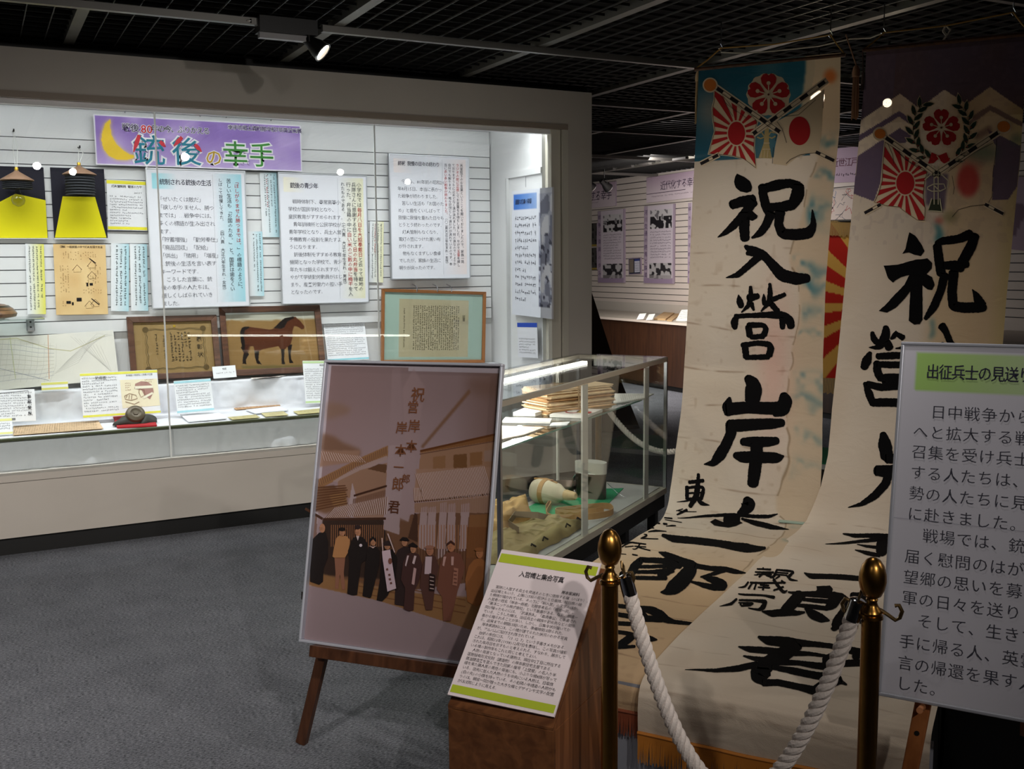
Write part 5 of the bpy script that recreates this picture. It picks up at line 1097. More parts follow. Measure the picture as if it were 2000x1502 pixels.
def kan(ch, x, y, sz, col):
    p = fp.px(560+x/2.348, 680+y/2.348); e2 = fp.px(560+(x+sz)/2.348, 680+y/2.348); pr.text(ch, p[0], p[1], e2[0]-p[0], col, res=1, bold=.08, name='banner_character')
BR_ = (118, 72, 44)
for ch, x, y, sz in (('祝', 1030, 285, 120), ('営', 990, 420, 100), ('岸', 1000, 600, 105), ('本', 975, 800, 100), ('岸', 880, 620, 100), ('本', 870, 840, 100), ('一', 855, 1010, 90), ('郎', 840, 1160, 110), ('郎', 935, 1130, 75)): a = K2(x, y); kan(ch, a[0], a[1], sz*2.348/5*1.05, BR_)
a = K(800, 175); kan('君', a[0], a[1], 52, (84, 46, 26)); pr.build(pb_)
# people in the photograph (printed figures, drawn in a second fine layer)
pr = Print(fp, .0020)
def PP(pts, col, layer=0, name='figure_print'): pr.poly([fp.px(590+x/4.694, 940+y/4.694) for x, y in pts], col, layer, name)
def PE(x, y, rx, ry, col, layer=0): PP([(x+rx*math.cos(t), y+ry*math.sin(t)) for t in np.linspace(0, 6.283, 15)[:-1]], col, layer)
DK, DK2, SK, TAN = (30, 22, 20), (48, 34, 32), (176, 124, 92), (172, 122, 78)
PP([(160, 470), (220, 470), (245, 560), (240, 700), (200, 800), (195, 920), (160, 950), (75, 920), (80, 640), (90, 540)], DK); PE(192, 430, 26, 42, SK, 1)
def face(x, y, k=1.): PP([(x-13*k, y-4), (x-5*k, y-5), (x-5*k, y-1), (x-13*k, y)], DB, 5); PP([(x+4*k, y-5), (x+12*k, y-4), (x+12*k, y), (x+4*k, y-1)], DB, 5); PP([(x-6*k, y+17), (x+6*k, y+17), (x+5*k, y+20), (x-5*k, y+20)], DB, 5); PP([(x-2, y), (x+2, y), (x+3, y+9), (x-3, y+9)], MBR, 5)
for q in ((192, 426), (378, 472), (522, 468), (662, 560), (792, 600), (945, 560), (1030, 622), (1180, 642), (1375, 596), (1635, 662)): face(*q)
PP([(320, 520), (350, 495), (420, 505), (445, 540), (435, 640), (400, 700), (300, 700), (285, 690), (300, 600)], TAN, 1); PP([(300, 690), (400, 690), (385, 840), (400, 990), (370, 995), (350, 850), (335, 985), (305, 985), (310, 840)], (140, 94, 72)); PE(378, 470, 26, 32, SK, 2); PE(378, 440, 32, 18, DK, 3)
PP([(470, 520), (520, 500), (570, 515), (605, 570), (595, 720), (560, 740), (545, 760), (510, 1040), (470, 1045), (420, 1030), (440, 740), (425, 640)], DK, 1); PP([(505, 500), (535, 500), (520, 545)], (200, 180, 176), 2); PE(522, 465, 27, 38, SK, 2); PE(520, 420, 30, 20, DK2, 3); PE(550, 587, 14, 14, (210, 196, 200), 3)
PP([(640, 590), (680, 590), (720, 640), (715, 760), (680, 900), (640, 1060), (630, 1070), (560, 1050), (575, 900), (590, 700), (605, 620)], DK, 1); PE(662, 560, 24, 32, SK, 2); PP([(630, 530), (662, 505), (692, 530), (690, 560), (662, 528), (636, 560)], DK, 3); PP([(620, 590), (660, 615), (690, 590), (660, 600)], (190, 160, 150), 2)
PP([(755, 640), (830, 620), (880, 700), (860, 900), (790, 1050), (740, 1100), (690, 1090), (720, 900), (730, 720)], DK, 1); PE(790, 590, 28, 36, SK, 2); PP([(745, 565), (800, 540), (845, 570), (830, 590), (760, 590)], DK2, 3)
PP([(930, 600), (990, 600), (1010, 640), (950, 700), (930, 760), (940, 900), (960, 1150), (850, 1130), (860, 900), (850, 700), (880, 630)], DK2, 0); PE(945, 560, 26, 36, SK, 1); PP([(900, 540), (930, 510), (970, 515), (995, 545), (960, 550)], DK, 2)
PP([(970, 670), (1030, 650), (1080, 670), (1110, 760), (1080, 920), (1040, 1000), (1030, 1180), (990, 1190), (940, 1170), (955, 980), (915, 900), (935, 740)], (70, 44, 40), 2); PE(1030, 620, 26, 38, SK, 3); PP([(980, 585), (1030, 558), (1080, 595), (1060, 608), (1000, 600)], DK, 4)
PP([(975, 680), (992, 680), (965, 780), (955, 770)], (200, 176, 176), 3); PP([(1040, 680), (1060, 685), (1040, 760), (1020, 750)], (200, 176, 176), 3); PP([(1035, 790), (1060, 800), (1040, 950), (1015, 940)], (186, 150, 146), 3)
PP([(1140, 690), (1180, 665), (1230, 690), (1260, 780), (1235, 900), (1220, 1000), (1200, 1180), (1140, 1180), (1100, 1000), (1085, 960), (1105, 780)], (84, 54, 46), 1); PE(1180, 635, 34, 46, (166, 112, 84), 2); PP([(1140, 690), (1200, 690), (1190, 850), (1130, 850)], (196, 172, 176), 2); PE(1180, 604, 42, 18, (150, 104, 84), 3)
PP([(1180, 840), (1232, 860), (1225, 1005), (1175, 1000)], (44, 28, 26), 3)
for y in (870, 905, 940, 975): PP([(1185, y), (1222, y+6), (1222, y+14), (1185, y+8)], (196, 168, 160), 4)
PP([(1310, 670), (1380, 640), (1460, 670), (1500, 780), (1480, 860), (1430, 1010), (1370, 1280), (1300, 1280), (1290, 1060), (1240, 990), (1270, 760)], (116, 72, 56), 1); PE(1375, 595, 34, 52, (176, 118, 84), 2); PP([(1335, 570), (1375, 540), (1412, 570), (1410, 590), (1375, 565), (1340, 590)], (70, 40, 32), 3)
PP([(1305, 690), (1330, 690), (1310, 780), (1295, 770)], (190, 150, 140), 2); PP([(1375, 690), (1400, 690), (1395, 770), (1375, 770)], (190, 150, 140), 2); PP([(1400, 790), (1440, 800), (1430, 960), (1385, 950)], (160, 110, 90), 2)
for y in (815, 850, 885, 920): PP([(1402, y), (1430, y+4), (1430, y+14), (1402, y+10)], (110, 66, 52), 3)
PP([(1580, 720), (1640, 700), (1690, 740), (1690, 1100), (1600, 1150), (1520, 1100), (1500, 900), (1530, 780)], (146, 92, 50), 1); PE(1635, 660, 32, 46, (172, 114, 74), 2); PE(1635, 625, 42, 18, (140, 88, 50), 3)
PP([(750, 640), (825, 625), (880, 980), (800, 1010), (755, 700)], (200, 176, 182), 5); PE(828, 730, 18, 28, (120, 74, 60), 6)
for x, y in ((800, 800), (820, 850), (825, 890), (835, 925)): PP([(x-10, y), (x+8, y-6), (x+12, y+14), (x-6, y+16)], (110, 70, 60), 6)
PP([(795, 480), (806, 478), (868, 650), (860, 655)], (196, 172, 168), 4); PP([(742, 520), (755, 520), (760, 640), (750, 640)], (190, 160, 150), 4)
PP([(0, 1010), (20, 1015), (38, 1045), (30, 1075), (0, 1085)], DK, 1)
pr.build(pb_)
MB().obox(ps.pt([(kf, kf)], -.0015)[0], U*(Wp-2*kf), V*(Hp-2*kf), ps.N*.0015).build('clear_cover', glassmat('cover_film', (.97, .97, .98)), pb_)
# easel
M_es = wood('easel_brown', (58, 32, 18), (86, 52, 32), 3, 2, .4); es = thing('easel', 'dark brown wooden easel carrying the sepia photo board', 'easel', DE(2.45, -1.68))
be = ps.pt([(0, Hp), (Wp, Hp)], -.022); L_, R_ = be[0], be[1]; Un = U
lo = ps.pt([(.055, Hp+.001)], -.030)[0]; MB().obox(lo, U*(Wp-.075), V*.034, ps.N*.055).build('ledge', M_es, es, bevel=.002)
nb = -ps.N; bk_ = A([nb[0], nb[1], 0.]); bk_ /= np.linalg.norm(bk_)
def board_back(u, v, off=.035): return ps.pt([(u, v)], -off)[0]
foot = pz(589, 1452, 0); t1 = board_back(.20, .08, .05); MB().bar(foot+Z*.0, t1, .034, .022, up=ps.N).build('leg', M_es, es, bevel=.002)
ml = (L_+R_)/2; fr_ = foot+U*(2*((ml-foot)@U)); fr_[2] = 0; t2 = board_back(.40, .08, .05); MB().bar(fr_, t2, .034, .022, up=ps.N).build('leg', M_es, es, bevel=.002)
MB().bar(board_back(.30, .06, .06), A([*(board_back(.30, .06, .06)[:2]+bk_[:2]*.55), 0.]), .03, .022, up=U).build('leg', M_es, es, bevel=.002)
MB().bar(board_back(.17, .35, .052), board_back(.43, .35, .052), .03, .02, up=ps.N).build('crossbar', M_es, es); MB().bar(board_back(.14, .8, .052), board_back(.46, .8, .052), .03, .02, up=ps.N).build('crossbar', M_es, es)
# ---------------------------------------------------------------- caption card on sloping wooden box
wbx = thing('lectern_box', 'sloping brown wooden box in the foreground carrying the green banded card', 'stand', DE(2.22, -1.12))
d0, d1, e0, e1, zl, zh = 2.066, 2.40, -1.262, -.975, .418, .709
M_wb = wood('box_wood', (84, 48, 24), (116, 72, 40), 2.5, 0, .42); M_wb2 = wood('box_wood_side', (96, 56, 30), (142, 90, 54), 2.2, 2, .42)
dbox(d0, d0+.015, e0, e1, 0, zl-.01).build('front_panel', M_wb, wbx, bevel=.0015)
for e_ in (e0, e1-.015):
    dbox(d0+.015, d1, e_, e_+.015, 0, zl-.012).build('side_panel', M_wb2, wbx, bevel=.0015)
    a = [DE(d0, e_, zl-.010), DE(d1, e_, zl-.010), DE(d1, e_, zh-.008)]; b_ = [p+E*.015 for p in a]
    MB().add(a+b_, [[0, 1, 2], [5, 4, 3], [0, 3, 4, 1], [1, 4, 5, 2], [2, 5, 3, 0]]).build('wedge_side', M_wb2, wbx)
dbox(d1-.015, d1, e0+.015, e1-.015, 0, zh-.02).build('back_panel', M_wb2, wbx)
slope = DE(d1-d0, 0, zh-zl); sl = np.linalg.norm(slope); MB().obox(DE(d0, e0, zl-.008), slope, E*(e1-e0), Z*.006).build('sloping_top', M_wb, wbx)
cs = Plane_(DE(d1-.004, e0-.004, zh+.002), E, -slope/sl, .295, .42)
cd_ = thing('caption_card', 'white caption card with lime green bands on the sloping wooden box', 'card', cs.pt([(.147, .42)])[0])
P4c = [A(v) for v in ((1.215, 2.399, .729), (1.388, 2.174, .723), (1.145, 1.986, .437), (.972, 2.211, .442))]
c = sum(P4c)/4+Z*.003; U2 = (P4c[1]-P4c[0]+P4c[2]-P4c[3]); U2 /= np.linalg.norm(U2); V2 = (P4c[3]-P4c[0]+P4c[2]-P4c[1]); V2 -= U2*(V2@U2); V2 /= np.linalg.norm(V2)
cw, ch_ = .284, .42; cs = Plane_(c-U2*cw/2-V2*ch_/2, U2, V2, cw, ch_)
MB().obox(cs.pt([(0, 0)], -.005)[0], U2*cw, V2*ch_, cs.N*.005).build('board', mat('card_white', (222, 208, 210), .6), cd_)
pr = Print(cs); pr.rect(.004, .012, cw-.008, .027, (168, 182, 48), name='green_band'); pr.rect(.004, ch_-.028, cw-.008, .020, (168, 182, 48), name='green_band')
pr.text('入営幟と集合写真', .075, .056, .0175, (30, 28, 32), sx=.9, bold=.05); pr.text('岸本家資料', .205, .094, .0098, (60, 56, 60))
lines = ['　軍隊に入営する兵士を見送るのときに使用する幟（のぼり）。', '出征幟ともいう。上端には桜の花びらと日章旗、旭日旗の絵', 'と模様が描かれている。その下に「祝入営」の文字のほか、', '入営者の姓名「岸本一郎君」と贈答者名の「親戚一同」、', '「東洋ニッケル株式会社」という墨書がある。なお、親戚一', '同が贈ったものには、「武運長久」「義勇奉公」と朱書され', 'ている。こうした幟は、出征兵士の親族や勤め先などの関係', '者から贈られることが多い。しかし、召集令状が届いてか', 'ら、出発までの期間は短いため、準備時間は限られた。', '　岸本家資料には、この幟が建てられた状況のわかる写真', 'が、アルバムに貼付され残されている。', '　台紙の余白には、「13.12.7」という手書きメモがある。', 'これは、昭和13年(1938)12月7日を意味し、この写真が撮影', 'された年月日を示すものと考えられる。すなわち、展示して', 'いる幟の製作年もこれと同じと考えてよい。', '　人物の背景となっている建物は、現在中2丁目に所在する', '国登録有形文化財（建造物）の岸本家住宅主屋である。', '醤油醸造業を営んできた同家の屋号「上埜屋」の名入り半', '纏を来た職人風の男性の背後にも、小ぶりな幟8旗が写って', 'いる。店先に並んだ人物のうち中央にいる人物は、日章旗', '(白の丸)の小旗を持っている。その右隣の半纏姿の人物がも', 'つのは、親戚一同が贈った大きな幟とデザインや文字の配置', 'がほぼ同じように見える。']
for i, l in enumerate(lines): pr.text(l, .014, .108+i*.01215, .0094, (48, 44, 48), res=1, off=-.008)
pr.build(cd_)
# ---------------------------------------------------------------- stanchions and ropes
M_brass = mat('antique_brass', (156, 114, 56), .28, 1., var=.12, vscale=18)
def stanchion(x, y, h, label, hooks):
    t = thing('stanchion', label, 'stanchion', (x, y, 0)); o = (x, y, 0); r = .0195
    MB().lathe(o, [(.15, 0), (.15, .008), (.135, .018), (.06, .03), (.03, .045), (.022, .06)], 40).build('base', M_brass, t, smooth=True)
    MB().lathe(o, [(r, .05), (r, h-.128)], 28).build('pole', M_brass, t, smooth=True)
    MB().lathe(o, [(r, h-.130), (r+.004, h-.127), (r+.003, h-.121), (r, h-.119), (r+.002, h-.114), (r-.001, h-.108), (.013, h-.102), (.010, h-.094), (.012, h-.088), (.009, h-.083)], 32).build('collar', M_brass, t, smooth=True)
    MB().lathe(o, [(.010, h-.085), (.018, h-.080), (.0245, h-.066), (.0275, h-.050), (.0265, h-.034), (.022, h-.018), (.014, h-.006), (.006, h-.001), (.001, h)], 32).build('finial', M_brass, t, smooth=True)
    for d_ in hooks:
        d_ = A(d_, float); d_ /= np.linalg.norm(d_); p = A([x, y, h-.112])
        MB().tube([p+d_*.016+Z*.004, p+d_*.03-Z*.004, p+d_*.046-Z*.014, p+d_*.054-Z*.008, p+d_*.058+Z*.006, p+d_*.052+Z*.018, p+d_*.044+Z*.016], .0042, 8).build('rope_hook', mat('dull_brass', (120, 96, 62), .35, .9), t, smooth=True)
    return t
def rope(pa, pb_, sag, label, r=.0165, turns=48, seg=420, ends=True, capm=None):
    pa, pb_ = A(pa, float), A(pb_, float); L = np.linalg.norm((pb_-pa)[:2]); t = thing('barrier_rope', label, 'rope', ((pa+pb_)/2-Z*sag))
    s = np.linspace(0, 1, seg); base = pa+(pb_-pa)*s[:, None]; base[:, 2] -= sag*4*s*(1-s)
    T = np.gradient(base, axis=0); T /= np.linalg.norm(T, axis=1)[:, None]; Nn = np.cross(T, Z); Nn /= np.linalg.norm(Nn, axis=1)[:, None]; Bn = np.cross(T, Nn)
    cl = np.concatenate([[0], np.cumsum(np.linalg.norm(np.diff(base, axis=0), axis=1))]); M_rope = mat('white_rope', (216, 204, 196), .85, bump=.25, bscale=200)
    for k in range(3):
        a = 2*math.pi*(cl/.062)+2*math.pi*k/3; P = base+(Nn*np.cos(a)[:, None]+Bn*np.sin(a)[:, None])*r*.52; MB().tube(list(P), r*.56, 8).build('strand', M_rope, t, smooth=True)
    for p, tt in ((base[0], -T[0]), (base[-1], T[-1])):
        MB().lathe(p-tt*.004, [(r*.95, 0), (r*1.02, .001), (r*1.02, .045), (r*.8, .048), (.005, .05)], 24, ax=tt).build('end_cap', M_steel, t, smooth=True)
        MB().tube([p+tt*.045+Z*0, p+tt*.062+Nn[0]*.006, p+tt*.075, p+tt*.062-Nn[0]*.006, p+tt*.045], .003, 6).build('end_ring', mat('dull_brass', (120, 96, 62), .35, .9), t)
    return t
s1, s2 = pz(1191, 1033, .9)[:2], pz(1706, 1088, .9)[:2]
stanchion(*s1, .9, 'brass stanchion beside the green banded caption card', [(s2-s1).tolist()+[0], (-(s2-s1)).tolist()+[0]])
stanchion(*s2, .9, 'brass stanchion in front of the green headed text board', [(s1-s2).tolist()+[0], (-(s1-s2)).tolist()+[0]])
dv = A([*(s2-s1), 0]); dv /= np.linalg.norm(dv)
h1 = A([*s1, .9-.112])+dv*.056; h2 = A([*s2, .9-.112])-dv*.056
a1 = pl(1230, 1160, A([*s1, 0]), np.cross(dv, Z)); a2 = pl(1664, 1208, A([*s1, 0]), np.cross(dv, Z)); bt = pl(1470, 1560, A([*s1, 0]), np.cross(dv, Z))
rope(a1, a2, ((a1+a2)/2)[2]-bt[2]-.0, 'thick white twisted rope hanging between the two front stanchions')
pbk = DE(0, -2.31)+0; p3 = pl(1169, 756, DE(0, -2.33), E); s3 = p3[:2]; h3 = p3[2]
stanchion(*s3, h3, 'brass stanchion seen through the glass showcase', [E])
q1 = pl(1186, 806, A([*s3, 0]), D*1.0-E*.0); q1 = pl(1186, 808, DE(0, -2.29), E); q2 = pl(1375, 830, DE(0, -1.2), E)
Q0 = A([s3[0], s3[1], h3-.13])+E*.06; Q1 = DE(5.35, -1.5, .66)
rope(Q0, Q1, .22, 'white twisted rope running behind the glass showcase to the banners', seg=260)
# ---------------------------------------------------------------- banners
class Cloth_:
    """extruded cloth: profile (d,z) by arc length, edges e(s) on both sides"""
    def __init__(s, prof, W, left_px, right_px, eL0, eR0, hemslope=0.):
        s.P = A(prof, float)
        for _ in range(1):
            q = []
            for a, b in zip(s.P[:-1], s.P[1:]):
                n = max(1, int(np.linalg.norm(b-a)/.03)); q += [a+(b-a)*i/n for i in range(n)]
            s.P = A(q+[s.P[-1]])
        for _ in range(3): s.P[1:-1] = (s.P[:-2]+2*s.P[1:-1]+s.P[2:])/4
        s.S = np.concatenate([[0], np.cumsum(np.linalg.norm(np.diff(s.P, axis=0), axis=1))]); s.L = s.S[-1]; s.w = W; s.h = s.L
        t = np.gradient(s.P, axis=0); t /= np.linalg.norm(t, axis=1)[:, None]; s.n = np.stack([t[:, 1], -t[:, 0]], 1)  # faces viewer/up
        if s.n[0, 0] > 0: s.n = -s.n
        def edge(px_, e0):
            k = sorted(s.hit(*p) for p in px_) if px_ else []
            if not k: return (A([0., s.L]), A([e0, e0]))
            return (A([0.]+[a for a, b in k]+[s.L]), A([k[0][1]]+[b for a, b in k]+[k[-1][1]]))
        s.eL = edge(left_px, eL0); s.eR = edge(right_px, eR0); s.wave = None
    def hit(s, x, y):
        r = ray(x, y); rd, rz = r@D, r[2]; best = None
        for i in range(len(s.P)-1):
            a, b = s.P[i], s.P[i+1]; m_ = A([[rd, -(b[0]-a[0])], [rz, -(b[1]-a[1])]]); det = np.linalg.det(m_)
            if abs(det) < 1e-12: continue
            t, k = np.linalg.solve(m_, A([a[0]-EYE@D, a[1]-EYE[2]]))
            if t > 0 and (-.01 if i else -40) <= k <= 1.01 and (best is None or t < best[0]): best = (t, s.S[i]+k*(s.S[i+1]-s.S[i]))
        if best is None: return (s.L, 0.)
        return (best[1], (EYE+r*best[0])@E)
    def px(s, x, y):
        v, e = s.hit(x, y); l, r_ = np.interp(v, *s.eL), np.interp(v, *s.eR); return ((e-l)/(r_-l)*s.w, v)
    def pt(s, uv, w=0.):
        uv = np.asarray(uv, float).reshape(-1, 2); v = uv[:, 1]; l, r_ = np.interp(v, *s.eL), np.interp(v, *s.eR); e = l+(r_-l)*uv[:, 0]/s.w
        d = np.interp(v, s.S, s.P[:, 0]); z = np.interp(v, s.S, s.P[:, 1]); nd = np.interp(v, s.S, s.n[:, 0]); nz = np.interp(v, s.S, s.n[:, 1])
        k = w+(s.wave(uv[:, 0]/s.w, v) if s.wave else 0.)
        return d[:, None]*D+e[:, None]*E+z[:, None]*Z+(nd*k)[:, None]*D+(nz*k)[:, None]*Z
PF = [(5.047, 2.449), (5.005, 2.11), (4.963, 1.773), (4.922, 1.371), (4.873, 1.02), (4.821, .77), (4.735, .554), (4.668, .402), (4.61, .328), (4.54, .302), (4.4, .300), (2.72, .300), (2.69, .292), (2.680, .262)]
CX_ = lambda x, y: (1190+x/4.878, 960+y/4.878)
b1 = Cloth_(PF+[(2.682, .190)], .66, [(1365, 130), (1360, 250), (1352, 400), (1345, 560), (1337, 700), (1330, 800), (1318, 890), (1309, 955), (1300, 1000), CX_(480, 290), CX_(400, 355), CX_(290, 415), CX_(190, 480), (1192, 1074)],
            [(1642, 110), (1640, 250), (1625, 400), (1612, 560), (1607, 700), (1606, 830), (1606, 890), (1603, 950)], -1.571, -.9)
PF2 = [(d-.035, z+.006) for d, z in PF]
b2 = Cloth_(PF2+[(2.650, .150)], .80, [(1690, 140), (1680, 250), (1663, 420), (1655, 500), (1636, 700), (1625, 800), (1617, 890), (1603, 950), (1580, 1007), CX_(1880, 280), CX_(1840, 325), CX_(1600, 500), CX_(1420, 645), CX_(1300, 780), CX_(1100, 960), CX_(900, 1150), (1325, 1244), (1302, 1268), (1283, 1289), (1257, 1325)],
            [(2003, 105), (1999, 205), (1993, 312), (1988, 358), (1974, 502), (1966, 578), (1959, 669)], -.95, -.2)
sF = b2.S[np.argmin(abs(b2.P[:, 0]-2.66)+abs(b2.P[:, 1]-.30)*0)]

b2.eR = (np.concatenate([b2.eR[0][:-1], [b2.eR[0][-2]+.9, b2.L]]), np.concatenate([b2.eR[1][:-1], [-.215, -.205]]))
def wv(seed, amp):
    n_ = vnoise(200, 60, 9, seed); n2_ = vnoise(200, 60, 30, seed+1)
    def f(fr, v):
        yi = np.clip(np.asarray(v)/4.7*199, 0, 198.9); xi = np.clip(fr*59, 0, 58.9); y0 = yi.astype(int); x0 = xi.astype(int); a = yi-y0; b = xi-x0
        g = lambda q: (q[y0, x0]*(1-b)+q[y0, x0+1]*b)*(1-a)+(q[y0+1, x0]*(1-b)+q[y0+1, x0+1]*b)*a
        fade = np.clip((np.asarray(v)-.85)*4, 0, 1)
        return ((g(n_)-.5)*amp+(g(n2_)-.5)*amp*2)*fade
    return f
b1.wave = wv(21, .006); b2.wave = wv(31, .006)
M_ban = colmat('banner_cloth', .9, weave=.3, trans=.22, spec=.1, wrinkle=.16)
TZ = lambda x, y: (1300+x/2.5025, 80+y/2.5025)
RZ = lambda x, y: (1600+x/2.5025, 80+y/2.5025)
# banner one: colour of the cloth
t1 = thing('banner', 'long cloth banner with sky blue top and crossed flags, left of the two', 'banner', b1.pt([(b1.w/2, b1.L)])[0])
cv = Canvas(b1, b1.w, b1.L, 170, 900, (212, 199, 182), conv=lambda x, y: b1.px(*TZ(x, y)))
nA, nB, nC = vnoise(900, 170, 45, 1), vnoise(900, 170, 13, 2), vnoise(900, 170, 6, 3)
V_, U_ = cv.v, cv.u/b1.w
cv.put(nA, (196, 176, 152), .4); cv.put(np.clip(V_-2.3, 0, 1)*1., (196, 160, 118), .75)
cv.put(np.clip((nC-.72)*4, 0, 1)*(vnoise(900, 170, 21, 8) > .5), (150, 122, 96), .25)
for s0 in np.arange(.9, 4.3, .19): cv.put(np.exp(-((V_-s0-.02*np.sin(U_*4+s0*9)-.03*U_)/.004)**2)*np.clip(nB*2-.6, 0, 1), (120, 92, 70), .5)
vb = b1.px(*TZ(160, 590))[1]; blue = (34, 84, 104)
edge = .80+.10*(nA-.5)+.05*(nB-.5)
cv.put(((V_ < vb+.006*(nB-.5)) & (V_ > .0))*(U_ < edge+.0)*np.clip(.55+nA*.8, 0, 1), blue, .95)
cv.put((V_ < .12)*1., (26, 74, 92), .6, 3); cv.put(np.exp(-((U_-.1)/.1)**2-((V_-.22)/.10)**2), (176, 156, 140), .6)
# soaked right side and bleeding dye
st_e = .80+.07*(vnoise(900, 170, 51, 5)-.5)*2+.03*(nB-.5)
m = ((U_ > st_e)*1.)*(V_ < 3.2); cv.put(m, (200, 178, 150), .85, 1)
for v0, a_ in ((.42, .7), (.58, .9), (.70, .8), (.98, .6), (1.06, .75), (1.18, .5), (1.30, .55), (1.52, .5), (1.6, .45), (1.78, .35), (1.92, .3), (2.25, .25), (2.42, .22)):
    cv.put(np.exp(-((V_-v0-.09*(nA-.5)-.05*(nB-.5)-.05*(U_-.9))/(.014+.03*nB))**2)*np.clip((U_-st_e-.01)*22, 0, 1)*np.clip(nC*1.2+nA*1.2-.55, 0, 1)*np.clip(1.35-(U_-st_e)*3.5, .25, 1), (50, 112, 126), a_)
cv.put(np.exp(-((U_-st_e)/.006)**2)*(V_ < 3.0)*(V_ > .5)*(nB > .4), (120, 98, 70), .6)
cv.put(np.exp(-((U_-.66)/.12)**2)*np.exp(-((V_-1.45)/.35)**2), (216, 160, 146), .5)
cv.ell(805, 172, 30, 34, (190, 100, 46), .85, 2)
cv.build('cloth', t1, M_ban)
def sc(fn, surf): return lambda x, y: surf.px(*fn(x, y))
class Emb:
    def __init__(s, surf, fn): s.c = lambda x, y: surf.px(*fn(x, y)); s.pr = Print(surf, .0011)
    def poly(s, pts, col, layer=0, name='dyed_print'):
        Q = [s.c(*p) for p in pts]; s.pr.poly(Q, col, layer, name)
    def ell(s, x, y, rx, ry, col, layer=0, n=26, name='dyed_print'): s.poly([(x+rx*math.cos(t), y+ry*math.sin(t)) for t in np.linspace(0, 2*math.pi, n+1)[:-1]], col, layer, name)
    def line(s, pts, w_, col, layer=0, name='dyed_line'):
        P = []
        for a, b in zip(pts[:-1], pts[1:]):
            n = max(1, int(math.hypot(b[0]-a[0], b[1]-a[1])/12)); P += [(a[0]+(b[0]-a[0])*i/n, a[1]+(b[1]-a[1])*i/n) for i in range(n)]
        P.append(pts[-1]); L = []; R_2 = []
        for i, p in enumerate(P):
            a, b = P[max(i-1, 0)], P[min(i+1, len(P)-1)]; t = A([b[0]-a[0], b[1]-a[1]], float); t /= np.linalg.norm(t)+1e-9
            L.append(s.c(p[0]-t[1]*w_/2, p[1]+t[0]*w_/2)); R_2.append(s.c(p[0]+t[1]*w_/2, p[1]-t[0]*w_/2))
        n = len(P); s.pr._add(col, L+R_2, [q for i in range(n-1) for q in ((i, i+1, n+i+1), (i, n+i+1, n+i))], layer, name)
    def petals(s, cx, cy, R0, red, cream, rot=-90, w_=.62, notch=True, l=1):
        for k in range(5):
            a = R(rot+72*k); t = A([math.cos(a), math.sin(a)]); n = A([-t[1], t[0]])
            P = [(.16, 0), (.34, .17), (.55, .32), (.78, .36), (.95, .25), (1.0, .10), (.90, .0), (1.0, -.10), (.95, -.25), (.78, -.36), (.55, -.32), (.34, -.17)]
            s.poly([tuple(A([cx, cy])+R0*(t*p[0]+n*p[1]*w_/.6)) for p in P], red, l, 'blossom_petal')
            s.line([tuple(A([cx, cy])+R0*t*.12), tuple(A([cx, cy])+R0*t*.5)], R0*.05, cream, l+1); s.ell(*(A([cx, cy])+R0*t*.54), R0*.095, R0*.095, cream, l+1, 12)
        s.ell(cx, cy, R0*.10, R0*.10, cream, l+1, 14); s.ell(cx, cy, R0*.05, R0*.05, (96, 40, 40), l+2, 10)
    def rays(s, cx, cy, rx, ry, bound, red, n=16, rot=0, duty=.5, l=1, gap=1.12):
        def hitb(a):
            d = A([math.cos(a), math.sin(a)]); best = None
            for i in range(len(bound)):
                p, q = A(bound[i], float), A(bound[(i+1) % len(bound)], float); m_ = A([[d[0], -(q-p)[0]], [d[1], -(q-p)[1]]])
                if abs(np.linalg.det(m_)) < 1e-9: continue
                t, k = np.linalg.solve(m_, p-A([cx, cy]))
                if t > 0 and 0 <= k <= 1 and (best is None or t < best): best = t
            return best or 0
        for k in range(n):
            a0 = 2*math.pi*(k+rot)/n; a1 = a0+2*math.pi/n*duty; A_ = np.linspace(a0, a1, 4)
            inn = [(cx+rx*gap*math.cos(a), cy+ry*gap*math.sin(a)) for a in A_]; out = [(cx+(hitb(a)-2)*math.cos(a), cy+(hitb(a)-2)*math.sin(a)) for a in A_]
            if hitb((a0+a1)/2) > rx*gap*1.05: s.poly(inn+out[::-1], red, l, 'sun_ray')
        s.ell(cx, cy, rx, ry, red, l, 32, 'sun_disc')
    def pole(s, a, b, segs, w_=20, cream=(210, 190, 160), dark=(30, 24, 26), l=2):
        s.line([a, b], w_*1.7, cream, l, 'pole_print'); 
        a_, b_ = A(a, float), A(b, float)
        for f0, f1 in segs: s.line([tuple(a_+(b_-a_)*f0), tuple(a_+(b_-a_)*f1)], w_*.75, dark, l+1, 'pole_band_ink')
        t = (b_-a_)/np.linalg.norm(b_-a_); n = A([-t[1], t[0]])
        for sgn in (-1, 1): s.line([tuple(a_+n*sgn*w_*.42), tuple(b_+n*sgn*w_*.42)], 2.2, dark, l+1, 'pole_outline')
CR, RD, BK, OR = (208, 186, 154), (166, 30, 32), (28, 24, 27), (196, 110, 44)
e1 = Emb(b1, TZ)
e1.poly([(503+106*math.cos(t)*(1+.03*math.cos(t*14)), 262+103*math.sin(t)*(1+.03*math.cos(t*14))) for t in np.linspace(0, 6.283, 61)[:-1]], CR, 0, 'blossom_ground')
e1.petals(504, 263, 104, RD, CR)
flag = [(240, 240), (290, 262), (350, 318), (430, 372), (448, 395), (436, 440), (432, 520), (442, 622), (415, 600), (380, 575), (330, 562), (270, 555), (212, 552), (226, 500), (242, 440), (234, 390), (230, 330), (240, 290)]
e1.poly([(343+(x-343)*1.05, 430+(y-430)*1.03) for x, y in flag], CR, 0, 'flag_ground')
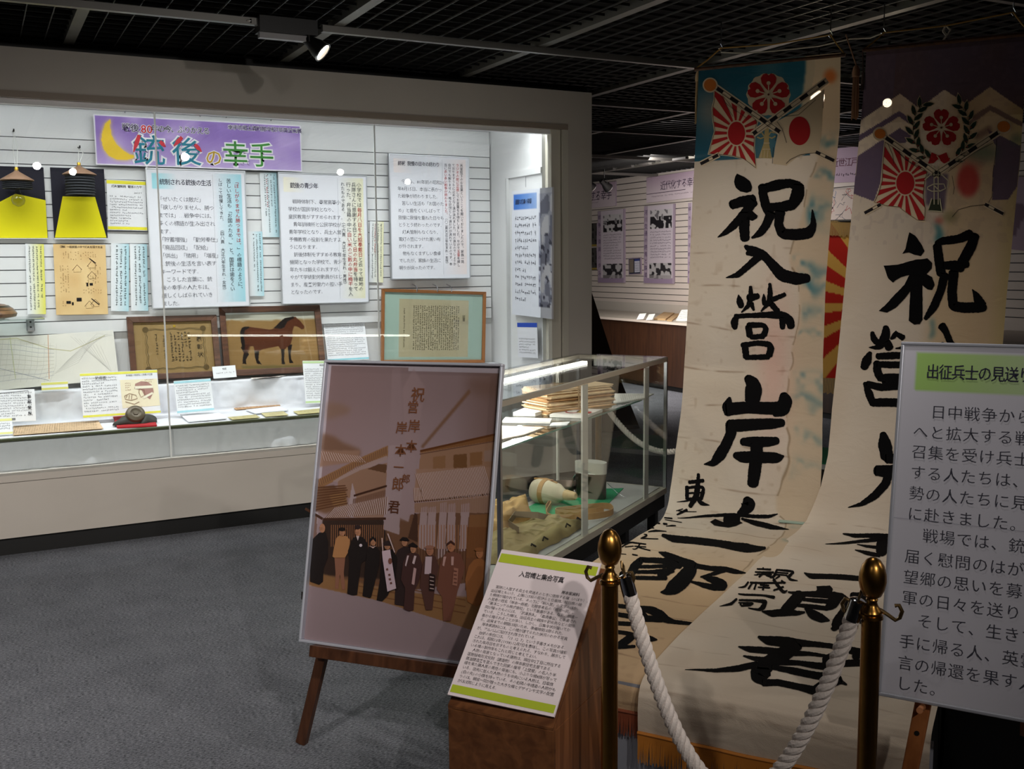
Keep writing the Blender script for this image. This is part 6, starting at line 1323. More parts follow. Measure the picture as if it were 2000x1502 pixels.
e1.rays(347, 452, 42, 57, flag, RD, 17, .3, .5); e1.line(flag+[flag[0]], 2, BK, 2)
fl2 = [(520, 400), (560, 385), (640, 340), (720, 280), (775, 235), (772, 300), (765, 400), (760, 470), (745, 545), (690, 552), (640, 570), (590, 610), (525, 600), (535, 520), (550, 450)]
e1.poly(fl2, (204, 182, 150), 0, 'flag_ground')
e1.ell(655, 440, 52, 70, RD, 1, 36, 'sun_disc')
for q in ([(545, 395), (570, 430), (592, 498)], [(590, 600), (610, 580), (660, 556), (745, 546)], [(555, 378), (640, 345), (700, 300)], [(560, 372), (650, 362), (735, 288)], [(775, 240), (770, 330)], [(528, 520), (522, 600)], [(548, 440), (536, 490)]): e1.line(q, 2.2, BK, 2)
for q in ([(262, 250), (300, 320), (330, 370)], [(275, 262), (330, 330), (400, 380)], [(290, 300), (350, 350)], [(310, 262), (400, 350), (440, 385)]): e1.line(q, 1.8, (70, 50, 50), 2)
e1.pole((228, 215), (562, 448), [(.07, .16), (.27, .38), (.48, .58), (.70, .79), (.92, .99)]); e1.pole((790, 192), (425, 458), [(.03, .12), (.26, .36), (.48, .58), (.67, .76), (.94, .99)])
e1.pole((262, 556), (172, 602), [(.05, .35), (.55, 1.)], 16); e1.pole((735, 543), (824, 586), [(.0, .25), (.52, 1.)], 16)
e1.ell(219, 217, 37, 37, CR, 3, 26); e1.ell(219, 217, 30, 30, OR, 4, 26, 'pole_knob')
TN = (178, 156, 104)
e1.line([(445, 455), (470, 448), (485, 470), (465, 478), (448, 470)], 7, TN, 2, 'tassel_print'); e1.line([(540, 450), (515, 446), (500, 468), (520, 476), (538, 466)], 7, TN, 2, 'tassel_print')
e1.poly([(488, 400), (505, 400), (506, 500), (520, 575), (455, 572), (480, 500)], TN, 1, 'tassel_print'); e1.line([(480, 500), (510, 500)], 4, CR, 3); e1.line([(474, 530), (514, 530)], 3, CR, 3)
for x in (470, 486, 502): e1.line([(x, 535), (x-4, 572)], 2.5, CR, 3)
e1.pr.build(t1, .85)
# brush writing
INKB = (11, 10, 11)
class Brush:
    def __init__(s, surf, lift=.0022): s.pr = Print(surf, lift); s.surf = surf
    def go(s, sc_, ox, oy, strokes, polys=(), name='brush_character'):
        for st in strokes:
            P = [(a, b, (c if len(r_) == 0 else c)) for a, b, c, *r_ in [tuple(q)+((40,) if len(q) < 3 else ()) for q in st]]; Q = []
            for a, b in zip(P[:-1], P[1:]):
                n = max(1, int(math.hypot(b[0]-a[0], b[1]-a[1])/9))
                Q += [tuple(a[k]+(b[k]-a[k])*i/n for k in range(3)) for i in range(n)]
            Q.append(P[-1]); Q = [Q[0]]*1+Q+[Q[-1]]
            for _ in range(6): Q = [Q[0]]+[tuple((Q[i-1][k]+2*Q[i][k]+Q[i+1][k])/4 for k in range(3)) for i in range(1, len(Q)-1)]+[Q[-1]]
            L = []; R_2 = []; n = len(Q); T = []
            for i, (x, y, w_) in enumerate(Q):
                a, b = Q[max(i-2, 0)], Q[min(i+2, n-1)]; t = A([b[0]-a[0], b[1]-a[1]], float); t /= np.linalg.norm(t)+1e-9; T.append(t)
                j = min(1, w_/30); r1, r2 = w_*.54+random.uniform(-2.2, 2.2)*j, w_*.54+random.uniform(-2.2, 2.2)*j
                L.append((x-t[1]*r1, y+t[0]*r1)); R_2.append((x+t[1]*r2, y-t[0]*r2))
            # rounded blunt ends
            def cap(c, t, sg):
                x, y, w_ = c; return [(x+sg*t[0]*w_*.22*k-t[1]*w_/2*f, y+sg*t[1]*w_*.22*k+t[0]*w_/2*f) for k, f in ((1, .6), (1.25, 0), (1, -.6))]
            c0, c1 = cap(Q[0], T[0], -1), cap(Q[-1], T[-1], 1)
            pts = L+R_2; f = [q for i in range(n-1) for q in ((i, i+1, n+i+1), (i, n+i+1, n+i))]
            b0 = len(pts); pts += c0; f += [(0, b0, n), (b0, b0+2, n), (b0, b0+1, b0+2)]; b0 = len(pts); pts += c1; f += [(n-1, b0, 2*n-1), (b0, b0+2, 2*n-1), (b0, b0+1, b0+2)]
            s.pr._add(INKB, [s.surf.px(ox+x/sc_, oy+y/sc_) for x, y in pts], f, 0, name)
        for pg in polys:
            P = [];
            for i in range(len(pg)):
                a, b = pg[i], pg[(i+1) % len(pg)]; n = max(1, int(math.hypot(b[0]-a[0], b[1]-a[1])/22)); P += [(a[0]+(b[0]-a[0])*k/n+random.uniform(-1.5, 1.5), a[1]+(b[1]-a[1])*k/n+random.uniform(-1.5, 1.5)) for k in range(n)]
            s.pr.poly([s.surf.px(ox+x/sc_, oy+y/sc_) for x, y in P], INKB, 0, name)
def char(surf, parent, sc_, ox, oy, strokes, polys=()):
    b = Brush(surf); b.go(sc_, ox, oy, strokes, polys); b.pr.build(parent, .8)
k1 = (3.953, 1340, 320)
char(b1, t1, *k1, [  # 祝
 [(350, 318, 66), (440, 290, 78), (525, 272, 66)], [(522, 290, 70), (450, 390, 68), (370, 475, 58), (300, 535, 38), (245, 567, 6)], [(452, 380, 82), (450, 500, 76), (455, 585, 66)],
 [(592, 170, 64), (597, 250, 66), (622, 340, 70), (652, 395, 60)], [(590, 195, 60), (700, 165, 80), (810, 148, 60), (862, 178, 80)], [(868, 165, 80), (862, 245, 100), (820, 325, 70)], [(640, 335, 60), (740, 335, 74), (830, 312, 80)],
 [(658, 380, 72), (620, 470, 62), (570, 540, 55), (508, 572, 14)], [(727, 370, 76), (712, 470, 62), (745, 540, 78), (850, 548, 80), (950, 535, 84), (985, 470, 48), (975, 355, 10)]],
 [[(395, 75), (450, 100), (495, 135), (512, 180), (505, 210), (470, 225), (420, 215), (385, 185), (370, 140), (380, 95)], [(480, 330), (530, 380), (555, 400), (550, 420), (515, 440), (470, 430)]])
char(b1, t1, *k1, [  # 入
 [(455, 636, 24), (500, 662, 60), (590, 695, 62), (660, 770, 66), (740, 860, 90), (860, 890, 88), (945, 882, 62)], [(565, 715, 60), (480, 790, 48), (400, 860, 44), (310, 880, 6)], [(470, 690, 30), (560, 700, 50)]])
char(b1, t1, *k1, [  # 營
 [(407, 1010, 4), (415, 1060, 58), (430, 1105, 40)], [(500, 948, 22), (502, 1020, 40), (490, 1090, 38), (430, 1148, 10)], [(485, 1040, 60), (560, 1020, 40)], [(505, 1080, 40), (525, 1132, 16)], [(601, 1005, 6), (603, 1050, 40), (603, 1090, 22)], [(648, 925, 22), (652, 1000, 40), (645, 1070, 42), (580, 1140, 10)], [(660, 1052, 38), (765, 1008, 30)], [(660, 1085, 44), (712, 1142, 40)],
 [(395, 1172, 30), (372, 1225, 62), (380, 1272, 34)], [(380, 1178, 36), (500, 1172, 34), (640, 1165, 46), (740, 1168, 60), (800, 1205, 66), (812, 1262, 52)], [(745, 1190, 50), (745, 1270, 36)],
 [(480, 1248, 44), (600, 1242, 36), (622, 1275, 42), (600, 1325, 44)], [(482, 1255, 48), (495, 1330, 48)], [(500, 1338, 36), (600, 1332, 40)],
 [(432, 1402, 40), (560, 1382, 36), (650, 1396, 46), (658, 1430, 54), (640, 1482, 48)], [(455, 1400, 48), (465, 1495, 48)], [(460, 1496, 36), (640, 1490, 40)]])
k2 = (5.006, 1300, 710)
char(b1, t1, *k2, [  # 岸
 [(795, 135, 66), (850, 190, 130), (862, 260, 158), (848, 375, 134)], [(628, 335, 30), (605, 420, 108), (625, 490, 90)], [(600, 448, 120), (800, 430, 108), (1050, 440, 118), (1140, 425, 110)], [(1152, 300, 70), (1170, 365, 138), (1150, 460, 110), (1060, 500, 46)],
 [(610, 592, 80), (700, 608, 116), (900, 595, 104), (1050, 588, 98), (1150, 578, 70)], [(645, 590, 112), (640, 690, 96), (590, 800, 98), (530, 900, 108), (465, 975, 66), (375, 985, 8)],
 [(745, 765, 66), (850, 768, 98), (1000, 765, 92), (1095, 752, 66)], [(675, 895, 56), (750, 915, 106), (950, 918, 106), (1100, 922, 96), (1155, 905, 16)], [(890, 790, 112), (890, 900, 112), (870, 1050, 118), (852, 1188, 100)]])
char(b1, t1, *k2, [  # 東
 [(322, 1080, 26), (315, 1200, 46), (300, 1300, 58), (238, 1398, 38)], [(230, 1162, 34), (370, 1145, 36)], [(210, 1205, 36), (210, 1325, 34)], [(215, 1218, 26), (300, 1205, 28), (372, 1210, 28), (365, 1262, 38), (345, 1330, 32)], [(220, 1268, 18), (350, 1262, 18)], [(215, 1322, 20), (345, 1315, 22)], [(290, 1322, 20), (200, 1345, 16), (110, 1355, 4)], [(300, 1310, 20), (350, 1370, 46), (430, 1387, 6)]])
k3 = (4.878, 1190, 960)
char(b1, t1, *k3, [  # 本
 [(1302, 66, 60), (1330, 115, 138), (1300, 170, 104), (1225, 205, 26)], [(650, 250, 4), (900, 238, 22), (1150, 218, 30), (1400, 235, 32), (1520, 240, 34), (1605, 215, 8)], [(1260, 255, 20), (1400, 300, 48), (1550, 342, 46), (1710, 372, 4)]],
 [[(1090, 215), (1250, 225), (1245, 280), (1270, 295), (1200, 328), (1130, 342), (1000, 322), (960, 290), (1010, 262), (1085, 290)]])
char(b1, t1, *k3, [[(505, 412, 26), (600, 440, 60), (800, 455, 60), (1000, 485, 62), (1200, 525, 70), (1300, 537, 84), (1400, 550, 60), (1485, 546, 26)]])  # 一
char(b1, t1, *k3, [  # 郎
 [(470, 575, 8), (530, 595, 52), (620, 625, 64), (720, 670, 84), (800, 690, 64)], [(290, 645, 42), (450, 650, 46), (640, 662, 60), (740, 690, 60)], [(230, 708, 28), (400, 706, 30), (560, 702, 36), (680, 705, 50)], [(190, 757, 30), (400, 758, 34), (560, 755, 60), (620, 760, 12)], [(90, 812, 24), (300, 818, 36), (545, 822, 36)], [(310, 640, 50), (240, 710, 80), (200, 790, 70)], [(110, 790, 60), (230, 800, 50)], [(640, 660, 70), (580, 745, 60), (480, 800, 70)],
 [(800, 685, 90), (760, 765, 128), (680, 860, 140), (600, 920, 128), (545, 955, 60), (490, 957, 12)], [(820, 705, 46), (950, 732, 44), (1100, 740, 48), (1200, 765, 46), (1300, 780, 8)], [(1100, 750, 40), (980, 790, 32), (870, 815, 14)], [(895, 818, 20), (1000, 845, 64), (1080, 882, 82), (1100, 912, 60)], [(775, 855, 16), (880, 880, 36), (1000, 908, 52), (1100, 920, 42)]])
k4 = (5.777, 1190, 1140)
char(b1, t1, *k4, [  # 君
 [(40, 232, 44), (200, 250, 46), (320, 265, 44), (480, 298, 84), (580, 350, 100), (640, 398, 80), (720, 425, 46), (945, 450, 30)], [(40, 335, 50), (230, 365, 50), (400, 390, 66), (600, 400, 60)], [(40, 445, 46), (240, 455, 46), (370, 460, 16)], [(40, 548, 46), (200, 572, 46), (290, 600, 50)], [(270, 600, 80), (190, 670, 90), (100, 720, 60)], [(290, 732, 30), (90, 742, 40)], [(390, 600, 26), (470, 640, 72), (540, 645, 14)], [(330, 270, 40), (400, 400, 110)]])
char(b1, t1, *k3, [[(640, 185, 8), (700, 165, 10)], [(645, 220, 14), (740, 172, 24)], [(660, 185, 10), (830, 192, 6)], [(525, 255, 10), (600, 258, 12)], [(530, 272, 6), (690, 288, 6)], [(460, 308, 10), (482, 308, 12)], [(515, 310, 16), (550, 312, 16)], [(540, 330, 4), (600, 320, 14), (635, 320, 6)], [(395, 350, 10), (425, 352, 12)], [(370, 388, 8), (440, 375, 18), (545, 375, 4)], [(300, 450, 8), (350, 430, 20), (372, 415, 14), (330, 412, 8)], [(300, 450, 8), (465, 448, 8)],
 [(105, 540, 8), (180, 490, 20), (240, 487, 8)], [(150, 530, 8), (230, 520, 8)], [(230, 490, 12), (350, 500, 10)], [(240, 520, 8), (350, 525, 8)], [(290, 500, 14), (260, 550, 10), (220, 545, 6)], [(280, 530, 10), (390, 558, 10)], [(70, 592, 6), (160, 598, 6)], [(220, 598, 12), (270, 606, 10)]])
# banner two
t2 = thing('banner', 'long cloth banner with purple mountains and laurel wreath, right of the two', 'banner', b2.pt([(b2.w/2, b2.L)])[0])
cv = Canvas(b2, b2.w, b2.L, 190, 900, (214, 200, 182), conv=lambda x, y: b2.px(*RZ(x, y)))
nA, nB, nC = vnoise(900, 190, 34, 11), vnoise(900, 190, 11, 12), vnoise(900, 190, 5, 13); V_, U_ = cv.v, cv.u/b2.w
cv.put(nA, (196, 174, 150), .4); cv.put(np.clip((U_-.52-.08*(nA-.5))*9, 0, 1)*(V_ < 2.2), (190, 156, 108), .5); cv.put(np.clip((U_-.9)*9, 0, 1)*(V_ < 2.2), (176, 160, 96), .5)
PU, PD = (84, 70, 96), (80, 68, 84)
mt_ = [(180, 405), (395, 258), (490, 330), (612, 238), (720, 308), (835, 225), (1010, 345)]
cv.poly([(100, -20), (1100, -120), (1040, 350)]+mt_[::-1]+[(150, 420)], PD, .96)
cv.put((V_ < .35)*np.clip(nA*1.6-.5, 0, 1)*(U_ > .2), (96, 66, 48), .25); cv.put((V_ < .04)*1., (60, 50, 56), .5)
cv.poly([(180, 470), (390, 342), (440, 375), (470, 400), (440, 405), (390, 370), (180, 500)], PU, .9); cv.poly([(700, 400), (835, 312), (1000, 400), (1000, 425), (835, 340), (730, 420)], (110, 88, 84), .85)
cv.poly([(190, 560), (395, 425), (450, 462), (420, 500), (330, 495), (310, 560), (300, 690), (268, 785), (165, 745)], PU, .88); cv.poly([(820, 430), (880, 460), (985, 512), (965, 715), (925, 775), (845, 778), (850, 640), (866, 520)], PU, .85); cv.poly([(740, 470), (830, 410), (850, 440), (780, 480)], (120, 92, 84), .7, 1)
cv.poly([(520, 650), (630, 650), (615, 830), (520, 800)], PU, .8, 1)
cv.put(((V_ < .9)*(nC > .66))*1., (120, 100, 110), .10)
cv.ell(728, 685, 55, 78, (178, 44, 44), .8, 2); cv.ell(740, 610, 55, 30, (178, 70, 60), .5, 4); cv.ell(800, 545, 85, 45, (70, 96, 84), .55, 4); cv.ell(640, 860, 40, 25, (110, 110, 70), .6, 3); cv.ell(585, 880, 20, 16, (180, 70, 60), .7, 2)
cv.poly([(555, 890), (590, 900), (610, 950), (590, 985), (560, 980), (575, 930)], (44, 110, 120), .8, 2); cv.poly([(540, 1360), (560, 1360), (565, 1440), (535, 1460), (550, 1410)], (44, 110, 120), .7, 2); cv.ell(965, 480, 30, 20, (60, 100, 90), .6, 3)
for s0 in np.arange(2.2, 4.4, .16): cv.put(np.exp(-((V_-s0-.02*np.sin(U_*5+s0*7)-.02*U_)/.003)**2)*np.clip(nB*2-.7, 0, 1), (140, 112, 92), .4)
cv.build('cloth', t2, M_ban)
e2 = Emb(b2, RZ); GN = (34, 54, 40)
wc_ = (597, 430)
for sg in (-1, 1):
    arc = [(wc_[0]+sg*138*math.sin(t)**.8, wc_[1]+150*(-math.cos(t))+4) for t in np.linspace(.5, 2.85, 16)]
    e2.line(arc, 3, GN, 1)
    for i, (x, y) in enumerate(arc):
        if i in (0,): continue
        t_ = A([arc[min(i+1, 15)][0]-arc[i-1][0], arc[min(i+1, 15)][1]-arc[i-1][1]]); t_ = -t_/np.linalg.norm(t_)
        for side in ((1, -1) if i % 2 else (1,)) if False else (1, -1):
            if (i+(side > 0)) % 2: continue
            a = math.atan2(t_[1], t_[0])+side*.62; c = A([x, y])+A([math.cos(a), math.sin(a)])*30; u_ = A([math.cos(a), math.sin(a)]); n_ = A([-u_[1], u_[0]])
            P = [c-u_*28, c-u_*10+n_*10, c+u_*10+n_*9, c+u_*28, c+u_*10-n_*9, c-u_*10-n_*10]
            e2.poly([tuple(p+(p-c)*.28) for p in P], CR, 1, 'leaf_ground'); e2.poly([tuple(p) for p in P], GN, 2, 'laurel_leaf')
            e2.ell(*(A([x, y])-A([math.cos(a), math.sin(a)])*12), 4, 4, (160, 60, 50), 2, 8, 'berry')
e2.petals(597, 425, 92, RD, CR, w_=.68, l=1)
e2.poly([(582, 560), (550, 545), (532, 600), (560, 598), (582, 578), (610, 600), (640, 590), (622, 545), (592, 558)], RD, 2, 'ribbon_bow'); e2.line([(575, 560), (592, 585)], 4, CR, 3)
f3 = [(322, 495), (400, 545), (480, 600), (528, 640), (515, 690), (508, 760), (518, 820), (515, 878), (480, 876), (440, 850), (390, 812), (330, 806), (270, 788), (292, 740), (308, 680), (312, 600), (318, 540)]
e2.poly([(410+(x-410)*1.05, 690+(y-690)*1.04) for x, y in f3], CR, 0, 'flag_ground'); e2.rays(421, 695, 44, 56, f3, RD, 19, .2, .52); e2.line(f3+[f3[0]], 2, BK, 2)
for q in ([(650, 860), (680, 825), (740, 808), (830, 798)], [(868, 480), (862, 560), (850, 640), (845, 760), (828, 790)], [(640, 625), (720, 560), (860, 470)], [(630, 640), (760, 545), (850, 500)], [(650, 660), (660, 720), (655, 750)], [(335, 500), (360, 560), (365, 600)], [(350, 505), (420, 580), (500, 620)], [(360, 520), (450, 600), (520, 640)]): e2.line(q, 2.2, BK, 2)
e2.pole((318, 468), (592, 660), [(.03, .16), (.34, .48), (.62, .76), (.9, 1.)]); e2.pole((880, 445), (555, 660), [(.02, .14), (.34, .46), (.66, .76), (.9, 1.)]); e2.pole((300, 800), (222, 842), [(.0, .2), (.48, 1.)], 15); e2.pole((810, 798), (900, 846), [(.0, .2), (.5, 1.)], 15)
e2.ell(298, 455, 35, 34, CR, 3); e2.ell(298, 455, 27, 24, OR, 4, 26, 'pole_knob'); e2.ell(902, 420, 38, 36, CR, 3); e2.ell(902, 420, 31, 27, OR, 4, 26, 'pole_knob')
for q in ([(562, 610), (562, 800)], [(582, 610), (582, 800)], [(515, 680), (545, 655), (600, 655), (632, 685), (628, 720)], [(530, 715), (560, 700), (610, 700), (618, 722), (590, 735), (550, 735), (530, 725), (530, 715)], [(555, 700), (590, 735)], [(550, 770), (532, 830), (600, 835), (590, 770)]): e2.line(q, 5, (190, 180, 150), 3)
e2.poly([(552, 775), (590, 775), (598, 832), (530, 828)], (44, 50, 34), 2, 'tassel_print'); e2.pr.build(t2, .85)
k5 = (4.694, 1660, 420)
char(b2, t2, *k5, [  # 祝
 [(800, 275, 74), (815, 400, 80), (838, 545, 80)], [(790, 258, 40), (850, 238, 66), (1000, 220, 74), (1110, 172, 84)], [(1150, 185, 74), (1110, 290, 92), (1040, 415, 90), (1000, 500, 80)], [(860, 462, 64), (960, 462, 84), (1080, 450, 60)], [(870, 545, 76), (830, 700, 68), (770, 840, 72), (690, 952, 34)], [(952, 520, 84), (935, 700, 80), (945, 835, 84), (1050, 850, 90), (1200, 846, 90), (1240, 850, 60)], [(1200, 830, 100), (1160, 740, 60), (1122, 682, 8)]],
 [[(545, 158), (600, 190), (650, 260), (685, 330), (650, 378), (590, 365), (540, 345), (480, 355), (510, 310), (525, 240)],
  [(310, 465), (440, 455), (600, 410), (710, 398), (755, 440), (752, 490), (705, 540), (755, 570), (778, 640), (755, 688), (715, 685), (665, 645), (665, 960), (640, 1000), (590, 1005), (540, 970), (553, 700), (500, 770), (420, 850), (340, 895), (262, 880), (330, 820), (420, 720), (500, 640), (545, 550), (470, 570), (420, 600), (395, 620), (350, 580)]])
char(b2, t2, *k5, [[(840, 1012, 74), (875, 1060, 60), (920, 1170, 54), (1000, 1260, 60), (1120, 1330, 70)], [(860, 1180, 50), (780, 1300, 50), (720, 1360, 10)]])
k6 = (3.95, 1620, 620)
char(b2, t2, *k6, [  # 營
 [(330, 115, 28), (342, 170, 50), (380, 200, 44)], [(432, 72, 40), (440, 110, 62), (420, 180, 72), (380, 232, 44), (305, 232, 6)], [(440, 190, 60), (465, 240, 60)], [(515, 105, 10), (500, 150, 52), (470, 168, 8)], [(515, 125, 30), (570, 158, 44)], [(510, 240, 8), (560, 235, 24)], [(316, 270, 26), (290, 330, 76), (265, 392, 50)], [(368, 300, 44), (450, 296, 52), (560, 292, 50), (760, 300, 54), (800, 340, 60)], [(366, 345, 50), (370, 420, 62), (400, 478, 50)], [(370, 362, 44), (460, 365, 50), (640, 368, 46), (650, 430, 50), (630, 470, 50)], [(385, 465, 50), (460, 470, 70), (640, 470, 60)], [(450, 500, 90), (450, 530, 60)], [(272, 505, 26), (308, 590, 62), (335, 672, 44)], [(290, 516, 50), (400, 540, 54), (525, 532, 50), (700, 540, 56), (690, 650, 60)], [(332, 657, 58), (430, 655, 62), (560, 660, 62), (690, 664, 56)]])
char(b2, t2, *k6, [[(415, 895, 44), (428, 980, 100), (445, 1085, 88)], [(360, 1185, 74), (430, 1188, 88), (620, 1180, 84), (800, 1180, 84)], [(470, 1180, 60), (432, 1290, 62), (350, 1380, 58), (250, 1445, 34), (145, 1470, 6)], [(640, 860, 60), (640, 1090, 80)], [(440, 1090, 70), (800, 1090, 80)], [(600, 1300, 60), (760, 1300, 60)], [(560, 1400, 60), (800, 1400, 60)], [(680, 1280, 70), (680, 1500, 70)]])
k7 = (5., 1380, 960)
char(b2, t2, *k7, [[(1332, 417, 12), (1450, 437, 36), (1600, 435, 40), (1740, 440, 50), (1860, 450, 50), (2100, 470, 40)], [(1160, 512, 4), (1400, 500, 24), (1600, 480, 34), (1720, 455, 50)], [(1740, 440, 90), (1720, 540, 130), (1700, 600, 90)], [(1470, 520, 8), (1560, 540, 22), (1660, 545, 26)], [(1450, 575, 8), (1560, 600, 32), (1690, 618, 34)], [(1760, 460, 40), (1900, 520, 50), (2050, 560, 10)]])
k8 = (5.263, 1340, 1040)
char(b2, t2, *k8, [[(1215, 407, 12), (1280, 440, 56), (1450, 450, 52), (1650, 460, 52), (1850, 475, 50), (2050, 490, 50)]])
char(b2, t2, *k8, [  # 郎
 [(1050, 622, 18), (1200, 640, 54), (1400, 640, 66), (1600, 652, 60), (1665, 672, 14)], [(1180, 640, 110), (1100, 740, 116), (1010, 830, 90)], [(1200, 702, 30), (1300, 706, 40), (1450, 712, 42), (1560, 712, 60)], [(1545, 650, 130), (1500, 740, 110), (1430, 798, 30)], [(1150, 768, 30), (1300, 772, 44), (1460, 785, 40)], [(780, 830, 14), (880, 852, 62), (1000, 842, 68), (1150, 845, 42), (1220, 832, 16)], [(1230, 790, 40), (1300, 850, 92), (1400, 890, 80), (1475, 910, 12)], [(1685, 700, 96), (1640, 820, 112), (1560, 930, 112), (1508, 1000, 60), (1490, 988, 14)], [(1700, 642, 60), (1850, 660, 92), (1900, 700, 64), (1830, 770, 72)], [(1790, 912, 34), (1850, 930, 36), (1950, 900, 60)]],
 [[(1340, 555), (1480, 548), (1510, 580), (1500, 620), (1325, 620), (1345, 590)]])
k9 = (5., 1320, 1200)
char(b2, t2, *k9, [  # 君
 [(805, 235, 20), (900, 270, 82), (1100, 280, 92), (1300, 290, 54), (1500, 310, 44), (1650, 330, 56), (1800, 365, 76)], [(612, 332, 12), (720, 360, 62), (900, 370, 62), (1100, 380, 62), (1300, 390, 36), (1480, 412, 26)], [(660, 432, 14), (800, 462, 50), (1000, 480, 60), (1200, 480, 42), (1350, 500, 54), (1480, 510, 60), (1650, 470, 60), (1820, 460, 60)], [(1800, 360, 60), (1750, 420, 70)], [(1565, 390, 50), (1470, 450, 96), (1500, 520, 70)], [(1190, 290, 120), (1050, 400, 140), (900, 500, 140), (800, 600, 150), (795, 650, 100)], [(790, 515, 60), (600, 560, 56), (400, 575, 34), (200, 562, 14), (90, 560, 4)],
 [(830, 560, 170), (828, 640, 190), (850, 690, 60)], [(940, 535, 40), (1150, 560, 62), (1350, 590, 62), (1550, 610, 74)], [(850, 690, 64), (1000, 680, 58), (1200, 710, 62), (1350, 740, 82), (1440, 745, 60)], [(1600, 620, 90), (1460, 680, 110), (1340, 745, 76)], [(1600, 640, 50), (1670, 676, 12)]])
FOUR = [  # four small characters
 [(730, 375, 10), (870, 385, 13)], [(790, 362, 8), (800, 382, 10)], [(710, 408, 10), (900, 416, 13)], [(730, 430, 8), (880, 436, 10)], [(805, 410, 15), (750, 460, 13)], [(820, 440, 12), (900, 466, 12)], [(698, 441, 4), (740, 438, 9)], [(935, 385, 13), (905, 458, 18), (862, 465, 8)], [(930, 388, 11), (1110, 400, 15), (1060, 450, 19)], [(920, 415, 9), (1050, 421, 9)], [(912, 436, 9), (1040, 441, 9)], [(960, 450, 14), (920, 476, 8)], [(1040, 450, 15), (1072, 484, 18), (1145, 492, 5)],
 [(640, 515, 12), (602, 568, 15), (535, 572, 3)], [(660, 520, 13), (1020, 516, 12)], [(682, 520, 12), (640, 586, 14)], [(720, 530, 10), (700, 592, 14)], [(760, 540, 10), (850, 546, 13)], [(740, 566, 10), (860, 571, 12)], [(802, 530, 13), (790, 597, 15)], [(900, 482, 19), (950, 560, 22), (1005, 630, 27), (1040, 600, 7)], [(1000, 560, 14), (900, 602, 13)], [(980, 495, 12), (1012, 520, 15)],
 [(537, 640, 9), (600, 653, 15), (800, 663, 14), (905, 686, 24)], [(520, 695, 14), (470, 745, 22), (345, 768, 3)], [(545, 710, 13), (700, 720, 15), (820, 732, 28), (785, 800, 36), (745, 815, 14), (640, 795, 7)], [(540, 738, 8), (680, 746, 12)], [(558, 752, 14), (572, 776, 11)], [(570, 773, 9), (670, 771, 10), (690, 748, 10)], [(582, 756, 7), (660, 758, 7)]]
char(b2, t2, *k8, [[(x, y, w_*1.45) for x, y, w_ in st] for st in FOUR])
# fringes along the front hems
def fringe(name, surf, parent, s0, length, n, col, u0=0., u1=1., per=2, th=.0028, out=0.):
    mb = MB(); M_f = mat('fringe_%d_%d_%d' % col, col, .8)
    for i in range(n):
        f = u0+(u1-u0)*(i+.5)/n; p = surf.pt([(f*surf.w, s0)], .002)[0]; q = random.uniform(-.004, .004); L = length*random.uniform(.88, 1.06)
        w_ = D*(-.003-out)+E*q; mb.tube([p, p+w_*.5-Z*L*.5, p+w_-Z*L], [th, th*.9, th*.45], 4, cap=False)
    o = mb.build(name, M_f, parent); o['kind'] = 'stuff'; return o
fringe('gold_fringe', b2, t2, b2.L-.004, .085, 300, (176, 108, 28)); 
for bb, tt, cc_ in ((b2, t2, (170, 104, 30)), (b1, t1, (120, 58, 30))):
    p = [bb.pt([(bb.w*f, bb.L-.006)], .003)[0] for f in np.linspace(0, 1, 30)]; MB().tube(p, .0055, 6).build('fringe_braid', mat('braid_%d' % cc_[0], cc_, .7), tt)
fringe('rust_fringe', b1, t1, b1.L-.004, .07, 220, (128, 62, 34))
# hanging rods, cords and tassels
M_cord = mat('gold_cord', (150, 112, 44), .8); M_tas = mat('cream_tassel', (176, 148, 108), .9, var=.1, vscale=60); M_wht = mat('white_string', (200, 196, 180), .8); M_tas2 = mat('tan_tassel', (150, 112, 84), .9)
def ceiling_hook(x, y, lab):
    p = pl(x, y, DE(5.05, 0), D); o = MB().tube([p+Z*(ZC-p[2]), p+Z*.02, p+E*.01, p-Z*.014, p-E*.01, p+Z*.004], .003, 6).build('ceiling_hook', M_steel); tag(o, lab, 'hook'); return p
hA = ceiling_hook(1408, 94, 'steel ceiling hook above the left edge of the blue topped banner'); hB = ceiling_hook(1622, 68, 'steel ceiling hook above the right edge of the blue topped banner')
hC = ceiling_hook(1726, 64, 'steel ceiling hook above the left edge of the purple topped banner'); hD = ceiling_hook(1979, 24, 'steel ceiling hook above the right edge of the purple topped banner')
for bb, tt, ha, hb in ((b1, t1, hA, hB), (b2, t2, hC, hD)):
    a = bb.pt([(-.02, .012)], .0)[0]; c = bb.pt([(bb.w+.02, .012)], .0)[0]
    MB().tube([a, c], .009, 10).build('hanging_rod', wood('rod_wood', (60, 36, 20), (92, 58, 34), 3, 0), tt)
    MB().tube([a, (a+ha)/2-Z*.004, ha], .0035, 6).build('hanging_cord', M_cord, tt); MB().tube([ha, ha*.5+hb*.5-Z*.012, hb], .0035, 6).build('hanging_cord', M_cord, tt); MB().tube([hb, (c+hb)/2-Z*.004, c], .0035, 6).build('hanging_cord', M_cord, tt)
o = MB().tube([hA-Z*.02, pl(1452, 104, DE(5.07, 0), D), pl(1510, 100, DE(5.07, 0), D), pl(1600, 90, DE(5.07, 0), D), pl(1660, 76, DE(5.07, 0), D), pl(1700, 74, DE(5.07, 0), D), hC], .003, 6).build('loose_string', M_wht); tag(o, 'pale loose string strung between the hooks of the two banners', 'string')
kn = [pl(x, y, DE(5.06, 0), D) for x, y in ((1846, 52), (1842, 60), (1850, 68), (1856, 58), (1847, 50), (1842, 62), (1848, 70), (1840, 82))]
